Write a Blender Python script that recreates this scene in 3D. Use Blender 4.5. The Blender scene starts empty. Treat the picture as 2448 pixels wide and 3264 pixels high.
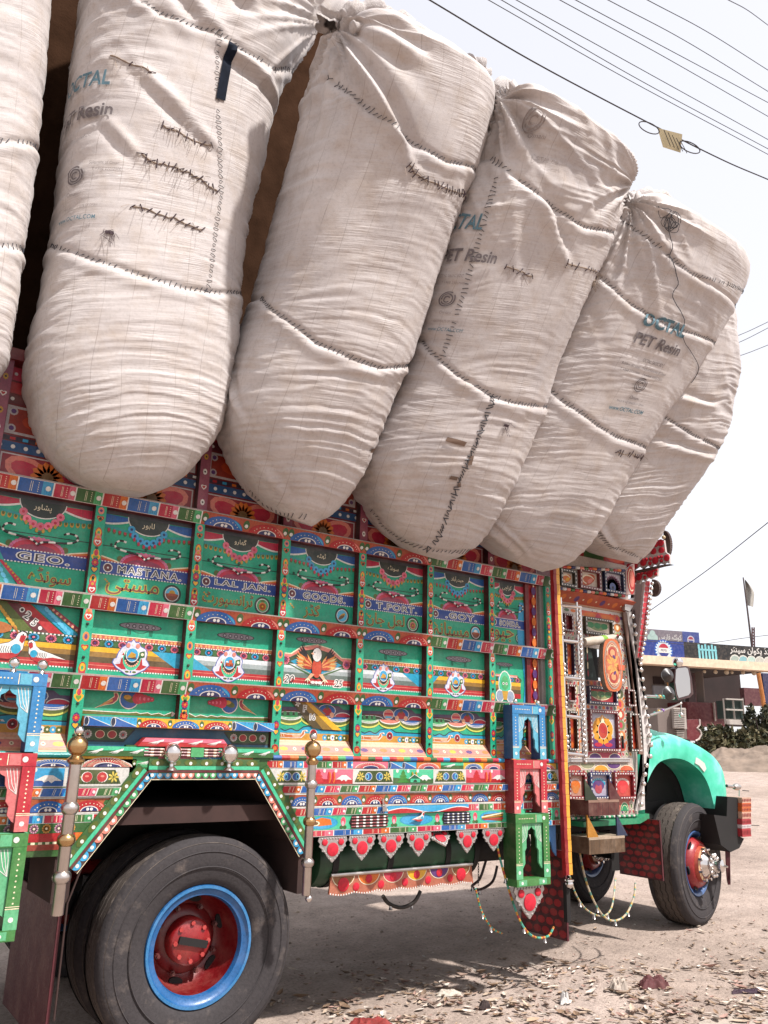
import bpy, math, random
import numpy as np
from mathutils import Vector, Matrix
random.seed(7); rng = np.random.default_rng(11)
SC = bpy.context.scene
COL = SC.collection
R = math.radians

# ------------------------------------------------------------------ camera
CAM = np.array([-1.178, -4.205, 1.534])
FPX = 2619.04; CX, CY = 1224.0, 1632.0            # focal length and centre in photograph pixels
RM = np.array([[0.8120888, -0.5830364, 0.0240900],
               [0.1774371, 0.2073959, -0.9620307],
               [0.5559027, 0.7855288, 0.2718762]])  # rows: right, down, forward
cam = bpy.data.cameras.new('camera'); cam_ob = bpy.data.objects.new('camera', cam); COL.objects.link(cam_ob)
cam.sensor_fit = 'VERTICAL'; cam.sensor_height = 36.0; cam.lens = FPX / 3264 * 36.0
cam.clip_start = 0.05; cam.clip_end = 2000
_m = Matrix.Identity(4)
for _i in range(3):
    _m[_i][0] = RM[0][_i]; _m[_i][1] = -RM[1][_i]; _m[_i][2] = -RM[2][_i]; _m[_i][3] = CAM[_i]
cam_ob.matrix_world = _m
SC.camera = cam_ob

# ------------------------------------------------------------------ light
SUN_DIR = Vector((-0.46, 1.0, -1.58)).normalized()     # the way the light travels
SUN_EL = math.asin(-SUN_DIR.z)
w = bpy.data.worlds.new('World'); SC.world = w; w.use_nodes = True
nt = w.node_tree; nt.nodes.clear()
wo = nt.nodes.new('ShaderNodeOutputWorld'); bg = nt.nodes.new('ShaderNodeBackground')
sky = nt.nodes.new('ShaderNodeTexSky'); sky.sky_type = 'NISHITA'; sky.sun_disc = False
sky.sun_elevation = SUN_EL
sky.sun_rotation = math.atan2(-SUN_DIR.x, -SUN_DIR.y)
sky.air_density = 1.0; sky.dust_density = 1.6; sky.ozone_density = 1.0; sky.altitude = 0
hs = nt.nodes.new('ShaderNodeHueSaturation'); hs.inputs['Saturation'].default_value = 0.42
nt.links.new(sky.outputs[0], hs.inputs['Color'])
bg.inputs[1].default_value = 0.15
gm = nt.nodes.new('ShaderNodeGamma'); gm.inputs[1].default_value = 0.3      # thick dust haze evens the sky out
mu = nt.nodes.new('ShaderNodeVectorMath'); mu.operation = 'MULTIPLY'; mu.inputs[1].default_value = (2.02, 1.99, 2.05)
nt.links.new(hs.outputs[0], gm.inputs[0]); nt.links.new(gm.outputs[0], mu.inputs[0]); nt.links.new(mu.outputs[0], bg.inputs[0]); nt.links.new(bg.outputs[0], wo.inputs[0])
sun = bpy.data.lights.new('sun', 'SUN'); sun.energy = 3.1; sun.angle = R(2.2); sun.color = (1.0, 0.965, 0.925)
sun_ob = bpy.data.objects.new('sun', sun); COL.objects.link(sun_ob)
sun_ob.rotation_euler = SUN_DIR.to_track_quat('-Z', 'Y').to_euler(); sun_ob.location = (6, -12, 15)
SC.view_settings.view_transform = 'Standard'; SC.view_settings.look = 'None'
SC.view_settings.gamma = 1.0; SC.view_settings.use_curve_mapping = False
SC.view_settings.exposure = 1.27
SC.cycles.max_bounces = 6
SC.cycles.use_denoising = True

# ------------------------------------------------------------------ pixel helpers (photograph pixels -> place)
def _ray(px, py):
    return RM.T @ np.array([(px - CX) / FPX, (py - CY) / FPX, 1.0])
def W(px, py, Y=0.0):
    d = _ray(px, py); return CAM + (Y - CAM[1]) / d[1] * d
def WG(px, py, Z=0.0):
    d = _ray(px, py); return CAM + (Z - CAM[2]) / d[2] * d
def WX(px, py, X):
    d = _ray(px, py); return CAM + (X - CAM[0]) / d[0] * d
def WD(px, py, dist):
    d = _ray(px, py); return CAM + d * dist
def WP(px, py, P0, n):
    d = _ray(px, py); n = np.asarray(n, float); t = np.dot(np.asarray(P0) - CAM, n) / np.dot(d, n); return CAM + d * t

# ------------------------------------------------------------------ colour
def lin(h):
    if not isinstance(h, str): return tuple(h)
    h = h.lstrip('#'); v = [int(h[i:i + 2], 16) / 255 for i in (0, 2, 4)]
    return tuple(x / 12.92 if x <= .04045 else ((x + .055) / 1.055) ** 2.4 for x in v)
K = dict(white='#dcd8d2', cream='#e6d9b8', green='#079c77', dgreen='#2f5a26', lgreen='#3f9a5e', mint='#3fb488', olive='#4d5c17',
         red='#a8141c', dred='#6c0f16', pink='#d4667c', salmon='#d47a6a', maroon='#5a1420', crimson='#b4183c',
         blue='#12549a', lblue='#2f97c4', navy='#16265c', cyan='#0f92b4', teal='#0c8f8a', sky='#58b4d4',
         orange='#d06a1a', yellow='#dca318', gold='#b98a22', brown='#6a4a1c', purple='#532a6a', black='#0c0a0c', grey='#7d8084', peach='#dca07e')

def jit(c, a=.12):
    c = lin(K.get(c, c)) if isinstance(c, str) else c; f = 1 + random.uniform(-a, a); return tuple(min(1, x * f) for x in c)
# ------------------------------------------------------------------ materials
MATS = {}
def nodes_of(name):
    m = bpy.data.materials.new(name); m.use_nodes = True; MATS[name] = m
    t = m.node_tree; p = t.nodes['Principled BSDF']; return m, t, p
def nn(t, kind, **kw):
    n = t.nodes.new(kind)
    for k, v in kw.items(): setattr(n, k, v)
    return n
def noise(t, scale, detail=4, rough=.55, vec=None):
    n = nn(t, 'ShaderNodeTexNoise'); n.inputs['Scale'].default_value = scale; n.inputs['Detail'].default_value = detail
    n.inputs['Roughness'].default_value = rough
    if vec is not None: t.links.new(vec, n.inputs['Vector'])
    return n
def ramp(t, fac, stops):
    r = nn(t, 'ShaderNodeValToRGB'); el = r.color_ramp.elements
    while len(el) < len(stops): el.new(0.5)
    for e, (p, c) in zip(el, stops):
        e.position = p; e.color = (*lin(c), 1) if not isinstance(c, (int, float)) else (c, c, c, 1)
    t.links.new(fac, r.inputs[0]); return r
def mix(t, mode, fac, a, b):
    n = nn(t, 'ShaderNodeMix', data_type='RGBA', blend_type=mode)
    for sock, v in ((n.inputs[0], fac), (n.inputs[6], a), (n.inputs[7], b)):
        if hasattr(v, 'is_linked'): t.links.new(v, sock)
        elif isinstance(v, (int, float)): sock.default_value = v if sock == n.inputs[0] else (v, v, v, 1)
        else: sock.default_value = (*lin(v), 1)
    return n.outputs[2]
def bump(t, p, h, strength=.3, dist=.01):
    b = nn(t, 'ShaderNodeBump'); b.inputs['Strength'].default_value = strength; b.inputs['Distance'].default_value = dist
    t.links.new(h, b.inputs['Height']); t.links.new(b.outputs[0], p.inputs['Normal']); return b
def simple(name, col, rough=.5, metal=0., var=.15, vscale=6., bmp=0., bscale=40., spec=.5):
    m, t, p = nodes_of(name); tc = nn(t, 'ShaderNodeTexCoord')
    n = noise(t, vscale, 5, .6, tc.outputs['Object'])
    c = lin(col); lo = tuple(x * (1 - var) for x in c); hi = tuple(min(1, x * (1 + var)) for x in c)
    r = ramp(t, n.outputs[0], [(.3, lo), (.7, hi)])
    t.links.new(r.outputs[0], p.inputs['Base Color'])
    p.inputs['Roughness'].default_value = rough; p.inputs['Metallic'].default_value = metal
    p.inputs['Specular IOR Level'].default_value = spec
    if bmp:
        n2 = noise(t, bscale, 4, .6, tc.outputs['Object']); bump(t, p, n2.outputs[0], bmp, .01)
    return m
def painted(name, rough=.42, dust=.12, coat=0.):
    m, t, p = nodes_of(name); tc = nn(t, 'ShaderNodeTexCoord')
    a = nn(t, 'ShaderNodeAttribute', attribute_name='Col')
    n = noise(t, 9, 6, .65, tc.outputs['Object']); n2 = noise(t, 90, 3, .6, tc.outputs['Object'])
    v = ramp(t, n.outputs[0], [(.25, .70), (.75, 1.0)])
    c = mix(t, 'MULTIPLY', 1.0, a.outputs['Color'], v.outputs[0])
    v2 = ramp(t, n2.outputs[0], [(.33, .78), (.58, 1.0)])
    c = mix(t, 'MULTIPLY', 1.0, c, v2.outputs[0])
    d = ramp(t, n.outputs[0], [(.45, 0.0), (.8, dust)])
    c = mix(t, 'MIX', d.outputs[0], c, '#9a8877')
    t.links.new(c, p.inputs['Base Color'])
    rr = ramp(t, n2.outputs[0], [(.3, rough - .08), (.7, rough + .12)]); t.links.new(rr.outputs[0], p.inputs['Roughness'])
    p.inputs['Coat Weight'].default_value = coat
    n3 = noise(t, 160, 2, .5, tc.outputs['Object']); bump(t, p, n3.outputs[0], .12, .004)
    return m
painted('paint', .46, .2); painted('enamel', .34, .16, .12); painted('dusty', .75, .35)

# ------------------------------------------------------------------ mesh builder
class MB:
    def __init__(s): s.v = []; s.f = []; s.c = []; s.sm = []; s.uv = None
    def add(s, verts, faces, col='#808080', smooth=False):
        o = len(s.v); s.v.extend([tuple(map(float, q)) for q in verts]); c = lin(K.get(col, col)) if isinstance(col, str) else col
        for f in faces: s.f.append([i + o for i in f]); s.c.append(c); s.sm.append(smooth)
        return s
    def box(s, x0, x1, y0, y1, z0, z1, col='#808080', fcols=None):
        v = [(x0, y0, z0), (x1, y0, z0), (x1, y1, z0), (x0, y1, z0), (x0, y0, z1), (x1, y0, z1), (x1, y1, z1), (x0, y1, z1)]
        fs = [(0, 1, 5, 4), (1, 2, 6, 5), (2, 3, 7, 6), (3, 0, 4, 7), (4, 5, 6, 7), (3, 2, 1, 0)]   # front,right,back,left,top,bottom
        if not fcols: return s.add(v, fs, col)
        o = len(s.v); s.v.extend(v)
        for f, c in zip(fs, fcols):
            s.f.append([i + o for i in f]); s.c.append(lin(K.get(c or col, c or col))); s.sm.append(False)
        return s
    def obox(s, o, u, v, n, col='#808080'):   # oriented box from corner with edge vectors
        o, u, v, n = map(np.asarray, (o, u, v, n))
        vs = [o, o + u, o + u + v, o + v, o + n, o + u + n, o + u + v + n, o + v + n]
        return s.add(vs, [(0, 1, 2, 3), (4, 7, 6, 5), (0, 4, 5, 1), (1, 5, 6, 2), (2, 6, 7, 3), (3, 7, 4, 0)], col)
    def prism(s, pts, d, col='#808080', side=None):   # planar polygon (3D pts) extruded along vector d
        n = len(pts); a = [np.asarray(q, float) for q in pts]; d = np.asarray(d, float); b = [q + d for q in a]
        s.add(a + b, [list(range(n)), list(range(2 * n - 1, n - 1, -1))], col)
        s.add(a + b, [(i, i + n, (i + 1) % n + n, (i + 1) % n) for i in range(n)], side or col); return s
    def tube(s, path, r, n=8, col='#808080', closed=False, cap=True, cols=None):
        P = [np.asarray(q, float) for q in path]; m = len(P); rr = r if hasattr(r, '__len__') else [r] * m
        prev = None; rings = []
        for i in range(m):
            a = P[(i - 1) % m] if (closed or i > 0) else P[0]; b = P[(i + 1) % m] if (closed or i < m - 1) else P[-1]
            t = b - a; t = t / (np.linalg.norm(t) + 1e-12)
            if prev is None:
                u = np.cross(t, (0, 0, 1.)); u = u if np.linalg.norm(u) > 1e-3 else np.cross(t, (1., 0, 0))
            else: u = prev - t * np.dot(prev, t)
            u = u / (np.linalg.norm(u) + 1e-12); v = np.cross(t, u); prev = u
            rings.append([P[i] + rr[i] * (math.cos(2 * math.pi * k / n) * u + math.sin(2 * math.pi * k / n) * v) for k in range(n)])
        vs = [q for g in rings for q in g]; mm = m if closed else m - 1
        for i in range(mm):
            j = (i + 1) % m; fs = [(i * n + k, i * n + (k + 1) % n, j * n + (k + 1) % n, j * n + k) for k in range(n)]
            if i == 0: o = len(s.v); s.v.extend([tuple(map(float, q)) for q in vs])
            c = lin(K.get(cols[i % len(cols)], cols[i % len(cols)])) if cols else lin(K.get(col, col)) if isinstance(col, str) else col
            for f in fs: s.f.append([q + o for q in f]); s.c.append(c); s.sm.append(True)
        if cap and not closed:
            c = lin(K.get(col, col)) if isinstance(col, str) else col
            for f in (list(range(n - 1, -1, -1)), [(m - 1) * n + k for k in range(n)]): s.f.append([q + o for q in f]); s.c.append(c); s.sm.append(False)
        return s
    def lathe(s, prof, center, axis=(0, 0, 1), n=20, col='#808080', cols=None):   # prof: (radius, along)
        ax = np.asarray(axis, float); ax /= np.linalg.norm(ax); c0 = np.asarray(center, float)
        u = np.cross(ax, (0, 0, 1.)); u = u if np.linalg.norm(u) > 1e-3 else np.array([1., 0, 0]); u /= np.linalg.norm(u); v = np.cross(ax, u)
        vs = []
        for (r, h) in prof:
            for k in range(n):
                a = 2 * math.pi * k / n; vs.append(c0 + ax * h + max(r, 1e-5) * (math.cos(a) * u + math.sin(a) * v))
        o = len(s.v); s.v.extend([tuple(map(float, q)) for q in vs])
        for i in range(len(prof) - 1):
            cc = cols[i] if cols else col; c = lin(K.get(cc, cc)) if isinstance(cc, str) else cc
            for k in range(n):
                s.f.append([o + i * n + k, o + i * n + (k + 1) % n, o + (i + 1) * n + (k + 1) % n, o + (i + 1) * n + k]); s.c.append(c); s.sm.append(True)
        return s
    def sphere(s, c, r, col='#808080', n=14, m=9):
        return s.lathe([(r * math.sin(math.pi * i / m), -r * math.cos(math.pi * i / m)) for i in range(m + 1)], c, (0, 0, 1), n, col)
    def mesh(s, name, mat, angle=35):
        me = bpy.data.meshes.new(name); me.from_pydata(s.v, [], s.f)
        ca = me.color_attributes.new('Col', 'FLOAT_COLOR', 'CORNER')
        cnt = np.array([len(f) for f in s.f]); cc = np.repeat(np.array(s.c, float).reshape(-1, 3), cnt, axis=0)
        ca.data.foreach_set('color', np.hstack([cc, np.ones((len(cc), 1))]).astype(np.float32).ravel())
        me.polygons.foreach_set('use_smooth', np.array(s.sm, bool))
        if any(s.sm): me.set_sharp_from_angle(angle=R(angle))
        if mat: me.materials.append(MATS[mat])
        return me
    def build(s, name, mat='paint', parent=None, angle=35):
        return link(name, s.mesh(name, mat, angle), parent)
def link(name, me, parent=None):
    o = bpy.data.objects.new(name, me); COL.objects.link(o)
    if parent is not None: setpar(o, parent)
    return o
def root_of(o):
    while o.parent: o = o.parent
    return o
def setpar(o, parent):
    o.parent = parent; o.matrix_parent_inverse = Matrix.Translation(-root_of(parent).location) if parent.parent is None else Matrix.Identity(4)
def thing(name, label, cat, loc=(0, 0, 0), group=None):
    o = bpy.data.objects.new(name, None); COL.objects.link(o); o.location = loc; o.empty_display_size = .2
    tag(o, label, cat, group); return o
def tag(o, label, cat, group=None):
    o['label'] = label; o['category'] = cat
    if group: o['group'] = group
    return o
def struct(name, me):
    o = link(name, me); o['kind'] = 'structure'; return o

# ------------------------------------------------------------------ lettering
ARB = {}
def _arb(ch, iso, dual): ARB[ch] = (iso, dual)
for ch, iso, dual in [('ا', 0xFE8D, 0), ('ب', 0xFE8F, 1), ('پ', 0xFB56, 1), ('ت', 0xFE95, 1), ('ٹ', 0xFB66, 1), ('ج', 0xFE9D, 1), ('چ', 0xFB7A, 1),
                      ('ح', 0xFEA1, 1), ('د', 0xFEA9, 0), ('ڈ', 0xFB88, 0), ('ر', 0xFEAD, 0), ('ڑ', 0xFB8C, 0), ('ز', 0xFEAF, 0), ('س', 0xFEB1, 1),
                      ('ش', 0xFEB5, 1), ('ع', 0xFEC9, 1), ('ف', 0xFED1, 1), ('ک', 0xFB8E, 1), ('گ', 0xFB92, 1), ('ل', 0xFEDD, 1), ('م', 0xFEE1, 1),
                      ('ن', 0xFEE5, 1), ('و', 0xFEED, 0), ('ہ', 0xFBA6, 1), ('ھ', 0xFBAA, 1), ('ی', 0xFBFC, 1), ('ے', 0xFBAE, 0), ('ئ', 0xFE89, 1), ('آ', 0xFE81, 0), ('ؤ', 0xFE85, 0)]:
    _arb(ch, iso, dual)
def urdu(s):
    out = []
    for i, ch in enumerate(s):
        if ch not in ARB: out.append(ch); continue
        iso, dual = ARB[ch]
        prev = i > 0 and s[i - 1] in ARB and ARB[s[i - 1]][1]
        nxt = i < len(s) - 1 and s[i + 1] in ARB and dual
        if dual: out.append(chr(iso + (3 if prev and nxt else 2 if nxt else 1 if prev else 0)))
        else: out.append(chr(iso + (1 if prev else 0)))
    return ''.join(reversed(out))
_TC = {}
def glyphs(s, offset=0.0, shear=0.0, res=3, space=1.0):
    key = (s, offset, shear, res, space)
    if key in _TC: return _TC[key]
    cu = bpy.data.curves.new('lettering_tmp', 'FONT'); cu.body = s; cu.offset = offset; cu.shear = shear; cu.resolution_u = res; cu.space_character = space; cu.fill_mode = 'FRONT'
    ob = bpy.data.objects.new('lettering_tmp', cu); COL.objects.link(ob)
    dg = bpy.context.evaluated_depsgraph_get(); dg.update()
    me = bpy.data.meshes.new_from_object(ob.evaluated_get(dg))
    v = np.array([q.co[:2] for q in me.vertices]).reshape(-1, 2); f = [list(p.vertices) for p in me.polygons]
    bpy.data.objects.remove(ob); bpy.data.curves.remove(cu); bpy.data.meshes.remove(me)
    _TC[key] = (v, f); return v, f

# ------------------------------------------------------------------ flat painting (thin layers of paint laid on a board)
class Art(MB):
    EPS = 0.00035
    def __init__(s, O, U, V, N, base=0.0012):
        super().__init__(); s.O = np.asarray(O, float); s.U = np.asarray(U, float); s.V = np.asarray(V, float); s.N = np.asarray(N, float)
        s.base = base; s.bb = []; s.warp = None
    def P(s, x, y, l):
        return s.O + s.U * x + s.V * y + s.N * (s.base + l * s.EPS)
    def layer(s, xs, ys):
        b = (min(xs), min(ys), max(xs), max(ys)); l = 0
        for (q, ql) in s.bb:
            if q[0] < b[2] and q[2] > b[0] and q[1] < b[3] and q[3] > b[1] and ql >= l: l = ql + 1
        s.bb.append((b, l)); return l
    def poly(s, pts, col, l=None):
        if l is None: l = s.layer([p[0] for p in pts], [p[1] for p in pts])
        return s.add([s.P(x, y, l) for x, y in pts], [list(range(len(pts)))], col)
    def polys(s, lst, col):          # several shapes, one layer
        xs = [p[0] for q in lst for p in q]; ys = [p[1] for q in lst for p in q]; l = s.layer(xs, ys)
        for q in lst: s.poly(q, col, l)
    def rect(s, x0, y0, x1, y1, col): return s.poly([(x0, y0), (x1, y0), (x1, y1), (x0, y1)], col)
    def ell(s, cx, cy, rx, ry, col, n=16, a0=0., a1=360., rot=0.):
        full = abs(a1 - a0) >= 359.9; k = n if full else n + 1; cr, sr = math.cos(R(rot)), math.sin(R(rot)); pts = []
        for i in range(k):
            a = R(a0 + (a1 - a0) * i / n); x, y = rx * math.cos(a), ry * math.sin(a); pts.append((cx + x * cr - y * sr, cy + x * sr + y * cr))
        return s.poly(pts, col)
    def dot(s, cx, cy, r, col, n=10): return s.ell(cx, cy, r, r, col, n)
    def line(s, pts, wd, col, closed=False):
        P = [np.asarray(p, float) for p in pts]; m = len(P); L = []; Rr = []
        for i in range(m):
            a = P[i - 1] if (i > 0 or closed) else P[i]; b = P[(i + 1) % m] if (i < m - 1 or closed) else P[i]
            t = b - a; t = t / (np.linalg.norm(t) + 1e-12); n_ = np.array([-t[1], t[0]]); L.append(P[i] + n_ * wd / 2); Rr.append(P[i] - n_ * wd / 2)
        allp = L + Rr; l = s.layer([p[0] for p in allp], [p[1] for p in allp]); k = m if closed else m - 1
        s.add([s.P(p[0], p[1], l) for p in allp], [(i, m + i, m + (i + 1) % m, (i + 1) % m) for i in range(k)], col)
    def arc(s, cx, cy, rx, ry, a0, a1, wd, col, n=14):
        s.line([(cx + rx * math.cos(R(a0 + (a1 - a0) * i / n)), cy + ry * math.sin(R(a0 + (a1 - a0) * i / n))) for i in range(n + 1)], wd, col)
    def dash(s, x0, y0, x1, y1, n, wd, col, fill=.55):
        d = np.array([x1 - x0, y1 - y0]) / n; t = d / np.linalg.norm(d); nn_ = np.array([-t[1], t[0]]) * wd / 2; lst = []
        for i in range(n):
            a = np.array([x0, y0]) + d * i; b = a + d * fill; lst.append([a - nn_, b - nn_, b + nn_, a + nn_])
        s.polys(lst, col)
    def petals(s, cx, cy, r, k, col, wd=.35, r0=0., rot=0., ry=None):
        lst = []; ry = ry or r
        for i in range(k):
            a = 2 * math.pi * i / k + R(rot); ca, sa = math.cos(a), math.sin(a); h = wd
            q = [(r0, 0), (.45, -h / 2), (.8, -h / 2), (1, 0), (.8, h / 2), (.45, h / 2)]
            lst.append([(cx + r * (x * ca - y * sa), cy + ry * (x * sa + y * ca)) for x, y in q])
        s.polys(lst, col)
    def flower(s, cx, cy, r, k, col, mid, wd=.42, ry=None):
        s.petals(cx, cy, r, k, col, wd, 0, 8, ry); s.ell(cx, cy, r * .26, (ry or r) * .26, mid, 8)
    def heart(s, cx, cy, r, col):
        pts = []
        for i in range(18):
            t = 2 * math.pi * i / 18; pts.append((cx + r * math.sin(t) ** 3, cy + r * (.82 * math.cos(t) - .3 * math.cos(2 * t) - .12 * math.cos(3 * t))))
        s.poly(pts, col)
    def leaf(s, cx, cy, L, wd, ang, col):
        ca, sa = math.cos(R(ang)), math.sin(R(ang)); q = [(0, 0), (.25, -.38), (.6, -.42), (1, 0), (.6, .42), (.25, .38)]
        s.poly([(cx + L * x * ca - wd * y * sa, cy + L * x * sa + wd * y * ca) for x, y in q], col)
    def text(s, body, cx, cy, h, col, wmax=None, out=None, outw=.04, ang=0., shear=0., bold=0., fitw=None, space=1.):
        for off, c in (([(outw, out)] if out else []) + [(bold, col)]):
            v, f = glyphs(body, off, shear, 3, space)
            if len(v) == 0: return
            if off == (outw if out else bold): 
                mn, mx = v.min(0), v.max(0); sc = h / (mx[1] - mn[1]); sx = sc
                if wmax and (mx[0] - mn[0]) * sc > wmax: sx = wmax / (mx[0] - mn[0])
                if fitw: sx = fitw / (mx[0] - mn[0])
                mid = (mn + mx) / 2
            q = (v - mid) * [sx, sc]; ca, sa = math.cos(R(ang)), math.sin(R(ang))
            q = np.stack([cx + q[:, 0] * ca - q[:, 1] * sa, cy + q[:, 0] * sa + q[:, 1] * ca], 1)
            l = s.layer(q[:, 0], q[:, 1]); s.add([s.P(x, y, l) for x, y in q], f, c)
    def finish(s, name, parent, mat='paint'): return s.build(name, mat, parent)
def side_art(x0, z0, Y, base=.0012):     # painting on a plane that faces the camera side; coordinates are metres from (x0, z0)
    return Art((x0, Y, z0), (1, 0, 0), (0, 0, 1), (0, -1, 0), base)
# ================================================================== bales
def vnoise(x, y, seed=0):
    x = np.asarray(x, float); y = np.asarray(y, float); ix = np.floor(x); iy = np.floor(y); fx = x - ix; fy = y - iy
    fx = fx * fx * (3 - 2 * fx); fy = fy * fy * (3 - 2 * fy)
    def h(a, b):
        q = np.sin(a * 127.1 + b * 311.7 + seed * 74.7) * 43758.5453; return q - np.floor(q)
    return (h(ix, iy) * (1 - fx) + h(ix + 1, iy) * fx) * (1 - fy) + (h(ix, iy + 1) * (1 - fx) + h(ix + 1, iy + 1) * fx) * fy
def fbm(x, y, seed=0, o=4):
    a = 0; s = 1; t = 0
    for i in range(o): a = a + s * vnoise(x * 2 ** i, y * 2 ** i, seed + i * 13); t += s; s *= .5
    return a / t
def ridge(n): return 1 - np.abs(2 * n - 1)

def bag_material():
    m, t, p = nodes_of('woven_bag'); uv = nn(t, 'ShaderNodeUVMap', uv_map='UV'); tc = nn(t, 'ShaderNodeTexCoord')
    big = noise(t, 1.6, 5, .6, tc.outputs['Object']); mid = noise(t, 7, 5, .65, tc.outputs['Object']); fine = noise(t, 60, 3, .6, tc.outputs['Object'])
    c = ramp(t, big.outputs[0], [(.3, '#a09896'), (.5, '#b0a8a5'), (.72, '#beb7b4')]).outputs[0]
    st = ramp(t, mid.outputs[0], [(.46, 0.0), (.75, .45)])
    c = mix(t, 'MIX', st.outputs[0], c, '#97836f')
    spk = ramp(t, fine.outputs[0], [(.3, .88), (.5, 1.0)]); c = mix(t, 'MULTIPLY', 1.0, c, spk.outputs[0])
    # woven tape edges running down the cloth
    sep = nn(t, 'ShaderNodeSeparateXYZ'); t.links.new(uv.outputs[0], sep.inputs[0])
    nw = noise(t, 2.2, 2, .5, uv.outputs[0])
    ad = nn(t, 'ShaderNodeMath', operation='MULTIPLY_ADD'); t.links.new(nw.outputs[0], ad.inputs[0]); ad.inputs[1].default_value = .05; t.links.new(sep.outputs[0], ad.inputs[2])
    mu = nn(t, 'ShaderNodeMath', operation='MULTIPLY'); t.links.new(ad.outputs[0], mu.inputs[0]); mu.inputs[1].default_value = 7.3
    fr = nn(t, 'ShaderNodeMath', operation='FRACT'); t.links.new(mu.outputs[0], fr.inputs[0])
    ln = ramp(t, fr.outputs[0], [(.0, 1.0), (.018, 1.0), (.03, 0.0), (1, 0.0)])
    bk = noise(t, 5, 3, .6, uv.outputs[0]); bkr = ramp(t, bk.outputs[0], [(.35, 0.05), (.6, .5)])
    lf = mix(t, 'MULTIPLY', 1.0, ln.outputs[0], bkr.outputs[0]); c = mix(t, 'MIX', lf, c, '#6f6258')
    t.links.new(c, p.inputs['Base Color']); p.inputs['Roughness'].default_value = .62; p.inputs['Specular IOR Level'].default_value = .35
    p.inputs['Sheen Weight'].default_value = .08
    mp = nn(t, 'ShaderNodeMapping'); mp.inputs['Scale'].default_value = (2.2, 34, 1); t.links.new(uv.outputs[0], mp.inputs[0])
    wr = noise(t, 1.4, 4, .6, mp.outputs[0]); wv = noise(t, 420, 2, .5, uv.outputs[0])
    mm = noise(t, 2.4, 2, .5, uv.outputs[0]); mk = ramp(t, mm.outputs[0], [(.4, .1), (.65, 1.0)])
    hh = mix(t, 'MULTIPLY', 1.0, wr.outputs[0], mk.outputs[0]); h2 = mix(t, 'ADD', .12, hh, wv.outputs[0])
    bump(t, p, h2, .55, .016)
bag_material()
simple('print_ink', '#5f5758', .8, 0, .25, 30); simple('print_ink_blue', '#4d6974', .8, 0, .25, 30); simple('print_ink_faint', '#857a76', .8, 0, .2, 30)
simple('thread', '#2a2c34', .7); simple('thread_brown', '#3c2a30', .8); simple('brown_tape', '#5f4a3c', .45, 0, .15); simple('black_strap', '#161b26', .9, 0, .3, 20, 0, 0, .1)
simple('straw_fibre', '#8a7a6d', .9); simple('gap_shade', '#38271d', .95, 0, .3, 5, .3, 60, .0)  # last one: matt dark brown painted as shade behind the bale gaps

DS = 2448 / 1659.0
def crom(P, N):
    P = np.asarray(P, float); m = len(P); t = np.linspace(0, m - 1, N); i = np.clip(np.floor(t).astype(int), 0, m - 2); f = (t - i)[:, None]
    g = lambda k: P[np.clip(k, 0, m - 1)]
    p0, p1, p2, p3 = g(i - 1), g(i), g(i + 1), g(i + 2)
    return .5 * ((2 * p1) + (-p0 + p2) * f + (2 * p0 - 5 * p1 + 4 * p2 - p3) * f * f + (-p0 + 3 * p1 - 3 * p2 + p3) * f ** 3)

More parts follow.
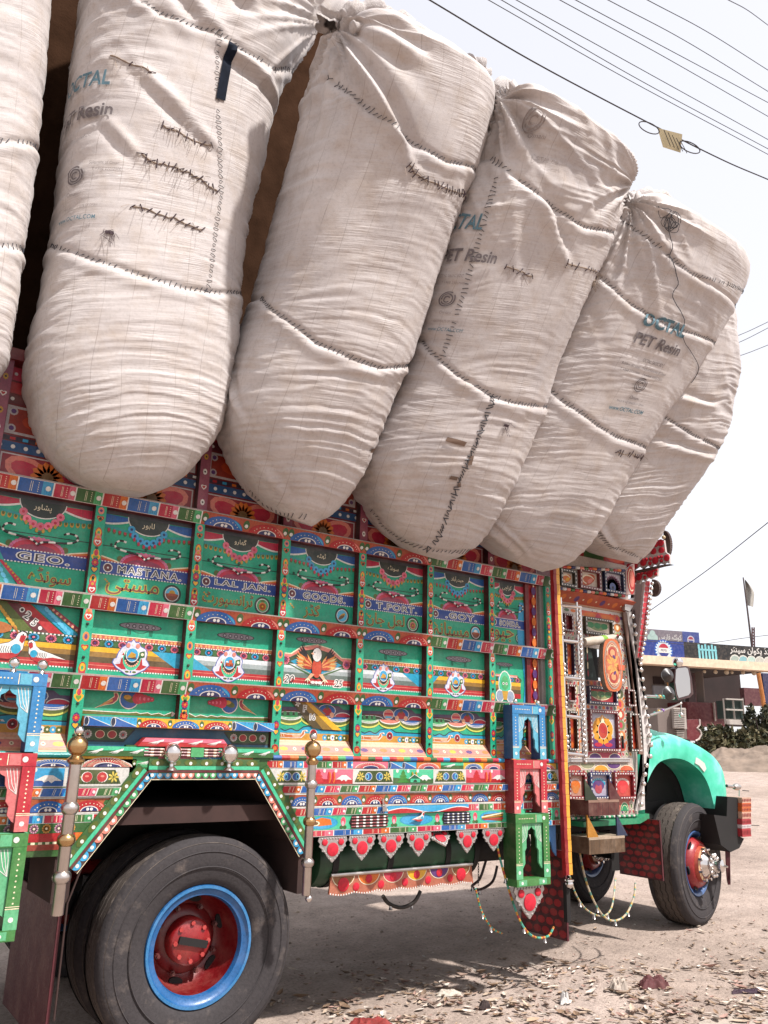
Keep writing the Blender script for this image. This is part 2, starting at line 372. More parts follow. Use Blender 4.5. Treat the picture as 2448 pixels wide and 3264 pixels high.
class Bale:
    def __init__(s, rowsL, rowsR, Y0, k, tf=.34, tb=.6, p=2.7, seed=1, seams=(), knot=(), NU=200, NV=400, wr=1.0, folds=(), trim=0., trimL=0.):
        nrm = np.array([0, 1, -k])
        P0 = np.array([0, Y0, 2.7]); L = []; Rr = []
        nrow = len(rowsR)
        for ri, (a, b) in enumerate(zip(rowsL, rowsR)):
            t_ = ri / (nrow - 1); k_ = min(1, max(0, (t_ - .12) / .45)); b = (b[0] - trim * k_, b[1] - trim * .12 * k_); a = (a[0] + trimL * k_, a[1])
            L.append(WP(a[0] * DS, a[1] * DS, P0, nrm)); Rr.append(WP(b[0] * DS, b[1] * DS, P0, nrm))
        L = crom(L, NV); Rr = crom(Rr, NV); C = (L + Rr) / 2; U = (Rr - L) / 2; wd = np.linalg.norm(U, axis=1); wm = np.percentile(wd, 80)
        ln = np.concatenate([[0], np.cumsum(np.linalg.norm(np.diff(C, axis=0), axis=1))]); s.len = ln[-1]; s.ln = ln; s.wd = wd; s.wm = wm
        D = nrm / np.linalg.norm(nrm); sc = np.clip(wd / wm, 0, 1.05) ** .75
        th = np.linspace(0, 2 * np.pi, NU, endpoint=False) + np.pi / 2      # starts at the back, front centre is NU/2
        cx = np.sign(np.cos(th)) * np.abs(np.cos(th)) ** (2 / p); cy = np.sign(np.sin(th)) * np.abs(np.sin(th)) ** (2 / p)
        dep = np.where(cy < 0, tf, tb)
        G = C[:, None, :] + cx[None, :, None] * U[:, None, :] + (cy * dep)[None, :, None] * sc[:, None, None] * D[None, None, :]
        ring = np.stack([cx * wm, cy * dep], 1); cum = np.concatenate([[0], np.cumsum(np.linalg.norm(np.diff(ring, axis=0), axis=1))])
        s.arc0 = cum - cum[NU // 2]; s.NU, s.NV = NU, NV; s.rs = np.clip(wd / wm, .35, 1.1)
        A = s.arc0[None, :] * s.rs[:, None]; X = cx[None, :] * wd[:, None]; V = np.repeat(ln[:, None], NU, 1); v01 = V / s.len
        s.A, s.V = A, V; s.G = G; front = (cy < 0.15)[None, :] & np.ones((NV, 1), bool)
        Q = (G.reshape(-1, 3) - CAM) @ RM.T; s.px = (Q[:, :2] / Q[:, 2:3] * FPX + [CX, CY]) / DS; s.fr = front.ravel()
        s.px[~s.fr] = 1e6
        N = s.normals(G)
        # ---- cloth relief
        q = V + .30 * A ** 2 + .10 * fbm(A * 2, V * 2, seed)                   # sagging fold lines
        low = np.clip(1.25 - v01 / .36, 0, 1); wmask = np.clip(fbm(A * 1.6, V * 1.6, seed + 5) * 2.6 - .8, 0, 1)
        h = wr * .008 * low * (ridge(fbm(A * 1.1 + 7, q * 21, seed + 1, 2)) ** 2.5 - .3) + wr * .006 * low * (ridge(fbm(A * 1.6 + 3, q * 38, seed + 11, 2)) ** 2 - .3)
        h = h + wr * .008 * wmask * (ridge(fbm(A * 1.8, q * 24, seed + 2, 2)) ** 2.5 - .3)
        h = h + .028 * (fbm(A * 1.0, V * 1.3, seed + 3, 2) - .5) + .008 * (fbm(A * 5, V * 5, seed + 9, 2) - .5)
        edge = np.clip((np.abs(cx)[None] - .75) / .25, 0, 1); h = h + wr * .018 * edge * (ridge(fbm(A * .8, V * 11, seed + 4, 3)) ** 1.5 - .5)
        hi = np.clip((v01 - .5) / .3, 0, 1); dg = V * .75 + A * .8
        h = h + .020 * hi * wmask * (ridge(fbm(dg * 8, (V - A) * .9, seed + 6, 2)) ** 2 - .3)
        s.seams = [s.trace(sm) for sm in seams]
        for sm in s.seams:
            o = np.argsort(sm[:, 0]); vv = np.interp(A, sm[o, 0], sm[o, 1], left=np.nan, right=np.nan)
            vl = np.where(np.isnan(vv), np.where(A < sm[o, 0][0], sm[o, 1][0], sm[o, 1][-1]), vv); dd = V - vl
            h = h - .014 * np.exp(-(dd / .014) ** 2) + .010 * np.exp(-((dd + .045) / .03) ** 2)
        for (kx, ky, amp) in knot:     # cloth gathered into a tied corner
            a0, v0 = s.find(kx, ky); dx = A - a0; dy = V - v0; r = np.hypot(dx, dy) + 1e-3; ph = np.arctan2(dy, dx)
            h = h + amp * np.exp(-r / .45) * (ridge(vnoise(ph * 5.0, r * .8, seed + 8)) ** 1.6 - .5) * np.clip(r / .12, 0, 1)
        for (x0, y0, x1, y1, wdt, amp) in folds:   # single long folds
            a0, v0 = s.find(x0, y0); a1, v1 = s.find(x1, y1); d = np.array([a1 - a0, v1 - v0]); L_ = np.linalg.norm(d); d /= L_
            t = ((A - a0) * d[0] + (V - v0) * d[1]) / L_; n_ = (A - a0) * -d[1] + (V - v0) * d[0]; k_ = np.clip(t, 0, 1); m_ = np.exp(-((t - k_) * L_ / .06) ** 2) * np.sin(np.pi * np.clip(k_ * .9 + .05, 0, 1)) ** .5
            h = h + amp * m_ * (np.exp(-(n_ / wdt) ** 2) - .8 * np.exp(-((n_ - 1.5 * wdt) / wdt) ** 2))
        h = h * np.clip(1.25 * wd / wm - .15, 0, 1)[:, None]
        s.G = G + N * h[:, :, None]; s.N = s.normals(s.G)
    def normals(s, G):
        du = np.roll(G, -1, 1) - np.roll(G, 1, 1); dv = np.gradient(G, axis=0); n = np.cross(dv, du); n /= (np.linalg.norm(n, axis=2, keepdims=True) + 1e-9)
        if np.mean(np.sum(n * (G - G.mean((0, 1))), 2)) < 0: n = -n
        return n
    def find(s, x, y):
        d = ((s.px - [x, y]) ** 2).sum(1); i = np.argpartition(d, 4)[:4]; w_ = 1 / (d[i] + .5); w_ /= w_.sum()
        return float((s.A.ravel()[i] * w_).sum()), float((s.V.ravel()[i] * w_).sum())
    def trace(s, pts): return np.array([s.find(*p) for p in pts])
    def mesh(s, name):
        NU, NV = s.NU, s.NV; v = s.G.reshape(-1, 3); idx = np.arange(NU * NV).reshape(NV, NU)
        a = idx[:-1]; b = idx[1:]; q = np.stack([a, np.roll(a, -1, 1), np.roll(b, -1, 1), b], -1).reshape(-1, 4)
        me = bpy.data.meshes.new(name); faces = q.tolist(); cap0 = len(v); v = np.vstack([v, s.G[0].mean(0), s.G[-1].mean(0)])
        for i in range(NU): faces.append([idx[0, (i + 1) % NU], idx[0, i], cap0]); faces.append([idx[-1, i], idx[-1, (i + 1) % NU], cap0 + 1])
        me.from_pydata(v.tolist(), [], faces); uvl = me.uv_layers.new(name='UV')
        li = np.zeros(len(me.loops), int); me.loops.foreach_get('vertex_index', li)
        uvv = np.vstack([np.stack([s.A.ravel(), s.V.ravel()], 1), [[0, 0], [0, s.len]]]); uvl.data.foreach_set('uv', uvv[li].astype(np.float32).ravel())
        me.polygons.foreach_set('use_smooth', np.ones(len(me.polygons), bool)); me.materials.append(MATS['woven_bag']); me.update(); return me
    def at(s, a, v, off=.006):
        fv = np.interp(v, s.ln, np.arange(s.NV)); i = int(min(fv, s.NV - 2)); f = fv - i
        u = np.interp(a / s.rs[i], s.arc0, np.arange(s.NU)); j = int(u) % s.NU; g = u - int(u); j2 = (j + 1) % s.NU
        def bl(B): return (B[i, j] * (1 - g) + B[i, j2] * g) * (1 - f) + (B[i + 1, j] * (1 - g) + B[i + 1, j2] * g) * f
        n = bl(s.N); n = n / np.linalg.norm(n); return bl(s.G) + n * off
    def stitch_row(s, mb, pts, gap=.03, size=.035, jit=.45, slant=.35, wd=.0021):
        pts = np.array(pts, float); cum = np.concatenate([[0], np.cumsum(np.linalg.norm(np.diff(pts, axis=0), axis=1))]); n = max(2, int(cum[-1] / gap))
        for q in np.linspace(0, cum[-1], n):
            i = int(min(np.searchsorted(cum, q, 'right') - 1, len(pts) - 2)); f = (q - cum[i]) / (cum[i + 1] - cum[i] + 1e-9); c = pts[i] * (1 - f) + pts[i + 1] * f; d = pts[i + 1] - pts[i]
            d = d / (np.linalg.norm(d) + 1e-9); nrm = np.array([-d[1], d[0]]); a = (slant + random.uniform(-jit, jit)); dv = nrm * math.cos(a) + d * math.sin(a); L = size * random.uniform(.5, 1.15) / 2
            p0 = c + dv * L; p1 = c - dv * L
            if random.random() < .07: continue
            mb.tube([s.at(*p0, .003), s.at(*c, .007), s.at(*p1, .003)], wd, 4, '#2a2c34')
    def ink(s, mb, body, x, y, h, wd, ang=0., bold=0.):
        vv, f = glyphs(body, bold); a0, v0 = s.find(x, y)
        mn, mx = vv.min(0), vv.max(0); q = (vv - (mn + mx) / 2) * [wd / (mx[0] - mn[0]), h / (mx[1] - mn[1])]; ca, sa = math.cos(R(ang)), math.sin(R(ang))
        mb.add([s.at(a0 + (X * ca - Y * sa), v0 + (X * sa + Y * ca), .012) for X, Y in q], f, '#666666')
    def ring(s, mb, x, y, r, wd, a0=0, a1=360):
        A0, V0 = s.find(x, y); n = 22; pts = [(r * math.cos(R(a0 + (a1 - a0) * i / n)), r * math.sin(R(a0 + (a1 - a0) * i / n))) for i in range(n + 1)]
        for (x0, y0), (x1, y1) in zip(pts[:-1], pts[1:]):
            k = (r - wd) / r; mb.add([s.at(A0 + X, V0 + Y, .012) for X, Y in ((x0, y0), (x1, y1), (x1 * k, y1 * k), (x0 * k, y0 * k))], [(0, 1, 2, 3)], '#666666')
    def patch(s, mb, x, y, wd, h, ang, off=.006, nx=6, ny=4):
        A0, V0 = s.find(x, y); ca, sa = math.cos(R(ang)), math.sin(R(ang)); g = []
        for j in range(ny + 1):
            for i in range(nx + 1):
                X, Y = (i / nx - .5) * wd, (j / ny - .5) * h; g.append(s.at(A0 + (X * ca - Y * sa), V0 + (X * sa + Y * ca), off))
        mb.add(g, [(j * (nx + 1) + i, j * (nx + 1) + i + 1, (j + 1) * (nx + 1) + i + 1, (j + 1) * (nx + 1) + i) for j in range(ny) for i in range(nx)], '#7d6250', True)
    def whisk(s, mb, a, v, n, L, col='#b39a80', r=.0012, down=.6):
        for _ in range(n):
            p = s.at(a + random.uniform(-.03, .03), v + random.uniform(-.02, .02), .003); d = np.array([random.uniform(-.7, .7), random.uniform(-.8, .0), random.uniform(-1, .5) - down]); d /= np.linalg.norm(d)
            l = L * random.uniform(.4, 1.2); k = np.array([random.uniform(-.3, .3), -.1, -.3]) * l
            mb.tube([p, p + d * l * .5 + k * .1, p + d * l + k * .6], r, 3, col)

BD = {}
BD[0] = Bale([(-215, 880), (-275, 850), (-320, 780), (-340, 690), (-335, 560), (-325, 400), (-310, 200), (-300, 0), (-290, -200), (-285, -330), (-200, -390)],
             [(-120, 905), (-50, 862), (8, 805), (30, 720), (50, 590), (78, 400), (100, 210), (114, 20), (124, -180), (126, -320), (20, -370)], -.12, -.05, seed=3, trim=14, trimL=0, seams=[[(-200, 480), (-60, 530), (58, 545)], [(-200, 250), (-60, 310), (70, 330)]])
BD[1] = Bale([(225, 1058), (165, 1028), (108, 968), (72, 890), (56, 800), (70, 690), (96, 560), (114, 420), (136, 260), (158, 100), (176, -60), (190, -180), (270, -250)],
             [(315, 1070), (380, 1040), (440, 972), (476, 905), (492, 825), (512, 715), (520, 615), (541, 500), (570, 370), (606, 215), (692, 75), (704, -60), (600, -150)],
             -.12, -.10, seed=7, trim=18, trimL=17, seams=[[(80, 525), (200, 560), (300, 592), (400, 622), (470, 632), (524, 635)], [(200, -60), (302, 0), (347, 29), (408, 53), (462, 67), (523, 110), (592, 151), (650, 165)]],
             knot=[(690, 60, .07)], folds=[(610, 235, 490, 110, .03, .03), (470, 320, 320, 180, .03, .018), (420, 250, 300, 150, .03, .016), (480, 80, 380, -40, .035, .02), (300, 335, 230, 260, .03, .016), (560, 20, 470, -60, .04, .025)])
BD[2] = Bale([(590, 1105), (548, 1062), (510, 985), (488, 890), (510, 800), (545, 705), (577, 620), (608, 510), (640, 390), (677, 262), (706, 155), (728, 80), (752, 40), (800, 30)],
             [(665, 1134), (712, 1100), (762, 1030), (806, 935), (846, 845), (882, 775), (920, 672), (962, 555), (1005, 440), (1040, 345), (1062, 260), (1058, 210), (1000, 165), (940, 125)],
             -.12, -.36, seed=12, trim=30, trimL=6, seams=[[(711, 169), (763, 206), (814, 250), (855, 279), (910, 316), (965, 349), (1035, 371)], [(556, 640), (597, 675), (687, 741), (760, 773), (822, 794), (879, 788)], [(527, 1071), (568, 1096), (609, 1112), (660, 1116)]],
             knot=[(728, 72, .10)], folds=[(735, 85, 885, 355, .035, .05), (760, 60, 900, 120, .05, .05), (560, 1010, 620, 1080, .03, .02), (495, 800, 520, 900, .02, .02)])
BD[3] = Bale([(880, 1188), (836, 1142), (800, 1070), (785, 1000), (812, 925), (850, 850), (885, 770), (915, 670), (945, 570), (975, 480), (1010, 400), (1040, 320), (1062, 235), (1078, 196), (1120, 200)],
             [(955, 1208), (1008, 1174), (1050, 1115), (1092, 1035), (1128, 958), (1164, 895), (1196, 802), (1240, 705), (1280, 622), (1310, 552), (1336, 480), (1346, 440), (1366, 400), (1350, 368), (1280, 330)],
             -.12, -.42, seed=21, trim=34, trimL=0, seams=[[(912, 737), (956, 782), (989, 810), (1063, 855), (1110, 870), (1168, 878)], [(801, 1104), (830, 1137), (867, 1166), (924, 1188), (998, 1186)], [(1060, 341), (1120, 388), (1163, 422), (1206, 452), (1266, 491), (1326, 504)]],
             knot=[(1080, 215, .10), (1355, 400, .06)], folds=[(1085, 230, 1140, 350, .03, .04), (1165, 430, 1220, 560, .035, .035)])
BD[4] = Bale([(1085, 1205), (1046, 1165), (1026, 1130), (1040, 1060), (1078, 985), (1112, 910), (1150, 830), (1185, 750), (1222, 670), (1258, 590), (1292, 515), (1320, 460), (1345, 428), (1395, 420)],
             [(1160, 1231), (1205, 1212), (1252, 1168), (1300, 1100), (1348, 1020), (1398, 945), (1440, 888), (1485, 830), (1530, 765), (1570, 700), (1600, 640), (1614, 600), (1600, 558), (1540, 528)],
             -.12, -.44, seed=33, trim=36, trimL=0, seams=[[(1343, 474), (1394, 512), (1450, 559), (1497, 594), (1548, 628), (1590, 662)], [(1300, 602), (1334, 632), (1368, 658), (1403, 679), (1445, 705), (1510, 735)], [(1188, 841), (1223, 871), (1257, 892), (1291, 918), (1334, 944), (1388, 965)]],
             knot=[(1355, 440, .11)], folds=[(1040, 1130, 1120, 1210, .025, .03), (1060, 1120, 1140, 1200, .02, .02)])
BD[5] = Bale([(1300, 1200), (1266, 1172), (1248, 1140), (1262, 1075), (1290, 1010), (1312, 930), (1335, 850), (1360, 770), (1385, 700), (1410, 640), (1460, 610)],
             [(1360, 1212), (1384, 1176), (1416, 1122), (1460, 1064), (1512, 996), (1550, 935), (1572, 856), (1584, 790), (1582, 720), (1576, 660), (1540, 610)],
             -.0, -.40, seed=45, trim=26, trimL=0, seams=[[(1425, 895), (1462, 918), (1501, 940), (1560, 975)], [(1291, 1145), (1321, 1180), (1365, 1205)]], wr=1.5, folds=[(1290, 1130, 1330, 1190, .025, .03), (1460, 860, 1520, 880, .03, .03), (1420, 960, 1500, 990, .03, .025)])
# ================================================================== ground
def sstep(x, a, b): t = np.clip((np.asarray(x, float) - a) / (b - a), 0, 1); return t * t * (3 - 2 * t)
RG = WD(2330, 2412, 17.5)
def gz(x, y, fine=True):
    x = np.asarray(x, float); y = np.asarray(y, float); r = np.hypot(x - CAM[0], y - CAM[1]); ang = np.arctan2(y - CAM[1], x - CAM[0])
    z = .10 * sstep(x, 2.0, 5.2) + 1.22 * sstep(r, 7.5, 30) * sstep(x, 3.5, 8) + .03 * (fbm(x * .6, y * .6, 3, 3) - .5) * sstep(r, 3, 6)
    if fine: z = z + (.022 * (fbm(x * 2.2, y * 2.2, 5, 3) - .5) + .014 * (fbm(x * 9, y * 9, 6, 3) - .5) + .007 * (fbm(x * 28, y * 28, 16, 2) - .5)) * (1 - .0 * r)
    w1 = np.exp(-(((x - .728) / .5) ** 2 + ((y - .3) / .6) ** 2)); w2 = np.exp(-(((x - 5.55) / .5) ** 2 + ((y - .6) / .4) ** 2))
    return z * (1 - w1) * (1 - w2) + w1 * .006 + w2 * .108
def ground():
    nr, na = 330, 560; rr = 1.2 * (700 / 1.2) ** (np.linspace(0, 1, nr) ** 1.25); aa = np.linspace(-.55 * np.pi, .85 * np.pi, na)   # finer where the camera looks
    aa = np.linspace(0, 2 * np.pi, na, endpoint=False); c0 = math.atan2(RM[2][1], RM[2][0]); aa = c0 + np.sign(aa - np.pi) * (np.abs(aa - np.pi) / np.pi) ** 1.7 * np.pi
    Rr, A = np.meshgrid(rr, aa, indexing='ij'); X = CAM[0] + Rr * np.cos(A); Y = CAM[1] + Rr * np.sin(A); Z = gz(X, Y)
    v = np.stack([X, Y, Z], -1).reshape(-1, 3); idx = np.arange(nr * na).reshape(nr, na); a, b = idx[:-1], idx[1:]
    q = np.stack([a, b, np.roll(b, -1, 1), np.roll(a, -1, 1)], -1).reshape(-1, 4)
    cen = len(v); v = np.vstack([v, [[CAM[0], CAM[1], 0]]]); f = q.tolist() + [[cen, int(idx[0, i]), int(idx[0, (i + 1) % na])] for i in range(na)]
    me = bpy.data.meshes.new('ground'); me.from_pydata(v.tolist(), [], f); me.polygons.foreach_set('use_smooth', np.ones(len(f), bool)); return me
def ground_mat():
    m, t, p = nodes_of('dusty_ground'); tc = nn(t, 'ShaderNodeTexCoord'); o = tc.outputs['Object']
    n1 = noise(t, .5, 6, .6, o); n2 = noise(t, 5, 6, .7, o); n3 = noise(t, 45, 4, .65, o); n4 = noise(t, 200, 2, .5, o)
    c = ramp(t, n1.outputs[0], [(.3, '#8f7f75'), (.5, '#a39287'), (.7, '#b2a197')]).outputs[0]
    c = mix(t, 'MULTIPLY', 1., c, ramp(t, n2.outputs[0], [(.3, .72), (.6, 1.0)]).outputs[0]); c = mix(t, 'MULTIPLY', 1., c, ramp(t, n3.outputs[0], [(.32, .62), (.52, 1.0)]).outputs[0])
    vo = nn(t, 'ShaderNodeTexVoronoi'); vo.inputs['Scale'].default_value = 38; t.links.new(o, vo.inputs['Vector']); pb = ramp(t, vo.outputs['Distance'], [(.0, 1.), (.16, 1.), (.24, 0.)])
    pm = ramp(t, n2.outputs[0], [(.5, 0.), (.62, .8)]); pf = mix(t, 'MULTIPLY', 1., pb.outputs[0], pm.outputs[0]); c = mix(t, 'MIX', pf, c, '#b3a497')
    t.links.new(c, p.inputs['Base Color']); p.inputs['Roughness'].default_value = .95; p.inputs['Specular IOR Level'].default_value = .15
    h = mix(t, 'ADD', .35, n3.outputs[0], pf); h = mix(t, 'ADD', .3, h, n4.outputs[0]); bump(t, p, h, .55, .02)
ground_mat()
me = ground(); me.materials.append(MATS['dusty_ground']); struct('ground', me)
# ---- litter by the roadside
painted('litter', .8, .1)
def flake(mb, x, y, s, col, curl=.3, zo=.0):
    z = float(gz(x, y)) + .003 + zo; a = random.uniform(0, 6.28); tx, ty = random.uniform(-.35, .35), random.uniform(-.35, .35); ca, sa = math.cos(a), math.sin(a); q = []
    for u, v in ((-1, 0), (-.45, -.42), (.35, -.38), (1, 0), (.35, .38), (-.45, .42), (0, 0)):
        px, py = s * u, s * v * .8; k = curl * s * (abs(v) * 1.2 + u * u * .5); q.append((x + px * ca - py * sa, y + px * sa + py * ca, z + k + max(0, tx * px + ty * py) + .004))
    mb.add(q, [(6, i, (i + 1) % 6) for i in range(6)], col)
random.seed(21); mb = MB(); LC = ['#b5a08c', '#a58c74', '#c4b4a4', '#8a6f58', '#927a6c', '#d0c4b8', '#75604f', '#a8867a']
for _ in range(3000):
    px = random.uniform(500, 2500); py = 3050 + 220 * random.random() ** .6 + (2448 - px) * -.0
    if px > 1500: py = random.uniform(2960, 3280) if random.random() < .3 else random.uniform(3080, 3290)
    if px < 1000 and random.random() < .6: continue
    g = WG(px, py, .02); dens = float(fbm(g[0] * 2.5, g[1] * 2.5, 4, 2))
    if dens < .47 and random.random() < .8: continue
    flake(mb, g[0], g[1], random.uniform(.006, .036) * (1.7 if random.random() < .15 else 1), jit(random.choice(LC), .2), random.uniform(.1, .6))
for _ in range(700):
    g = WG(random.uniform(900, 2448), random.uniform(2700, 3100), .05); flake(mb, g[0], g[1], random.uniform(.006, .018), jit(random.choice(LC), .25), .3)
o = mb.build('leaf_litter', 'litter'); tag(o, 'dry leaves and paper scraps strewn over the dirt beside the wheels', 'litter'); o['kind'] = 'stuff'
mb = MB()
for _ in range(900):
    px, py = random.uniform(600, 2448), random.uniform(2900, 3264) if random.random() < .6 else random.uniform(2640, 2900); g = WG(px, py, .05); s = random.uniform(.003, .010) * (2.2 if random.random() < .06 else 1); z = float(gz(g[0], g[1]))
    mb.lathe([(0, -.3 * s), (s * random.uniform(.8, 1.3), 0), (s * .8, s * .5), (0, s * .8)], (g[0], g[1], z), (random.uniform(-.3, .3), random.uniform(-.3, .3), 1), 6, jit(random.choice(['#9a8878', '#b0a090', '#857262']), .2))
o = mb.build('pebbles', 'litter'); tag(o, 'small pale pebbles scattered on the dusty ground', 'pebbles'); o['kind'] = 'stuff'
def crumple(name, px, py, w_, h, ht, col, label, cat, seed, n=22):
    g = WG(px, py, .03); U = np.array([RM[0][0], RM[0][1]]); U /= np.linalg.norm(U); V = np.array([-U[1], U[0]]); mb = MB(); vs = []
    for j in range(n):
        for i in range(n):
            u, v = i / (n - 1) * 2 - 1, j / (n - 1) * 2 - 1; k = 1 - .35 * float(vnoise(u * 2 + 5, v * 2, seed)); x = g[0] + (U[0] * u * w_ + V[0] * v * h) * k; y = g[1] + (U[1] * u * w_ + V[1] * v * h) * k
            e = max(0, 1 - max(abs(u), abs(v)) ** 3); z = float(gz(x, y)) + .004 + ht * e * float(ridge(fbm(u * 3.4 + seed, v * 3.4, seed + 2, 3))) ** 1.2 * (.55 + .9 * float(fbm(u * 1.3, v * 1.3, seed + 9, 2))); vs.append((x, y, z))
    mb.add(vs, [(j * n + i, j * n + i + 1, (j + 1) * n + i + 1, (j + 1) * n + i) for j in range(n - 1) for i in range(n - 1)], col, True); o = mb.build(name, 'litter', None, 70); tag(o, label, cat); return o
crumple('red_rag', 1180, 3255, .16, .05, .07, '#8a2a26', 'crumpled red rag on the dirt behind the rear tyre', 'rag', 3)
crumple('plastic_sheet', 1430, 3160, .09, .05, .03, '#c4b8aa', 'flattened pale paper sheet among dry leaves', 'paper', 5)
crumple('dark_bag', 1545, 3205, .05, .03, .04, '#3a2c2a', 'dark crumpled plastic bag among dry leaves', 'bag', 8)
crumple('white_paper', 1800, 3195, .035, .03, .07, '#d8d4d0', 'crumpled white paper scrap standing among dry leaves', 'paper', 11)
crumple('maroon_rag', 2085, 3160, .11, .06, .075, '#5a2a2c', 'crumpled maroon cloth heap on the dirt', 'rag', 14)
crumple('pale_cloth', 1975, 3165, .07, .06, .07, '#b8a99c', 'twisted pale cloth beside the maroon heap', 'rag', 17)
crumple('purple_strip', 2385, 3188, .12, .02, .025, '#3a2436', 'flat dark purple plastic strip on the dirt', 'plastic strip', 19)
# kerb slab at the near right corner
g0, g1, g2 = WG(2225, 3264, .05), WG(2470, 3195, .05), WG(2560, 3330, .05); mb = MB(); q = [g0, g2, g1]; g3 = WG(2300, 3420, .05)
mb.prism([(p[0], p[1], .0) for p in (g0, g3, g2, g1)], (0, 0, .06), '#b0a296'); o = mb.build('concrete_slab', 'dusty'); tag(o, 'pale concrete slab corner by the dry leaves', 'slab')

# dirt bank in front of the bushes
simple('brown_dirt', '#77675a', .95, 0, .3, 2.5, .6, 14)
def bank():
    A0, A1 = WD(2235, 2440, 23.0), WD(2600, 2440, 22.0); U = A1 - A0; L = np.linalg.norm(U[:2]); U = U / L; V = np.array([-U[1], U[0], 0]); n, m_ = 120, 44; vs = []
    for j in range(m_):
        for i in range(n):
            u, v = i / (n - 1), j / (m_ - 1) * 2 - 1; x, y = (A0 + U * L * u + V * v * 2.2)[:2]; e = max(0, 1 - abs(v) ** 2) * min(1, u * 5) ** .7
            z = float(gz(x, y)) - .03 + e * (.12 + .42 * float(fbm(x * .9, y * .9, 31, 4)) + .10 * float(ridge(fbm(x * 4, y * 4, 7, 3)))); vs.append((x, y, z))
    mb = MB(); mb.add(vs, [(j * n + i, j * n + i + 1, (j + 1) * n + i + 1, (j + 1) * n + i) for j in range(m_ - 1) for i in range(n - 1)], '#77675a', True); o = mb.build('dirt_bank', 'brown_dirt', None, 60); o['kind'] = 'structure'
bank()
BLAB = {0: 'white woven bale at the tail, next to the one with the black strap', 1: 'white woven bale with a black strap and stitched-up gashes',
        2: 'plain unprinted white woven bale tied at its top corner', 3: 'white woven bale with brown tape beside a long upright stitched seam',
        4: 'white woven bale printed PET Resin with a full address and spiral emblem', 5: 'bulging white woven bale overhanging the cab'}
BR = {}
for k, b in BD.items():
    r = thing('cloth_bale', BLAB[k], 'bale', tuple(b.G[0].mean(0)), 'bales roped over the truck side'); BR[k] = r
    link('cloth_cover', b.mesh('cloth_cover'), r)
    def rowst(pts, *a):
        mb = MB(); b.stitch_row(mb, pts, *a); o = mb.build('stitching', 'thread', r); o['kind'] = 'stuff'
    for sm in b.seams: rowst(sm, .028, .032)
    if k == 1: rowst(b.trace([(475, 70), (470, 245), (474, 330), (478, 420), (470, 480), (455, 590), (449, 629)]), .03, .03)
    if k == 3:
        rowst(b.trace([(1063, 857), (1046, 904), (1026, 957), (1005, 1006), (981, 1071), (956, 1141), (924, 1186)]), .017, .05, .7, .35, .003)
        rowst(b.trace([(1073, 388), (1056, 448), (1041, 499), (1022, 564), (1004, 628), (983, 692), (957, 769)]), .026, .035)
def gash(k, pts, gap, fray=12):
    b = BD[k]; P = crom(b.trace(pts), len(pts) * 3); P = P + np.array([[0, random.uniform(-.009, .009)] for _ in P]); mb = MB(); b.stitch_row(mb, P, gap * .8, .05, .75, .2, .0028); o = mb.build('mended_gash', 'thread_brown', BR[k]); o['kind'] = 'stuff'
    m2 = MB()
    for i in range(len(P) - 1):
        a = b.at(*P[i], .002); c = b.at(*P[i + 1], .002); e = b.at(*((P[i] + P[i + 1]) / 2), .002); m2.tube([a, e, c], [.0025, .005, .0025], 6, '#a08c78')
        b.whisk(m2, *P[i], fray // 8 + 1, .05)
    o = m2.build('frayed_edge', 'straw_fibre', BR[k]); o['kind'] = 'stuff'
gash(1, [(286, 443), (347, 461), (392, 478), (437, 498)], .045, 6)
gash(1, [(304, 335), (347, 355), (384, 363), (429, 384), (470, 417)], .035, 14)
gash(1, [(351, 270), (392, 290), (425, 304), (457, 314)], .05, 8)
gash(1, [(241, 122), (290, 145), (327, 161)], .08, 4)
gash(2, [(881, 357), (910, 386), (958, 404), (1009, 426)], .03, 10)
gash(3, [(1094, 576), (1124, 585), (1150, 598)], .05, 2)
gash(3, [(1222, 570), (1240, 590), (1262, 606), (1283, 619)], .06, 30)
gash(4, [(1334, 975), (1350, 980), (1372, 985)], .03, 3)
def ink(k, mat, items):
    for it in items:
        mb = MB(); BD[k].ink(mb, *it); mb.build('printed_lettering', mat, BR[k])
ink(1, 'print_ink_blue', [('OCTAL', 188, 181, .095, .28, 0, .02), ('www.OCTAL.COM', 163, 474, .022, .20, -1, .01)])
ink(1, 'print_ink', [('PET Resin', 178, 249, .072, .34, 0, .02)])
ink(1, 'print_ink_faint', [('OCTAL SAOC FZC', 170, 304, .016, .16), ('Sultanate of Oman', 226, 351, .016, .14), ('T +968 23217500', 230, 365, .016, .14), ('Omani', 160, 422, .018, .065), ('MADE IN SULTANATE OF OMAN', 172, 448, .013, .18)])
ink(4, 'print_ink_blue', [('OCTAL', 1437, 702, .10, .42, 0, .03), ('www.OCTAL.COM', 1350, 884, .032, .34, 0, .02)])
ink(4, 'print_ink', [('PET Resin', 1420, 743, .085, .45, 0, .02), ('OCTAL SAOC FZC', 1409, 783, .024, .21), ('P.O.Box 383 Salalah - PC 217 Sultanate of Oman', 1392, 797, .019, .44), ('T +968 23217500      F +968 23217501', 1384, 808, .019, .42), ('Omani', 1371, 861, .024, .09), ('MADE IN SULTANATE OF OMAN', 1362, 871, .016, .27)])
ink(3, 'print_ink_blue', [('OCTAL', 1000, 482, .10, .28, 0, .02), ('www.OCTAL.COM', 962, 714, .022, .20, 0)])
ink(3, 'print_ink', [('PET Resin', 1012, 553, .075, .34, 0, .02)])
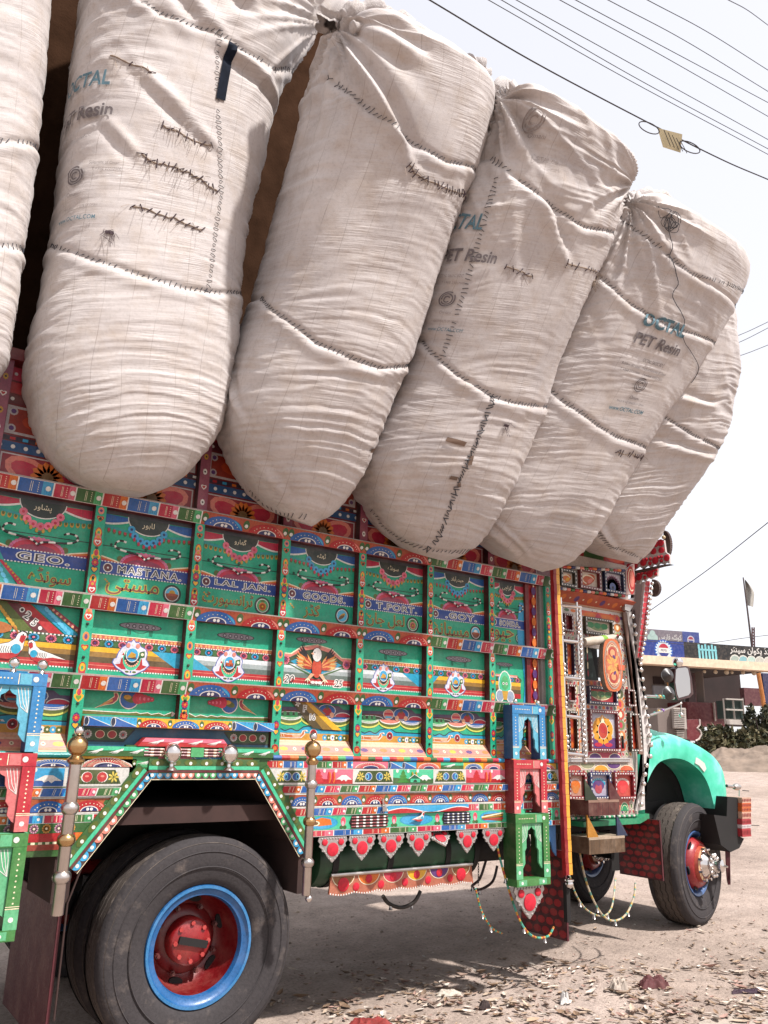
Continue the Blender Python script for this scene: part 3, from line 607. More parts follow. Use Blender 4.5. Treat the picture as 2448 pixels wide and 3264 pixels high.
ink(3, 'print_ink_faint', [('OCTAL SAOC FZC', 975, 598, .016, .16), ('T +968 23217500', 980, 612, .016, .14), ('Omani', 964, 677, .018, .065), ('SULTANATE OF OMAN', 964, 695, .013, .14), ('Omani', 1160, 294, .022, .09), ('OCTAL.COM', 1180, 350, .024, .2)])
for k, sx, v, r, mat in ((1, 165, 382, .046, 'print_ink'), (4, 1386, 834, .056, 'print_ink'), (3, 968, 649, .048, 'print_ink'), (3, 1152, 262, .055, 'print_ink_faint')):
    for rr, wd_, a0, a1 in ((r, .008, 60, 400), (r * .72, .007, 200, 540), (r * .42, .007, 40, 320)):
        mb = MB(); BD[k].ring(mb, sx, v, rr, wd_, a0, a1); mb.build('printed_emblem', mat, BR[k])
mb = MB(); BD[1].patch(mb, 484, 155, .055, .34, 0, .007, 3, 14); mb.build('strap', 'black_strap', BR[1])
for (k, x, y, wd, h, a) in ((3, 984, 954, .14, .028, -8), (3, 1013, 993, .03, .06, 4), (3, 980, 1032, .055, .022, -4), (3, 991, 1047, .02, .025, 20), (2, 787, 970, .05, .025, 10), (4, 1316, 1076, .03, .025, 5)):
    mb = MB(); BD[k].patch(mb, x, y, wd, h, a, .008); mb.build('tape_patch', 'brown_tape', BR[k])
for (k, x, y) in ((1, 237, 502), (3, 1092, 919)):
    mb = MB(); BD[k].patch(mb, x, y, .04, .016, -8, .005); BD[k].whisk(mb, *BD[k].find(x, y), 16, .05); o = mb.build('torn_hole', 'thread_brown', BR[k]); o['kind'] = 'stuff'
# knots: gathered cloth between neighbours
def knot(k, px, py, Y, r, seed, lean=(0.6, 0, .5)):
    c = W(px, py, Y); rr = random.Random(seed); mb = MB(); d = np.array(lean, float); d /= np.linalg.norm(d); n = 26; m = 18; vs = []
    e1 = np.cross(d, (0, 1., 0)); e1 /= np.linalg.norm(e1); e2 = np.cross(d, e1); fold = [rr.uniform(0, 6.28) for _ in range(4)]
    for i in range(m):
        t = i / (m - 1); prof = .25 + .85 * math.sin(math.pi * min(1, t * 1.15)) ** .7 if t < .85 else .55
        prof = (.95 if t < .1 else .55 if t < .22 else 1.0 * math.sin(math.pi * (.25 + .75 * t)) ** .6 if t < 1 else 0) 
        for j in range(n):
            a = 2 * math.pi * j / n; q = 1 + .22 * math.sin(5 * a + fold[0] + t * 2) * (1 - .4 * t) + .1 * math.sin(9 * a + fold[1])
            vs.append(c + d * (t - .3) * r * 2.6 + (e1 * math.cos(a) + e2 * math.sin(a)) * r * max(prof, .02) * q)
    mb.add(vs, [(i * n + j, i * n + (j + 1) % n, (i + 1) * n + (j + 1) % n, (i + 1) * n + j) for i in range(m - 1) for j in range(n)], '#cccccc', True)
    me = mb.mesh('tied_corner', 'woven_bag', 80); me.uv_layers.new(name='UV'); link('tied_corner', me, BR[k])
knot(2, 722 * DS, 46 * DS, -1.0, .085, 2, (.25, -.2, .6)); knot(3, 1076 * DS, 205 * DS, -1.15, .075, 5, (.3, -.2, .7)); knot(4, 1352 * DS, 438 * DS, -1.1, .07, 8, (.5, -.2, .5))
# hems rolled along the top edges
def hem(k, pts, r, Y0, kk):
    nrm = np.array([0, 1, -kk]); q = crom([WP(x * DS, y * DS, np.array([0, Y0, 2.7]), nrm) for x, y in pts], 40); mb = MB(); n = 14; rr = random.Random(k * 7 + len(pts)); ph = rr.uniform(0, 6)
    rad = [r * (.55 + .45 * math.sin(math.pi * min(1, (i + 2) / 39))) * (1 + .22 * math.sin(i * .9 + ph) + .12 * math.sin(i * 2.3)) for i in range(40)]
    mb.tube(q, rad, n, '#bbbbbb'); me = mb.mesh('rolled_hem', 'woven_bag', 80); me.uv_layers.new(name='UV'); link('rolled_hem', me, BR[k])
hem(2, [(738, 34), (800, 22), (880, 62), (950, 120), (1010, 165)], .06, -.12, -.36); hem(2, [(760, 58), (830, 70), (900, 118), (945, 150)], .04, -.30, -.36)
hem(2, [(985, 150), (1030, 152), (1055, 200)], .07, .05, -.36); hem(3, [(1082, 200), (1150, 228), (1240, 300), (1330, 352)], .05, -.12, -.42); hem(4, [(1355, 428), (1420, 425), (1480, 478), (1560, 530)], .05, -.12, -.44); hem(4, [(1530, 520), (1580, 535), (1605, 580)], .05, .05, -.44)
# loose dark twine on the bale with the address
b = BD[4]; mb = MB(); tw = crom(b.trace([(1438, 470), (1448, 520), (1445, 560), (1462, 610), (1452, 640), (1475, 690), (1468, 720), (1490, 760), (1483, 800), (1497, 830)]), 50); mb.tube([b.at(a, v, .012) for a, v in tw], .0026, 4, '#2a2c34')
for _ in range(7):
    a0, v0 = b.find(1440 + random.uniform(-8, 14), 475 + random.uniform(-15, 25)); mb.tube([b.at(a0 + .035 * math.cos(q * .7) * random.uniform(.7, 1.3), v0 + .04 * math.sin(q * .7), .015 + .01 * random.random()) for q in range(10)], .0022, 4, '#2a2c34')
mb.build('loose_twine', 'thread', BR[4])
# stand-in boxes for the load behind, coloured as deep shade between the bales
mb = MB(); mb.box(-2.6, 4.2, .42, 2.3, 2.9, 4.9, '#2c1d15'); mb.box(-2.6, 1.5, .421, 2.29, 4.9, 6.5, '#2c1d15'); mb.box(-2.6, 1.4, .422, 2.28, 6.5, 7.0, '#2c1d15'); mb.box(-2.6, .85, .423, 2.27, 7.0, 7.3, '#2c1d15'); o = mb.build('gap_shade_boxes', 'gap_shade'); tag(o, 'dark brown stand-in boxes coloured as the shade in the gaps between the white bales', 'cargo')
# ================================================================== truck body
TR = thing('painted_truck', 'overloaded long-nosed truck painted all over in green, red and blue folk patterns', 'truck', (1.6, 1.2, 0))
BW = .548; PW = .056; PD = .052
ZB = dict(r1=2.69, r2=2.152, r3=1.757); RH = .076
LT = {'red': 'salmon', 'blue': 'lblue', 'green': 'lgreen', 'crimson': 'pink', 'dgreen': 'lgreen', 'orange': 'yellow'}
def block(a, x0, x1, y0, y1, c1, c2, sl=0., dot=True):
    w_ = x1 - x0; h = y1 - y0; xm = x0 + w_ * .66
    q = lambda x, y: (x + sl * (y - y0), y)
    a.poly([q(x0, y0), q(x1, y0), q(x1, y1), q(x0, y1)], 'white')
    e = min(.007, w_ * .06); a.poly([q(x0, y0 + .002), q(x1 - e, y0 + .002), q(x1 - e, y1 - .002), q(x0, y1 - .002)], jit(c1))
    a.poly([q(xm, y0 + .002), q(x1 - e, y0 + .002), q(x1 - e, y1 - .002), q(xm, y1 - .002)], jit(c2))
    if w_ > .05:
        for f in (.33, .38): a.line([q(x0 + w_ * f, y0 + .15 * h), q(x0 + w_ * f, y1 - .15 * h)], .0018, 'cream')
        a.polys([[q(x0 + w_ * .55 + dx, y0 + h * fy + dy) for dx, dy in ((-.002, -.002), (.002, -.002), (.002, .002), (-.002, .002))] for fy in (.2, .35, .5, .65, .8)], 'cream')
        for f in (.74, .80, .88, .93): a.line([q(x0 + w_ * f, y0 + .08 * h), q(x0 + w_ * f, y1 - random.uniform(.1, .4) * h)], .0014, jit(c1, .3))
    if dot: a.dot(*q(x0 + w_ * .83, (y0 + y1) / 2), min(.19 * h, .013), 'white', 10)
SEQ = [('red', 'orange', .24), ('blue', 'lblue', .31), ('crimson', 'pink', .2), ('dgreen', 'lgreen', .25)]
def blocks(a, x0, x1, y0, y1, seq=SEQ, sl=0., start=0, unit=None):
    unit = unit or (x1 - x0); x = x0; i = start
    while x < x1 - .004:
        c1, c2, f = seq[i % len(seq)]; xe = min(x1, x + f * unit); block(a, x, xe, y0, y1, c1, c2, sl); x = xe; i += 1
def arch(a, cx, y0, rx, ry, c1, c2, dark='navy', rays=False, dots=True):
    a.ell(cx, y0, rx, ry, 'white' if rays else jit(c1, .2), 16, 0, 180); k = .95
    a.ell(cx, y0, rx * k, ry * .94, c1, 16, 0, 180); a.ell(cx, y0, rx * k, ry * .94, c2, 8, 0, 62)
    if rays: a.polys([[(cx + rx * .55 * math.cos(t), y0 + ry * .6 * math.sin(t)), (cx + rx * .98 * math.cos(t - .02), y0 + ry * .96 * math.sin(t - .02)), (cx + rx * .98 * math.cos(t + .02), y0 + ry * .96 * math.sin(t + .02))] for t in np.linspace(.1, 3.04, 22)], 'cream')
    else: a.polys([[(cx + rx * .74 * math.cos(t) + dx, y0 + ry * .72 * math.sin(t) + dy) for dx, dy in ((-.0022, -.0022), (.0022, -.0022), (.0022, .0022), (-.0022, .0022))] for t in np.linspace(.35, 2.8, 9)], 'cream')
    a.ell(cx, y0, rx * .52, ry * .5, 'white', 12, 0, 180); a.ell(cx, y0, rx * .47, ry * .42, dark, 12, 0, 180)
    if dots: r = min(ry * .15, rx * .12); a.dot(cx - r * 1.2, y0 + ry * .2, r, 'white', 8); a.dot(cx + r * 1.2, y0 + ry * .2, r, 'white', 8)
def arches(a, x0, x1, y0, y1, n=2, base='#a8582c', rays=False, start=0):
    a.rect(x0, y0, x1, y1, base); h = y1 - y0; wd = (x1 - x0) / n
    a.polys([[(x0 + (x1 - x0) * i / 26, y1 - h * .04), (x0 + (x1 - x0) * i / 26 + .0015, y1 - h * .04), (x0 + (x1 - x0) * i / 26 + .0015, y1 - h * .24)] for i in range(26)], 'black')
    for i in range(n + 1):
        x = x0 + wd * i; r = h * .27
        a.ell(min(max(x, x0 + r), x1 - r), y0 + h * .55, r, h * .36, 'dgreen' if not rays else 'olive', 12); a.dot(min(max(x, x0 + r), x1 - r), y0 + h * .45, h * .15, 'white')
    for i in range(n):
        c = [('blue', 'lblue'), ('red', 'salmon')][(i + start) % 2]; arch(a, x0 + wd * (i + .5), y0 + .002, wd * .43, h * .84, *c, rays=rays)

def bird(a, x, y, s, flip, body='white', belly='red', wing='cyan'):
    f = -1 if flip else 1; q = lambda pts: [(x + f * s * u, y + s * v) for u, v in pts]
    o = [(-1.1, .02), (-.5, .22), (.0, .36), (.18, .50), (.24, .66), (.36, .74), (.48, .70), (.52, .60), (.46, .45), (.44, .2), (.30, -.05), (.05, -.16), (-.3, -.14), (-.6, -.02)]
    a.poly(q([(u * 1.03, v * 1.06) for u, v in o]), 'black'); a.poly(q(o), body)
    a.poly(q([(-1.1, .02), (-.55, .08), (-.2, .02), (.2, .05), (.42, .15), (.30, -.05), (.05, -.16), (-.3, -.14), (-.6, -.02)]), belly)
    a.poly(q([(.33, .62), (.5, .62), (.46, .45), (.40, .36), (.30, .45)]), belly); a.ell(*q([(.24, .18)])[0], s * .15, s * .16, wing, 12)
    a.poly(q([(.52, .62), (.60, .58), (.51, .56)]), 'red'); a.dot(*q([(.40, .64)])[0], s * .03, 'black', 6)
    for i in range(6): a.line(q([(-.25 + i * .07, .25), (-.28 + i * .07, .12), (-.24 + i * .07, .04)]), s * .018, 'black')
def emblem(a, x, y, s, kind=0):
    o = [(-.42, -.62), (-.78, -.42), (-.98, -.18), (-.92, .0), (-.80, .05), (-.72, .35), (-.55, .62), (-.40, .72), (-.28, .93), (-.12, .92), (0, 1.08), (.12, .92), (.28, .93), (.42, .72), (.70, .60), (.80, .4), (.74, .1), (.86, -.05), (.95, -.2), (.74, -.45), (.42, -.62), (.25, -.72), (0, -.78), (-.25, -.72)]
    q = lambda pts, k=1.: [(x + s * .62 * u * k, y + s * .62 * v * k) for u, v in pts]
    a.poly(q(o, 1.06), '#4a5a9a'); a.poly(q(o), '#c9c6d4')
    a.poly(q([(-.5, -.5), (-.86, -.28), (-.6, -.22), (-.55, .1), (-.42, .05), (-.45, -.2), (-.25, -.5)]), 'red'); a.poly(q([(.5, -.5), (.86, -.28), (.6, -.22), (.55, .1), (.42, .05), (.45, -.2), (.25, -.5)]), 'red')
    a.ell(*q([(0, .05)])[0], s * .30, s * .36, 'mint', 16); a.ell(*q([(0, .1)])[0], s * .26, s * .29, 'black', 16)
    for t in np.linspace(200, 340, 9): a.ell(x + s * .225 * math.cos(R(t)), y + s * .05 + s * .25 * math.sin(R(t)), s * .032, s * .032, 'peach', 7)
    a.ell(x, y + s * .17, s * .22, s * .24, 'white', 16); a.ell(x, y + s * .17, s * .195, s * .215, 'lblue', 16)
    if kind % 2 == 0:
        a.rect(x - .15 * s, y + .06 * s, x + .15 * s, y + .17 * s, '#a8441c'); a.rect(x - .02 * s, y + .06 * s, x + .10 * s, y + .27 * s, '#b8541c'); a.ell(x - .09 * s, y + .18 * s, .05 * s, .05 * s, 'white', 8, 0, 180)
        for u in (-.1, .04, .1): a.rect(x + (u - .018) * s, y + .06 * s, x + (u + .018) * s, y + .12 * s, 'maroon')
    else: a.poly([(x - .16 * s, y + .08 * s), (x + .1 * s, y + .07 * s), (x + .12 * s, y + .2 * s), (x - .04 * s, y + .27 * s)], 'gold'); a.poly([(x - .1 * s, y + .04 * s), (x + .14 * s, y + .04 * s), (x + .12 * s, y + .12 * s)], 'brown')
    a.rect(x - .16 * s, y + .035 * s, x + .16 * s, y + .06 * s, 'navy')
    a.ell(x - .16 * s, y + .47 * s, .07 * s, .075 * s, 'salmon', 9); a.ell(x + .16 * s, y + .47 * s, .07 * s, .075 * s, 'salmon', 9); a.poly([(x, y + .58 * s), (x + .03 * s, y + .50 * s), (x, y + .45 * s), (x - .03 * s, y + .5 * s)], 'cream')
    a.poly(q([(-.62, -.05), (-.5, .5), (-.38, .55), (-.40, .3)]), 'white'); a.poly(q([(-.55, .25), (-.46, .38), (-.42, .2)]), 'red'); a.poly(q([(.42, .12), (.68, .2), (.66, .52), (.40, .45)]), 'dgreen'); a.dot(*q([(.54, .33)])[0], s * .05, 'cream', 8)
    a.dot(x, y - .38 * s, .05 * s, 'cream', 8); a.dot(x, y - .38 * s, .035 * s, 'blue', 8); a.ell(x - .12 * s, y - .38 * s, .07 * s, .035 * s, 'olive', 8); a.ell(x + .12 * s, y - .38 * s, .07 * s, .035 * s, 'olive', 8)
def flowers(a, x0, x1, y0, y1, n, cols=(('pink', 'purple'), ('lblue', 'pink')), base='#1d3a1a'):
    a.rect(x0, y0, x1, y1, base); wd = (x1 - x0) / n; h = y1 - y0
    for i in range(n):
        c = cols[i % len(cols)]; a.ell(x0 + wd * (i + 1), (y0 + y1) / 2, wd * .2, h * .42, 'dgreen', 8); a.flower(x0 + wd * (i + .5), (y0 + y1) / 2, wd * .34, 13, c[0], c[1], .42, h * .5)

NAMES = ['GEO.', 'MASTANA.', 'LAL JAN.', 'GOODS.', 'T.PORT.', '.GOY.', 'SONDA.']
TOWN = ['پشاور', 'لاہور', 'گھارو', 'ٹھٹہ', 'سونڈہ', 'حیدرآباد', 'کراچی']
URD = ['سونڈہ', 'مستی', 'ٹرانسپورٹ', 'گڈز', 'لعل جان', 'مستانہ', 'جیو']
def roundel(a, x, y, r, i):
    a.dot(x, y, r, '#173026', 18); a.dot(x, y, r * .78, 'white', 18)
    if i in (1, 5): a.dot(x, y, r * .7, 'sky', 16); a.ell(x, y, r * .7, r * .7, '#7c3a20', 10, 180, 360); a.ell(x, y + r * .05, r * .35, r * .35, 'gold' if i == 1 else 'white', 10, 0, 180); a.rect(x - r * .5, y - r * .2, x + r * .5, y + r * .05, '#a04a24')
    elif i == 3: a.dot(x, y, r * .7, 'sky', 16); a.ell(x, y, r * .5, r * .2, 'gold', 10, 0, 360, 35); a.ell(x - r * .1, y - r * .2, r * .5, r * .18, 'brown', 10, 0, 360, 30)
    else: a.dot(x, y, r * .7, 'lgreen', 16); a.flower(x, y - r * .1, r * .5, 12, 'orange' if i != 4 else 'salmon', 'yellow'); a.ell(x, y + r * .5, r * .3, r * .12, 'olive', 8)
def row1(a, w_, h, i):
    c1, c2 = (('crimson', 'olive'), ('blue', 'crimson'))[i % 2]; H = h
    a.rect(0, h * .955, w_, h, '#3a3a40')
    for s in (0, 1):
        cx = 0 if s == 0 else w_; pts = [(cx, h * .955)] + [(cx + (1 - 2 * s) * w_ * .36 * t, h * .955 - h * .11 * math.cos(t * 1.45) ** .8) for t in np.linspace(0, 1, 9)]
        p2 = [(x, y - .007 if k > 0 else y) for k, (x, y) in enumerate(pts)]; a.poly([(x, min(y, h * .955)) for x, y in p2], 'white'); a.poly([(x, min(y + .003, h * .953)) for x, y in pts], jit(c1))
        for t in np.linspace(.06, .8, 10): a.line([(cx + (1 - 2 * s) * w_ * .33 * t, h * .95), (cx + (1 - 2 * s) * w_ * .33 * t, h * (.955 - .095 * math.cos(t * 1.4)))], .0014, jit(c1, .5))
        for t in np.linspace(.05, .95, 6):
            x = cx + (1 - 2 * s) * w_ * .33 * t; y = h * (.775 - .03 * t); a.ell(x, y, .010, .016, 'gold' if i % 2 == 0 else 'olive', 8); a.ell(x, y + .003, .007, .010, c2, 7)
        if 1: a.poly([(cx, h * .8), (cx + (1 - 2 * s) * w_ * .3, h * .765), (cx + (1 - 2 * s) * w_ * .3, h * .79), (cx, h * .84)], 'teal')
    a.ell(w_ / 2, h * .955, w_ * .235, h * .19, 'white', 18, 180, 360); a.ell(w_ / 2, h * .955, w_ * .225, h * .178, '#26302a', 18, 180, 360)
    a.text(urdu(TOWN[i]), w_ / 2, h * .885, h * .085, 'cream', wmax=w_ * .3)
    cc = 'pink' if i % 2 == 0 else 'lblue'
    for t in np.linspace(205, 335, 7): a.dot(w_ / 2 + w_ * .2 * math.cos(R(t)), h * .915 + h * .235 * math.sin(R(t)), .021, jit(cc, .25), 9); a.dot(w_ / 2 + w_ * .2 * math.cos(R(t)), h * .915 + h * .235 * math.sin(R(t)), .008, 'crimson' if i % 2 == 0 else 'navy', 7)
    for t in np.linspace(225, 315, 6): a.ell(w_ / 2 + w_ * .2 * math.cos(R(t)), h * .88 + h * .25 * math.sin(R(t)), .008, .012, 'gold' if i % 2 == 0 else 'crimson', 7)
    a.line([(0, h * .585), (w_, h * .585)], .004, '#05281c')
    for f in (.12, .5, .88): a.dot(w_ * f, h * .605, .008, '#0a3a2a', 8)
    # blue band with dome
    y0, y1 = h * .265, h * .405
    for s in (0, 1):
        cx = 0 if s == 0 else w_; g = 1 - 2 * s; a.poly([(cx, y1), (cx + g * w_ * .27, y1), (cx + g * w_ * .16, y1 + h * .035), (cx, y1 + h * .07)], 'cream'); a.poly([(cx, y1), (cx + g * w_ * .24, y1), (cx + g * w_ * .14, y1 + h * .025), (cx, y1 + h * .055)], 'orange'); a.poly([(cx, y1), (cx + g * w_ * .2, y1), (cx, y1 + h * .03)], 'crimson')
        a.dot(w_ / 2 - g * w_ * .27, y1 + h * .05, .017, 'olive', 9)
    a.ell(w_ / 2, y1, w_ * .27, h * .15, 'pink', 22, 0, 180); a.ell(w_ / 2, y1, w_ * .25, h * .12, 'crimson', 18, 0, 180); a.ell(w_ / 2, y1, w_ * .2, h * .07, '#8a2a4a', 14, 0, 180)
    a.polys([[(w_ / 2 + w_ * .255 * math.cos(t) + .009 * math.cos(u), y1 + h * .142 * math.sin(t) + .009 * math.sin(u)) for u in (0, 1.05, 2.1, 3.14, 4.2, 5.25)] for t in np.linspace(.08, 3.06, 17)], '#c4688e')
    a.rect(0, y0, w_, y1, '#0e3a86'); a.dash(0, y1, w_, y1, 30, .006, 'white'); a.dash(0, y0, w_, y0, 30, .006, 'white')
    for q in range(14): x = random.uniform(0, w_); a.line([(x, y0 + .006), (x + .002, y1 - .006)], .0015, '#1a4f9e')
    a.dot(w_ * .11, (y0 + y1) / 2, h * .055, 'white', 12); a.dot(w_ * .11, (y0 + y1) / 2, h * .044, 'maroon', 12); a.dot(w_ * .11, (y0 + y1) / 2, h * .012, 'white', 6)
    a.text(NAMES[i], w_ * .57, (y0 + y1) / 2, h * .098, '#140c10', fitw=w_ * (.36 + .05 * len(NAMES[i])) * .95, out='white', outw=.07, bold=.0, space=1.22)
    a.text(urdu(URD[i]), w_ * (.40 if i else .66), h * .135, h * .20, '#7a3428', wmax=w_ * .64, out='#a8a83a', outw=.035, bold=.0)
    for q in range(3): a.dot(w_ * (.1 + .02 * q), h * (.2 - .02 * q), .006, 'gold', 6)
    if i: roundel(a, w_ * .84, h * .13, w_ * .105, i)
    else:     # broad diagonal stripes
        st = [(0, 'red', .0), (.17, 'cyan', .0), (.30, '#067a52', 0), (.34, 'crimson', 0)]
        a.poly([(0, 0), (w_ * .20, 0), (0, h * .36)], 'red'); a.poly([(w_ * .20, 0), (w_ * .36, 0), (0, h * .62), (0, h * .36)], 'teal'); a.poly([(w_ * .39, 0), (w_ * .47, 0), (w_ * .19, h * .262), (w_ * .155, h * .262)], 'crimson')
        for t in np.linspace(.1, .9, 8): a.ell(w_ * .28 * (1 - t), h * .49 * t, .016, .01, 'sky', 7, 0, 360, 130); a.dot(w_ * (.43 - .25 * t * .9), h * .25 * t, .006, 'gold', 6)
        a.text('2', w_ * .035, h * .2, h * .12, '#140c10', out='white', outw=.08, ang=-25); a.text('0', w_ * .12, h * .06, h * .1, '#140c10', out='white', outw=.08)
def train(a, x, y, w_):
    a.ell(x, y, w_ / 2, w_ * .085, 'black', 18); a.ell(x, y, w_ * .47, w_ * .072, '#7d767c', 18)
    for f in (-.3, -.15, 0, .15, .3): a.dot(x + f * w_, y, w_ * .05, '#3a3338', 9); a.dot(x + f * w_, y, w_ * .028, '#9a9298', 8)
    for f in (-.28, -.25, -.22, .22, .25, .28): a.line([(x + f * w_, y - w_ * .07), (x + f * w_, y - w_ * .2)], .0024, '#0a2a1e')
    a.arc(x, y - w_ * .04, w_ * .2, w_ * .1, 190, 350, .002, '#0a2a1e')
def bands(a, w_, h, pal, dash=True):
    ys = [.13, .225, .31, .385, .46]
    for k in range(4): a.rect(0, h * ys[k], w_, h * ys[k + 1], pal[k])
    a.line([(0, h * .185), (w_, h * .185)], .003, 'salmon'); a.dash(0, h * .122, w_, h * .122, 34, .007, 'white')
YEL = ['red', '#4d3a16', '#8a6422', 'yellow']; GRY = ['red', '#5c6a64', '#98a2a2', '#d0d4d6']
def row2(a, w_, h, i):
    if i == 0:
        bands(a, w_, h, YEL); flowers(a, 0, w_, h * .46, h * .585, 6); a.dash(0, h * .59, w_, h * .59, 26, .009, 'white')
        for x0, x1, c in ((.20, .36, 'olive'), (.36, .50, 'maroon'), (.50, .64, 'red'), (.66, .80, 'cyan'), (.82, .90, '#8a2a3a')):
            a.poly([(w_ * (x0 + .22), h * .6), (w_ * (x1 + .22), h * .6), (w_ * x1 * .8, h * .995), (w_ * x0 * .8, h * .995)], c)
        for t in np.linspace(.05, .9, 8):
            a.ell(w_ * (.19 + .22 * (1 - t)), h * (.62 + .36 * t), .014, .009, 'gold', 7, 0, 360, 120); a.ell(w_ * (.64 + .28 * (1 - t)), h * (.62 + .36 * t), .016, .010, 'sky', 7, 0, 360, 120); a.dot(w_ * (.72 + .34 * (1 - t) - .02), h * (.62 + .36 * t), .007, 'peach', 6)
        a.text('2', w_ * .50, h * .83, h * .14, '#140c10', out='white', outw=.09, ang=-30); a.text('5', w_ * .57, h * .735, h * .13, '#140c10', out='white', outw=.09, ang=-30); a.dot(w_ * .44, h * .9, .013, 'white', 9); a.dot(w_ * .44, h * .9, .008, 'black', 8); a.dot(w_ * .63, h * .66, .01, 'white', 9)
        # lion at rest
        lx, ly = w_ * .10, h * .74; a.ell(lx + .03, ly - .045, .10, .028, '#5a2c10', 14); a.ell(lx + .05, ly - .04, .085, .03, '#a8602a', 14); a.dot(lx, ly, .058, '#1c1008', 16); a.petals(lx, ly, .056, 22, '#7a4a1e', .25, .3); a.ell(lx, ly, .035, .04, '#b87a40', 12); a.ell(lx, ly - .02, .02, .016, 'cream', 9)
        a.dot(lx - .012, ly + .008, .004, 'black', 6); a.dot(lx + .012, ly + .008, .004, 'black', 6); a.ell(lx, ly - .008, .007, .005, '#3a1c10', 6); a.arc(lx + .13, ly - .09, .04, .06, 0, 90, .006, '#a8602a')
        bird(a, w_ * .36, h * .25, .15, False); bird(a, w_ * .66, h * .22, .115, True)
        return
    if i == 6:
        pal = YEL; W2 = w_ * .86
        ys = [.13, .225, .31, .385, .46]; a.ell(W2 * .9, h * .37, W2 * .1, h * .24, 'dgreen', 12)
        for k in range(4): a.rect(0, h * ys[k], W2, h * ys[k + 1], pal[k])
        flowers(a, 0, W2, h * .46, h * .56, 5); a.rect(0, h * .56, W2 * .9, h * .61, 'salmon'); a.dash(0, h * .575, W2 * .9, h * .575, 18, .006, 'white')
        x, y = w_ * .40, h * .33; a.ell(x, y + .02, .062, .10, 'white', 16); a.ell(x, y + .02, .055, .092, 'mint', 16); a.ell(x, y + .035, .035, .05, 'lgreen', 12); a.ell(x - .05, y - .055, .04, .045, 'white', 12); a.ell(x - .05, y - .055, .033, .037, '#8a96a8', 12); a.ell(x + .05, y - .055, .04, .045, 'white', 12); a.ell(x + .05, y - .055, .033, .037, '#8a96a8', 12)
        a.poly([(x - .03, y - .02), (x + .03, y - .02), (x + .015, y - .08), (x - .015, y - .08)], 'gold'); a.dot(x - .015, y + .03, .01, 'white', 8); a.dot(x + .015, y + .03, .01, 'white', 8); a.dot(x - .015, y + .03, .005, 'black', 6); a.dot(x + .015, y + .03, .005, 'black', 6)
        train(a, w_ * .4, h * .82, w_ * .5); return
    if i == 3:
        bands(a, w_, h, ['red', '#5c6a64', '#98a2a2', '#d0d4d6'])
        a.poly([(0, h * .46), (w_ * .12, h * .46), (w_ * .5, h * .26), (w_ * .88, h * .46), (w_, h * .46), (w_, h * .43), (w_ * .86, h * .43), (w_ * .5, h * .22), (w_ * .14, h * .43), (0, h * .43)], 'dgreen')
        a.poly([(0, h * .46), (w_, h * .46), (w_, h * .64), (w_ * .86, h * .64), (w_ * .72, h * .78), (w_ * .5, h * .84), (w_ * .28, h * .78), (w_ * .14, h * .64), (0, h * .64)], 'cream')
        a.poly([(0, h * .46), (w_, h * .46), (w_, h * .625), (w_ * .85, h * .625), (w_ * .71, h * .765), (w_ * .5, h * .825), (w_ * .29, h * .765), (w_ * .15, h * .625), (0, h * .625)], 'salmon')
        a.poly([(0, h * .46), (w_, h * .46), (w_, h * .57), (w_ * .87, h * .57), (w_ * .70, h * .70), (w_ * .5, h * .76), (w_ * .30, h * .70), (w_ * .13, h * .57), (0, h * .57)], '#1d3a1a')
        for x, y, c in ((.07, .52, 'pink'), (.93, .52, 'pink'), (.5, .7, 'pink')): a.flower(w_ * x, h * y, .03, 12, c, 'purple')
        a.poly([(w_ * .14, h * .5), (w_ * .3, h * .60), (w_ * .5, h * .3), (w_ * .7, h * .6), (w_ * .86, h * .5), (w_ * .5, h * .27)], 'cyan')
        for s in (-1, 1):
            for k in range(9):
                t = k / 8; ang = 122 + 50 * t; a.leaf(w_ * (.5 + s * .05), h * .40, w_ * (.33 - .09 * t), .03, ang if s < 0 else 180 - ang, 'black' if k < 3 else '#c8742a' if k % 2 else '#c8a86a')
            for k in range(6): t = k / 5; ang = 118 + 55 * t; a.leaf(w_ * (.5 + s * .05), h * .40, w_ * (.19 - .03 * t), .02, ang if s < 0 else 180 - ang, '#a8341c' if k % 2 else '#d08a4a')
        a.ell(w_ * .5, h * .42, w_ * .075, h * .19, 'black', 14); a.ell(w_ * .5, h * .42, w_ * .068, h * .18, '#b23a1c', 14); a.ell(w_ * .495, h * .65, w_ * .07, h * .13, 'black', 14); a.ell(w_ * .495, h * .65, w_ * .063, h * .122, 'white', 14); a.poly([(w_ * .44, h * .69), (w_ * .405, h * .66), (w_ * .45, h * .64)], 'peach'); a.dot(w_ * .46, h * .69, .004, 'black', 6)
        for s in (-1, 1):
            a.poly([(w_ * (.5 + s * .03), h * .30), (w_ * (.5 + s * .08), h * .32), (w_ * (.5 + s * .13), h * .22), (w_ * (.5 + s * .10), h * .20)], 'peach')
            for u in (.10, .13, .16): a.leaf(w_ * (.5 + s * .12), h * .23, .03, .008, -90 + s * (u - .13) * 1500, 'cream')
        a.text('20', w_ * .13, h * .19, h * .17, '#140c10', out='white', outw=.09, shear=.25, wmax=w_ * .2); a.text('25', w_ * .82, h * .17, h * .16, '#140c10', out='white', outw=.09, shear=.25, wmax=w_ * .2)
        for s in (-1, 0, 1): a.ell(w_ * (.5 + .05 * s), h * .16, .016 if s else .012, .009, 'white', 9)
        train(a, w_ * .42, h * .90, w_ * .44); return
    pal = {1: YEL, 2: GRY, 4: GRY, 5: YEL}[i]; bands(a, w_, h, pal)
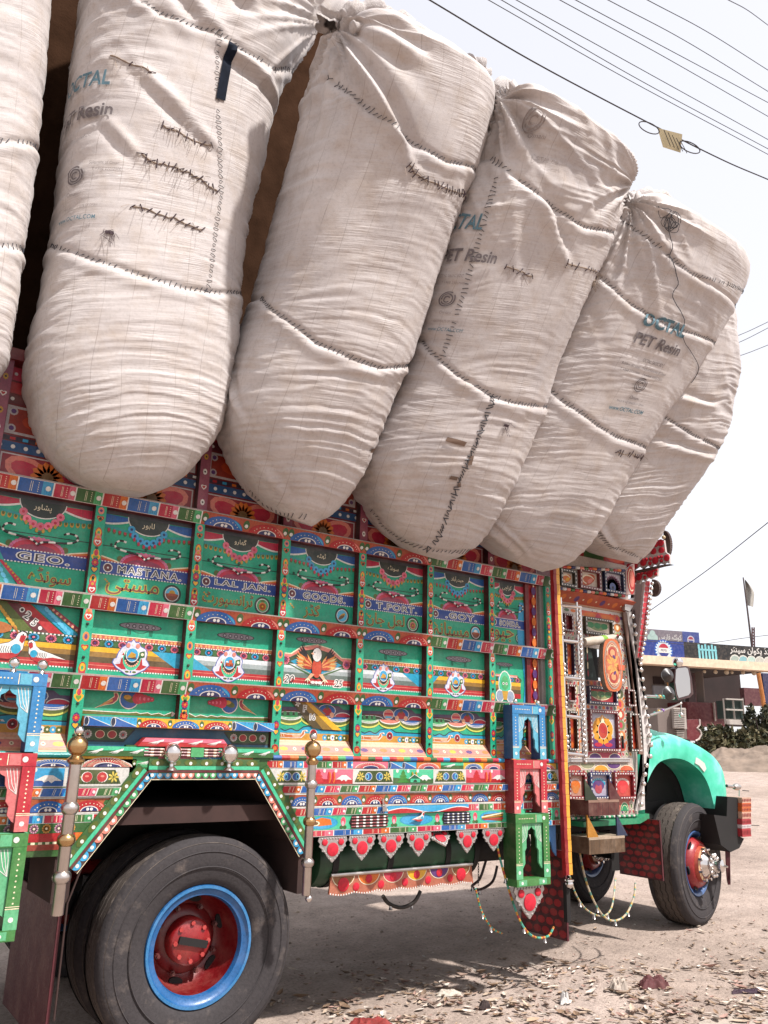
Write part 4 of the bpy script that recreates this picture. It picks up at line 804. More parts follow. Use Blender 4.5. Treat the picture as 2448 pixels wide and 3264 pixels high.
    flowers(a, 0, w_, h * .46, h * .575, 7 if i != 4 else 6); a.rect(0, h * .58, w_, h * .65, '#b85a44'); a.line([(0, h * .65), (w_, h * .65)], .004, 'cream'); a.dash(0, h * .58, w_, h * .58, 34, .006, 'white')
    for q in range(21): a.dot(w_ * (q + .5 + .2 * (q % 3 == 0)) / 21, h * .617, .0075, '#d89a5a', 7)
    if i in (1, 4): a.poly([(w_ * .68, h * .46), (w_, h * .46), (w_, h * .225), (w_ * .95, h * .225)], 'cyan')
    else: a.poly([(0, h * .46), (w_ * (.18 if i == 5 else .0), h * .46), (w_ * (.02 if i == 5 else .25), h * .225), (0, h * .225)] if i == 5 else [(0, h * .45), (w_ * .26, h * .225), (0, h * .225)], 'cyan')
    emblem(a, w_ * (.47 if i != 4 else .38), h * .30, .105 * (1.5 if i < 3 else 1.42), i if i in (1, 2) else i + (1 if i == 4 else 0)); train(a, w_ * .53, h * .83, w_ * .47)
def row3(a, w_, h, i):
    Y = lambda f: h * f
    a.rect(0, Y(.02), w_, Y(.22), '#c08a30'); a.rect(0, Y(.22), w_, Y(.30), 'cyan')
    sq = [(0, Y(.30))] + [(w_ * t, Y(.30 + .025 * math.sin(t * 40))) for t in np.linspace(.02, .30, 14)] + [(w_ * .36, Y(.38)), (w_ * .5, Y(.42)), (w_ * .6, Y(.32)), (w_, Y(.31))]
    a.poly([(0, Y(.22)), (w_, Y(.22))] + sq[::-1], 'cyan'); a.line(sq, .006, '#0c1c2a')
    for q in range(3): x = w_ * (q + .5) / 3; a.ell(x, Y(.62), w_ / 5.4, Y(.21), '#c8c85a', 12, 180, 360); a.ell(x, Y(.645), w_ / 5.6, Y(.19), 'olive', 12, 180, 360)
    for q, c in enumerate(('lgreen', 'salmon', 'blue')): x = w_ * (q + .5) / 3; a.ell(x, Y(.66), w_ / 6, Y(.13), 'white', 12, 180, 360); a.ell(x, Y(.67), w_ / 6.4, Y(.11), c, 12, 180, 360)
    for q in (0, 2):
        x = w_ * (q + .5) / 3
        for f in (.6, .9): a.arc(x, Y(.66), w_ / 6 * .85, Y(.12) * f, 190, 350, .003, 'white')
    a.poly([(0, Y(.66)), (w_, Y(.66)), (w_, Y(.86)), (w_ * .9, Y(.86)), (w_ * .84, Y(.95)), (w_ * .55, Y(.97)), (w_ * .42, Y(.88)), (0, Y(.86))], '#4a3a5a'); a.rect(0, Y(.74), w_ * .42, Y(.79), 'maroon')
    a.ell(w_ * .19, Y(.67), w_ * .2, Y(.085), 'white', 14, 0, 180); a.ell(w_ * .19, Y(.67), w_ * .185, Y(.07), '#24401c', 14, 0, 180)
    for f in (.1, .18, .25): a.dot(w_ * f, Y(.70), .012, 'lgreen', 7)
    a.ell(w_ * .9, Y(.67), w_ * .12, Y(.12), 'white', 10, 0, 180); a.ell(w_ * .9, Y(.67), w_ * .11, Y(.1), 'crimson', 10, 0, 180)
    a.ell(w_ * .47, Y(.80), w_ * .085, Y(.14), 'white', 14); a.ell(w_ * .47, Y(.80), w_ * .075, Y(.125), 'salmon', 14); a.rect(w_ * .405, Y(.79), w_ * .535, Y(.84), 'crimson'); a.rect(w_ * .42, Y(.70), w_ * .52, Y(.75), 'sky')
    a.ell(w_ * .67, Y(.82), w_ * .125, Y(.165), 'white', 16); a.ell(w_ * .67, Y(.82), w_ * .115, Y(.15), 'blue', 16); a.ell(w_ * .67, Y(.79), w_ * .065, Y(.105), 'red', 12); a.petals(w_ * .67, Y(.90), .016, 5, 'olive', .4); a.dot(w_ * .60, Y(.71), .016, 'peach', 8); a.dot(w_ * .74, Y(.71), .016, 'peach', 8)
    # goose, rosette, small flowers
    a.poly([(0, Y(.10)), (w_ * .22, Y(.09)), (w_ * .34, Y(.10)), (w_ * .39, Y(.20)), (w_ * .38, Y(.27)), (w_ * .43, Y(.26)), (w_ * .41, Y(.31)), (w_ * .35, Y(.29)), (w_ * .33, Y(.2)), (w_ * .15, Y(.19)), (0, Y(.24))], 'white')
    a.poly([(0, Y(.115)), (w_ * .22, Y(.105)), (w_ * .33, Y(.115)), (w_ * .375, Y(.20)), (w_ * .37, Y(.27)), (w_ * .40, Y(.27)), (w_ * .39, Y(.295)), (w_ * .36, Y(.28)), (w_ * .335, Y(.185)), (w_ * .15, Y(.175)), (0, Y(.22))], '#b8622a'); a.ell(w_ * .27, Y(.15), w_ * .06, Y(.04), 'peach', 10)
    for t in (.02, .05, .08, .11): a.line([(w_ * t, Y(.12)), (w_ * (t - .015), Y(.2))], .003, 'cream')
    a.dot(w_ * .50, Y(.22), h * .115, 'white', 16); a.dot(w_ * .50, Y(.22), h * .103, 'red', 16); a.petals(w_ * .5, Y(.22), h * .08, 8, 'maroon', .4); a.dot(w_ * .5, Y(.22), h * .02, 'white', 8)
    for q, c in enumerate(('lblue', 'olive', 'white', 'olive', 'lblue', 'olive')): a.ell(w_ * (.66 + .055 * q), Y(.125), .017, .017, c, 9); a.dot(w_ * (.66 + .055 * q), Y(.125), .006, 'blue' if c == 'white' else 'cream', 6)
    if i == 3:
        a.poly([(w_ * .17, Y(1)), (w_ * .29, Y(1)), (w_ * .62, Y(.33)), (w_ * .48, Y(.36))], '#4a3c1c'); a.poly([(w_ * .29, Y(1)), (w_ * .36, Y(1)), (w_ * .76, Y(.33)), (w_ * .62, Y(.33))], '#8a6a22'); a.poly([(w_ * .36, Y(1)), (w_ * .43, Y(1)), (w_ * .89, Y(.32)), (w_ * .76, Y(.33))], 'yellow'); a.poly([(w_ * .43, Y(1)), (w_ * .47, Y(1)), (w_ * .66, Y(.72)), (w_ * .62, Y(.72))], '#6a6a78')
        a.text('F', w_ * .36, Y(.84), h * .19, '#140c10', out='white', outw=.1); a.text('16', w_ * .47, Y(.64), h * .19, '#140c10', out='white', outw=.1); a.petals(w_ * .26, Y(.96), .02, 5, 'white', .45)
def row3_birds(a, w_, h, i):
    f = (lambda x: x) if i == 1 else (lambda x: w_ - x)
    q = lambda pts: [(f(w_ * u), h * v) for u, v in pts]
    a.poly(q([(.14, .50), (.22, .60), (.30, .72), (.34, .86), (.36, .97), (.30, .99), (.295, .9), (.25, .84), (.2, .7)]), '#8a6a3a') if 0 else None
    a.poly(q([(.14, .46), (.22, .60), (.28, .74), (.33, .86), (.32, .97), (.36, .98), (.38, .88), (.37, .74), (.33, .62), (.25, .57)]), 'cream'); a.poly(q([(.16, .475), (.23, .61), (.29, .74), (.335, .84), (.33, .95), (.355, .95), (.37, .86), (.36, .74), (.32, .63), (.24, .58)]), '#9a3a44'); a.poly(q([(.18, .50), (.24, .66), (.32, .78), (.32, .70), (.27, .62)]), '#b88a4a')
    x = f(w_ * .49); a.dot(x, h * .80, .052, 'white', 16); a.dot(x, h * .80, .047, 'blue', 16); a.ell(x, h * .80, .035, .017, 'olive', 10, 0, 360, -20); a.ell(x - .01, h * .85, .02, .012, 'gold', 8)
    for t, r in ((.58, .030), (.61, .026), (.65, .022), (.69, .017), (.73, .012)): a.dot(f(w_ * t), h * (.83 - .1 * (t - .58)), r, jit('crimson', .2), 9); a.dot(f(w_ * t), h * (.83 - .1 * (t - .58)), r * .4, 'pink', 7)
    a.poly(q([(.0, .40), (.5, .37), (.58, .40), (.62, .36), (.70, .40), (.74, .35), (.82, .40), (.88, .34), (.97, .46), (1, .40), (.98, .30), (0, .30)]), 'white'); a.poly(q([(.0, .38), (.5, .35), (.58, .38), (.62, .34), (.70, .38), (.74, .33), (.82, .38), (.88, .32), (.96, .42), (.96, .29), (0, .28)]), 'olive')
simple('chrome', '#d6d0cc', .18, 1.0, .05, 3, .05, 8); simple('steel', '#bab2ac', .3, 1.0, .12, 12); simple('brass', '#b8966a', .26, 1.0, .12, 10)
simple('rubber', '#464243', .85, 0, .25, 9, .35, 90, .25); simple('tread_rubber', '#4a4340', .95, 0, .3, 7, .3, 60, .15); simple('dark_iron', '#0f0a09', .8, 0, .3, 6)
simple('mud_flap', '#451018', .7, 0, .5, 8); simple('silver_sheet', '#a9a3a0', .38, .75, .1, 14, .25, 70); simple('red_reflector', '#b02030', .55, 0, .25, 40, .2, 120, .3)
simple('dark_green_paint', '#173a24', .45, 0, .4, 7); simple('rust_board', '#33201c', .9, 0, .3, 6)
def dusty_rubber(name, c0, c1, sc):
    m, t, p = nodes_of(name); tc = nn(t, 'ShaderNodeTexCoord'); n = noise(t, sc, 6, .7, tc.outputs['Object']); n2 = noise(t, 70, 3, .6, tc.outputs['Object'])
    c = ramp(t, n.outputs[0], [(.3, c0), (.55, c0), (.8, c1)]).outputs[0]; c = mix(t, 'MULTIPLY', 1., c, ramp(t, n2.outputs[0], [(.3, .75), (.6, 1.)]).outputs[0]); t.links.new(c, p.inputs['Base Color']); p.inputs['Roughness'].default_value = .85; p.inputs['Specular IOR Level'].default_value = .25; bump(t, p, n2.outputs[0], .3, .006)
dusty_rubber('tyre_wall', '#383435', '#6f645d', 5.); dusty_rubber('tread_rubber', '#4f4742', '#85786d', 7.)
BX0, BX1 = -3 * BW, 3.385
def P1(name, mat, fn, parent=TR):
    mb = MB(); fn(mb); return mb.build(name, mat, parent)
# ---- green panels between the posts
def bay(k): return k * BW + PW / 2, (k + 1) * BW - PW / 2
ROWS = {1: (ZB['r2'] + RH, ZB['r1']), 2: (ZB['r3'] + RH - .012, ZB['r2'])}
for k in range(-3, 6):
    x0, x1 = bay(k); x1 = min(x1, 3.10) if k == 5 else x1; idx = k + 1
    for r in (1, 2):
        z0, z1 = ROWS[r]; p = P1('side_panel', 'paint', lambda m: m.box(x0 - PW / 2, x1 + PW / 2, PD, PD + .03, z0 - .03, z1 + .01, 'green'))
        if idx >= 0: a = side_art(x0, z0, PD); (row1 if r == 1 else row2)(a, x1 - x0, z1 - z0, idx); a.finish('panel_painting', p)
    z1 = ZB['r3']
    if k in (0, 1):
        p = P1('side_panel', 'paint', lambda m: m.box(x0 - PW / 2, x1 + PW / 2, PD, PD + .03, 1.56, z1, 'green')); a = side_art(x0, 1.60, PD); row3_birds(a, x1 - x0, z1 - 1.60, 1 if k == 0 else 2); a.finish('panel_painting', p)
    else:
        p = P1('side_panel', 'paint', lambda m: m.box(x0 - PW / 2, x1 + PW / 2, PD, PD + .03, 1.44, z1, 'green'))
        if k >= -1: a = side_art(x0, 1.535, PD); row3(a, x1 - x0, z1 - 1.535, idx); a.finish('panel_painting', p)
        # sloping peach ledge with flowers
        n = np.array([0, -.07, .085]); q = P1('ledge_board', 'paint', lambda m: m.prism([(x0, PD - .002, 1.545), (x1, PD - .002, 1.545), (x1, -.012, 1.462), (x0, -.012, 1.462)][::-1], (0, .01, -.02), 'peach'))
        v = np.array([0, PD + .01, .083]); L = np.linalg.norm(v); v /= L; nrm = np.array([0, -v[2], v[1]])
        a = Art((x0, -.012, 1.462), (1, 0, 0), v, nrm); w_ = x1 - x0
        a.rect(0, L * .22, w_, L * .62, '#c8766a'); 
        for f in (.1, .16, .66, .72, .9): a.line([(0, L * f), (w_, L * f)], .003, '#e0bca0' if f > .5 else '#b06a4a')
        for j in range(7):
            x = w_ * (j + .5) / 7
            if j % 2: a.dot(x, L * .42, .011, 'cream', 9); a.dot(x, L * .42, .005, 'brown', 6)
            else: a.ell(x, L * .42, .028, .014, ('purple', 'orange', 'yellow')[(j // 2 + k) % 3], 8)
        a.finish('ledge_painting', q)
# dark red decorated upright and boards at the front end of the bed
for x0, x1, y, c in ((3.10, 3.135, .03, 'dred'), (3.135, 3.235, .045, 'red'), (3.235, 3.275, .02, '#8a8480'), (3.275, 3.33, .0, 'green'), (3.33, 3.40, .03, 'dred')):
    p = P1('end_board', 'paint', lambda m: m.box(x0, x1, y, .12, 1.03, 2.69, c))
    if c == 'red':
        a = side_art(x0, 1.03, y); w_ = x1 - x0
        for j in range(22): z = .04 + j * .075; a.ell(w_ / 2, z, .024, .032, ('orange', 'purple')[j % 2], 8); a.dot(w_ / 2, z + .037, .008, 'cream', 7)
        a.line([(.006, 0), (.006, 1.66)], .006, '#b8b0a8'); a.line([(w_ - .006, 0), (w_ - .006, 1.66)], .006, '#b8b0a8'); a.finish('board_painting', p)
# wavy blue edging on the last panel
a = side_art(2.9, 1.8, PD - .002); pts = [(.17 + .02 * math.sin(t * 9), t) for t in np.linspace(.03, .36, 20)]; a.poly([(.2, .03)] + pts + [(.2, .36)], 'lblue'); a.poly([(.2, .43)] + [(.15 + .018 * math.sin(t * 9), t) for t in np.linspace(.43, .75, 20)] + [(.2, .75)], 'lblue'); a.finish('edge_painting', TR)
# ---- posts
def post_art(a, w_, h, kind, k):
    x = w_ / 2; y = h - .03; a.rect(.001, .001, w_ - .001, h - .001, 'green')
    seqs = {1: 'oHbFPbYNbFQ', 2: 'PbOHbF', 3: 'YbNbR'}[kind]; st = h / (len(seqs) + .3)
    for i, c in enumerate(seqs):
        y = h - st * (i + .62)
        if c == 'o': a.ell(x, y, .016, .02, 'salmon', 9); a.dot(x, y, .008, 'purple', 7)
        elif c == 'H': a.heart(x, y, .019, 'red'); a.heart(x, y - .002, .012, 'yellow')
        elif c in 'PQ':
            a.ell(x, y + .012, .017, .03, 'salmon' if c == 'P' else 'crimson', 9); a.ell(x, y - .004, .022, .024, '#c8502a' if c == 'P' else 'red', 10); a.heart(x, y - .004, .016, 'white'); a.heart(x, y - .006, .009, 'red'); a.dot(x, y + .024, .008, 'gold', 7)
        elif c == 'O': a.ell(x, y, .017, .024, '#c87a3a', 10); a.ell(x, y, .008, .013, 'purple', 8)
        elif c == 'F': a.ell(x, y, .019, .034, 'red', 10); a.ell(x, y + .006, .014, .022, 'yellow', 10); a.ell(x, y + .004, .007, .011, 'lgreen', 8); a.ell(x, y - .03, .02, .018, 'crimson', 9); a.ell(x, y - .03, .011, .008, 'purple', 8)
        elif c == 'Y': a.ell(x, y + .02, .015, .022, 'yellow', 9); a.heart(x, y - .004, .024, 'yellow'); a.heart(x, y - .004, .014, '#5a8a2a'); a.ell(x, y + .022, .010, .017, 'crimson', 8)
        elif c == 'N': a.ell(x, y + .012, .018, .026, 'navy', 9); a.petals(x, y + .012, .019, 8, 'crimson', .5); a.dot(x, y + .012, .008, 'orange', 7); a.heart(x, y - .024, .019, 'navy'); a.heart(x, y - .024, .014, 'yellow')
        elif c == 'R': a.flower(x, y, .024, 8, 'red', 'orange', .6); a.dot(x, y, .012, 'orange', 8)
for k in range(-3, 7):
    x = k * BW
    if k == 6: continue
    zb = 1.625 if k == 1 else 1.45
    p = P1('side_post', 'paint', lambda m: m.box(x - PW / 2, x + PW / 2, 0, PD + .02, zb, ZB['r1'] + .02, 'green', ('green', 'green', 'green', '#4a1018', 'green', 'green')))
    for kind, (z0, z1) in ((1, ROWS[1]), (2, ROWS[2]), (3, (zb + .01, ZB['r3']))):
        if k < -1: continue
        a = side_art(x - PW / 2, z0, 0); post_art(a, PW, z1 - z0, kind, k); a.finish('post_painting', p)
        mb = MB(); n = {1: 3, 2: 2, 3: 2}[kind]
        for i in range(n): z = z0 + (z1 - z0) * (i + .55) / n; mb.lathe([(.008, 0), (.008, .006), (.0045, .007), (.0045, .012), (0, .012)], (x, 0, z), (0, -1, 0), 6, '#06301f')
        mb.build('bolt', 'paint', p)['kind'] = 'stuff'
for kind, (z0, z1) in ((1, ROWS[1]), (2, ROWS[2]), (3, (1.47, ZB['r3']))): a = side_art(3.2745, z0, 0); post_art(a, PW, z1 - z0, kind, 0); a.finish('post_painting', TR)
# ---- rails
def rail(zb, name='side_rail'):
    sec = [(PD, zb), (0.0, zb), (-.024, zb + .070), (-.024, zb + RH), (PD, zb + RH)]
    def f(m):
        vs = [(BX0, y, z) for y, z in sec] + [(BX1, y, z) for y, z in sec]; n = len(sec)
        cols = ['#5a1018', 'red', '#9a9088', '#9a9088', 'green']
        for i in range(n): j = (i + 1) % n; m.add([vs[i], vs[j], vs[j + n], vs[i + n]], [(0, 1, 2, 3)], cols[i])
        m.add(vs, [list(range(n)), list(range(2 * n - 1, n - 1, -1))], 'lgreen')
    p = P1(name, 'paint', f); v = np.array([0, -.024, .070]); L = np.linalg.norm(v); v /= L; nrm = np.array([0, -v[2], v[1]])
    a = Art((0, 0, zb), (1, 0, 0), v, nrm)
    for k in range(-3, 6):
        x0 = k * BW; x1 = x0 + BW
        if k in (1, 2, 3): arches(a, x0, x1, 0, L, 2, '#a8482a')
        else: blocks(a, x0, min(x1, 3.25), .001, L - .001, SEQ if k < 3 else SEQ[-1:] + SEQ[:-1], 0, 0, BW)
    a.rect(3.25, 0, 3.30, L, 'dgreen'); a.rect(3.30, 0, BX1 - .035, L, '#2a6a3a'); a.rect(BX1 - .035, 0, BX1, L, '#a8d0c0'); a.dot(3.325, L / 2, .02, 'white', 12); a.dot(3.33, L / 2 + .003, .016, '#2a6a3a', 12)
    a.finish('rail_painting', p)
for q in ('r1', 'r2', 'r3'): rail(ZB[q])
# ---- hooks on the top row
simple('striped_iron', '#1a1718', .5)
for k in range(-1, 6):
    x0, x1 = bay(k); w_ = min(x1, 3.1 if k == 5 else x1) - x0; w_ = max(w_, .30); z0, z1 = ROWS[1]; h = z1 - z0
    pts = crom([(x0 + u * w_, PD - .012 - .03 * b, z0 + v * h) for u, v, b in ((.25, .635, 1), (.19, .645, 1), (.145, .615, .9), (.15, .57, .6), (.22, .548, .4), (.40, .525, .2), (.46, .50, .2), (.49, .475, .2), (.53, .502, .2), (.60, .515, .2), (.75, .525, .4), (.84, .55, .7), (.865, .585, .9), (.84, .62, 1), (.77, .63, 1), (.72, .61, 1))], 60)
    mb = MB(); mb.tube(pts, .0055, 6, 'black', False, True, ['white', 'white', 'black', 'black', 'black']); mb.build('chain_hook', 'enamel', TR)
# ---- upper wall behind the bales
for k in range(-3, 7):
    x0, x1 = k * BW, (k + 1) * BW
    p = P1('upper_panel', 'enamel', lambda m: m.box(x0, min(x1, 3.4), .05, .09, 2.74, 3.36, 'dred')); X1 = min(x1, 3.4); a = side_art(x0, 2.766, .05); w_ = X1 - x0
    if w_ < .2: continue
    u0, u1 = .04, w_ - .04
    a.rect(u0, .012, u1, .125, '#b8b0b0'); a.poly([(u0 + .008, .02), (u1 - .008, .02), (u1 - .008, .118), (u0 + .008, .118)], '#8a1a2c')
    for s in (0, 1):
        c = u0 + .14 if s == 0 else u1 - .14; a.ell(c, .045, .12, .07, 'salmon', 12, 0, 360, -18 if s == 0 else 18); a.ell(c, .045, .09, .045, 'crimson', 12, 0, 360, -18 if s == 0 else 18)
    a.petals(w_ / 2, .03, .085, 14, 'orange', .4); a.ell(w_ / 2, .03, .03, .03, 'brown', 10)
    a.rect(0, .135, w_, .185, '#1a4a78'); a.rect(0, .19, w_, .215, '#2a1a30')
    for j in range(9): a.dot(w_ * (j + .5) / 9, .16, .011, 'white', 9); a.rect(w_ * j / 9 + .01, .195, w_ * (j + .6) / 9, .21, ('white', 'red', 'lblue', 'orange')[j % 4])
    a.rect(u0, .225, u1, .375, '#b0a8a8'); a.rect(u0 + .014, .238, u1 - .014, .362, '#8a2410'); a.ell(w_ / 2, .30, .16, .05, '#a8380e', 14)
    for cx, cy in ((u0 + .03, .255), (u1 - .03, .255), (u0 + .03, .345), (u1 - .03, .345)): a.dot(cx, cy, .022, '#b0a8a8', 9); a.dot(cx, cy, .013, 'purple', 8)
    a.rect(0, .385, w_, .43, 'maroon'); a.rect(0, .44, w_, .50, 'red'); a.rect(0, .51, w_, .58, 'crimson')
    for j in range(5): a.dot(w_ * (j + .5) / 5, .41, .010, 'white', 8); a.dot(w_ * (j + .5) / 5, .545, .009, '#c8c0c0', 8)
    a.finish('panel_painting', p)
    q = P1('upper_post', 'paint', lambda m: m.box(x0 - .03, x0 + .03, .0, .06, 2.766, 3.36, '#8a4458', (None, None, None, '#3a1018', None, None))); a = side_art(x0 - .03, 2.766, 0); a.rect(.002, .002, .058, .58, '#8a4458')
    for j in range(6): z = .05 + j * .09; (a.heart(.03, z, .017, 'white'), a.heart(.03, z, .010, 'red')) if j % 3 == 1 else (a.ell(.03, z, .013, .018, 'gold' if j % 2 else 'white', 8), a.dot(.03, z, .006, 'black', 6))
    a.finish('post_painting', q)
P1('top_rail', 'paint', lambda m: m.box(BX0, 3.4, -.02, .09, 3.36, 3.42, 'dred'))

# ================================================================== skirt
SY = -.03
xl = lambda z: .035 + (z - .976) * .65
xr = lambda z: 1.045 + (1.386 - z) * .73
P1('skirt_board', 'paint', lambda m: m.prism([(BX0, SY, 1.03), (xl(1.0) - .0, SY, 1.0), (xl(1.44), SY, 1.44), (BX0, SY, 1.44)], (0, .03, 0), 'dgreen'))
P1('skirt_board', 'paint', lambda m: m.prism([(xr(1.03), SY, 1.03), (3.36, SY, 1.03), (3.36, SY, 1.436), (xr(1.436), SY, 1.436)], (0, .03, 0), 'dgreen'))
P1('arch_board', 'paint', lambda m: m.prism([(.25, SY, 1.37), (1.07, SY, 1.37), (1.07, SY, 1.50), (.25, SY, 1.50)], (0, .03, 0), 'dgreen'))
def feather(a, x, y, L, h):
    a.polys([[(x + L * .45 + L * .1 * i - .0, y + h * .55 + h * .08 * i), (x + L * .45 + L * .12 * i, y + h * .45 + h * .08 * i), (x + L * .2 + L * .08 * i, y + h * .12)] for i in range(5)], 'white'); a.poly([(x, y + h * .3), (x + L * .5, y + h * .6), (x + L, y + h * .9), (x + L * .95, y + h * .6), (x + L * .5, y + h * .42)], 'white')
def cones(a, x0, x1, y0, y1, n=2):
    wd = (x1 - x0) / n; h = y1 - y0
    for i in range(n):
        x = x0 + wd * i; a.rect(x, y0, x + wd, y1, 'lblue'); a.poly([(x + wd * .06, y0), (x + wd, y0), (x + wd * .12, y1)], 'blue'); a.line([(x + wd * .12, y1), (x + wd, y0 + .004)], .003, 'white'); a.ell(x + wd * .09, (y0 + y1) / 2, wd * .10, h / 2, 'white', 12); a.ell(x + wd * .085, (y0 + y1) / 2, wd * .08, h * .46, '#14203a', 12)
        a.polys([[(x + wd * f, y1 - .002), (x + wd * f + .0016, y1 - .002), (x + wd * f + .0016, y1 - h * .5 * f)] for f in (.3, .45, .6, .75, .9)], '#0a3a5a')
def hexp(a, x0, x1, y0, y1, kind='jar'):
    h = y1 - y0; a.rect(x0, y0, x1, y1, '#c9c6c0'); q = [(x0 + .045, y1 - .007), (x1 - .045, y1 - .007), (x1 - .012, y0 + .008), (x0 + .012, y0 + .008)]; a.poly(q, '#3a4a1c'); xm = (x0 + x1) / 2; c = (x1 - x0) * .13
    for s in (-1, 1):
        a.petals(xm + s * (x1 - x0) * .32, (y0 + y1) / 2, .028, 7, '#d0b850', .3, .1)
        if kind == 'jar': a.ell(xm + s * c, (y0 + y1) / 2, .026, .024, 'white', 12); a.ell(xm + s * c, (y0 + y1) / 2, .023, .021, 'blue', 12); a.ell(xm + s * (c + .008), (y0 + y1) / 2, .011, .016, 'sky', 9); a.ell(xm + s * (c + .010), (y0 + y1) / 2, .006, .010, 'navy', 8)
        else: a.ell(xm + s * c, (y0 + y1) / 2, .027, .025, 'white', 12); a.ell(xm + s * (c - .002), (y0 + y1) / 2, .024, .023, 'red', 12); a.ell(xm + s * c, (y0 + y1) / 2 + .004, .010, .005, 'salmon', 8)
    a.polys([[(x0 + .03 + (x1 - x0 - .06) * i / 16, y0 + .009), (x0 + .034 + (x1 - x0 - .06) * i / 16, y0 + .009), (x0 + .032 + (x1 - x0 - .06) * i / 16, y0 + .024)] for i in range(17)], '#1c2a10')
def scene(a, x0, x1, y0, y1, kind):
    h = y1 - y0; sky_, gr, tr, tr2 = {'pink': ('pink', 'red', '#b81a24', 'orange'), 'green': ('mint', 'dgreen', '#2a7a24', 'gold'), 'blue': ('lblue', 'blue', '#0f3a74', 'cream')}[kind]; w_ = x1 - x0
    a.rect(x0, y0, x1, y1, sky_); a.poly([(x0, y0), (x1, y0), (x1, y0 + h * .34), (x0 + w_ * .6, y0 + h * .28), (x0, y0 + h * .42)], gr)
    cx = x0 + w_ * .24
    for j in range(4): f = 1 - j * .22; a.poly([(cx - w_ * .16 * f, y0 + h * (.06 + j * .22)), (cx + w_ * .16 * f, y0 + h * (.06 + j * .22)), (cx, y0 + h * (.45 + j * .18))], tr)
    for f in (.47, .56): a.ell(x0 + w_ * f, y0 + h * .45, w_ * .035, h * .40, tr2, 10); a.ell(x0 + w_ * f - .006, y0 + h * .45, w_ * .025, h * .38, tr, 10)
    mx = x0 + w_ * .78; a.poly([(mx - w_ * .17, y0 + h * .32), (mx - w_ * .08, y0 + h * .30), (mx - w_ * .05, y0 + h * .2), (mx, y0 + h * .30), (mx + w_ * .04, y0 + h * .16), (mx + w_ * .08, y0 + h * .3), (mx + w_ * .17, y0 + h * .28), (mx + w_ * .05, y0 + h * .6), (mx - w_ * .05, y0 + h * .6)], 'white')
    for f in (.1, .36, .6): a.ell(x0 + w_ * f, y1 - h * .1, .010, .011, 'white', 8)
    if kind == 'green': hx = x0 + w_ * .42; a.poly([(hx, y0 + .006), (hx + w_ * .24, y0 + .006), (hx + w_ * .24, y0 + h * .36), (hx, y0 + h * .36)], 'mint'); a.poly([(hx - .012, y0 + h * .34), (hx + w_ * .26, y0 + h * .34), (hx + w_ * .1, y0 + h * .66)], '#0f5a3a'); a.line([(hx - .012, y0 + h * .34), (hx + w_ * .1, y0 + h * .66), (hx + w_ * .26, y0 + h * .34)], .004, 'white'); a.ell(hx + w_ * .12, y0 + .008, w_ * .05, h * .16, '#0a2a1c', 10, 0, 180)
def rose(a, x, y, s):
    a.rect(x - s * .9, y - s * 1.25, x + s * .9, y + s * 1.25, jit('mint', .1)); a.ell(x - s * .4, y - s * .9, s * .45, s * .35, 'dgreen', 8); a.ell(x + s * .4, y - s * .9, s * .45, s * .35, 'dgreen', 8); a.ell(x, y + s * .2, s * .62, s * .85, 'pink', 10); a.ell(x, y + s * .3, s * .42, s * .6, '#c83a50', 9); a.ell(x - s * .1, y - s * .2, s * .3, s * .5, '#e0a0a8', 8)
# right-hand strips
a = side_art(0, 0, SY)
S2 = (1.394, 1.433); x = xr(S2[0]); blocks(a, x, 1.60, *S2, unit=.42); 
def rarch(x0, x1, base, col, lt): a.rect(x0, S2[0], x1, S2[1], base); arch(a, (x0 + x1) / 2, S2[0] + .001, (x1 - x0) * .44, .033, col, lt, rays=True, dots=False)
rarch(1.60, 1.85, 'pink', 'crimson', 'salmon'); cones(a, 1.855, 2.065, *S2); rarch(2.07, 2.26, 'orange', 'crimson', 'salmon'); a.rect(2.26, S2[0], 2.45, S2[1], 'dgreen'); a.rect(2.26, 1.415, 2.45, S2[1], 'mint'); feather(a, 2.28, 1.396, .1, .034); rarch(2.45, 2.62, 'yellow', 'blue', 'lblue'); rarch(2.62, 2.80, 'orange', 'pink', 'salmon'); rarch(3.10, 3.30, 'yellow', 'crimson', 'pink'); rarch(2.80, 3.1, 'orange', 'blue', 'lblue')
a.rect(xr(1.39), 1.3055, 3.34, 1.392, '#c9c6c0')
for x0, x1, kd in ((1.09, 1.30, 'H'), (1.27, 1.63, 'pink'), (1.60, 1.90, 'H'), (1.87, 2.22, 'green'), (2.20, 2.48, 'H'), (2.45, 2.86, 'pink'), (2.86, 3.08, 'blue'), (3.08, 3.33, 'H')):
    hexp(a, x0, x1, 1.309, 1.389) if kd == 'H' else scene(a, x0 + .02, x1 - .02, 1.309, 1.389, kd)
blocks(a, xr(1.262), 3.33, 1.2615, 1.301, sl=.35, unit=.50); a.rect(xr(1.25), 1.2525, 3.34, 1.260, '#cfccc6')
arches(a, xr(1.192), 3.33, 1.1925, 1.251, 13, '#a04a20'); a.rect(xr(1.18), 1.1835, 3.34, 1.191, '#cfccc6')
blocks(a, xr(1.14), 1.85, 1.1405, 1.182, sl=.3, unit=.44); a.rect(1.85, 1.1405, 2.48, 1.182, 'lblue')
a.poly([(1.85, 1.141)] + [(1.85 + .63 * t, 1.158 + .014 * math.sin(t * 9)) for t in np.linspace(0, 1, 20)] + [(2.48, 1.141)], 'white'); a.poly([(1.85, 1.141)] + [(1.85 + .63 * t, 1.153 + .014 * math.sin(t * 9)) for t in np.linspace(0, 1, 20)] + [(2.48, 1.141)], 'red')
blocks(a, 2.48, 3.33, 1.1405, 1.182, unit=.5, start=2)
a.rect(xr(1.1), 1.0645, 3.34, 1.139, 'mint')
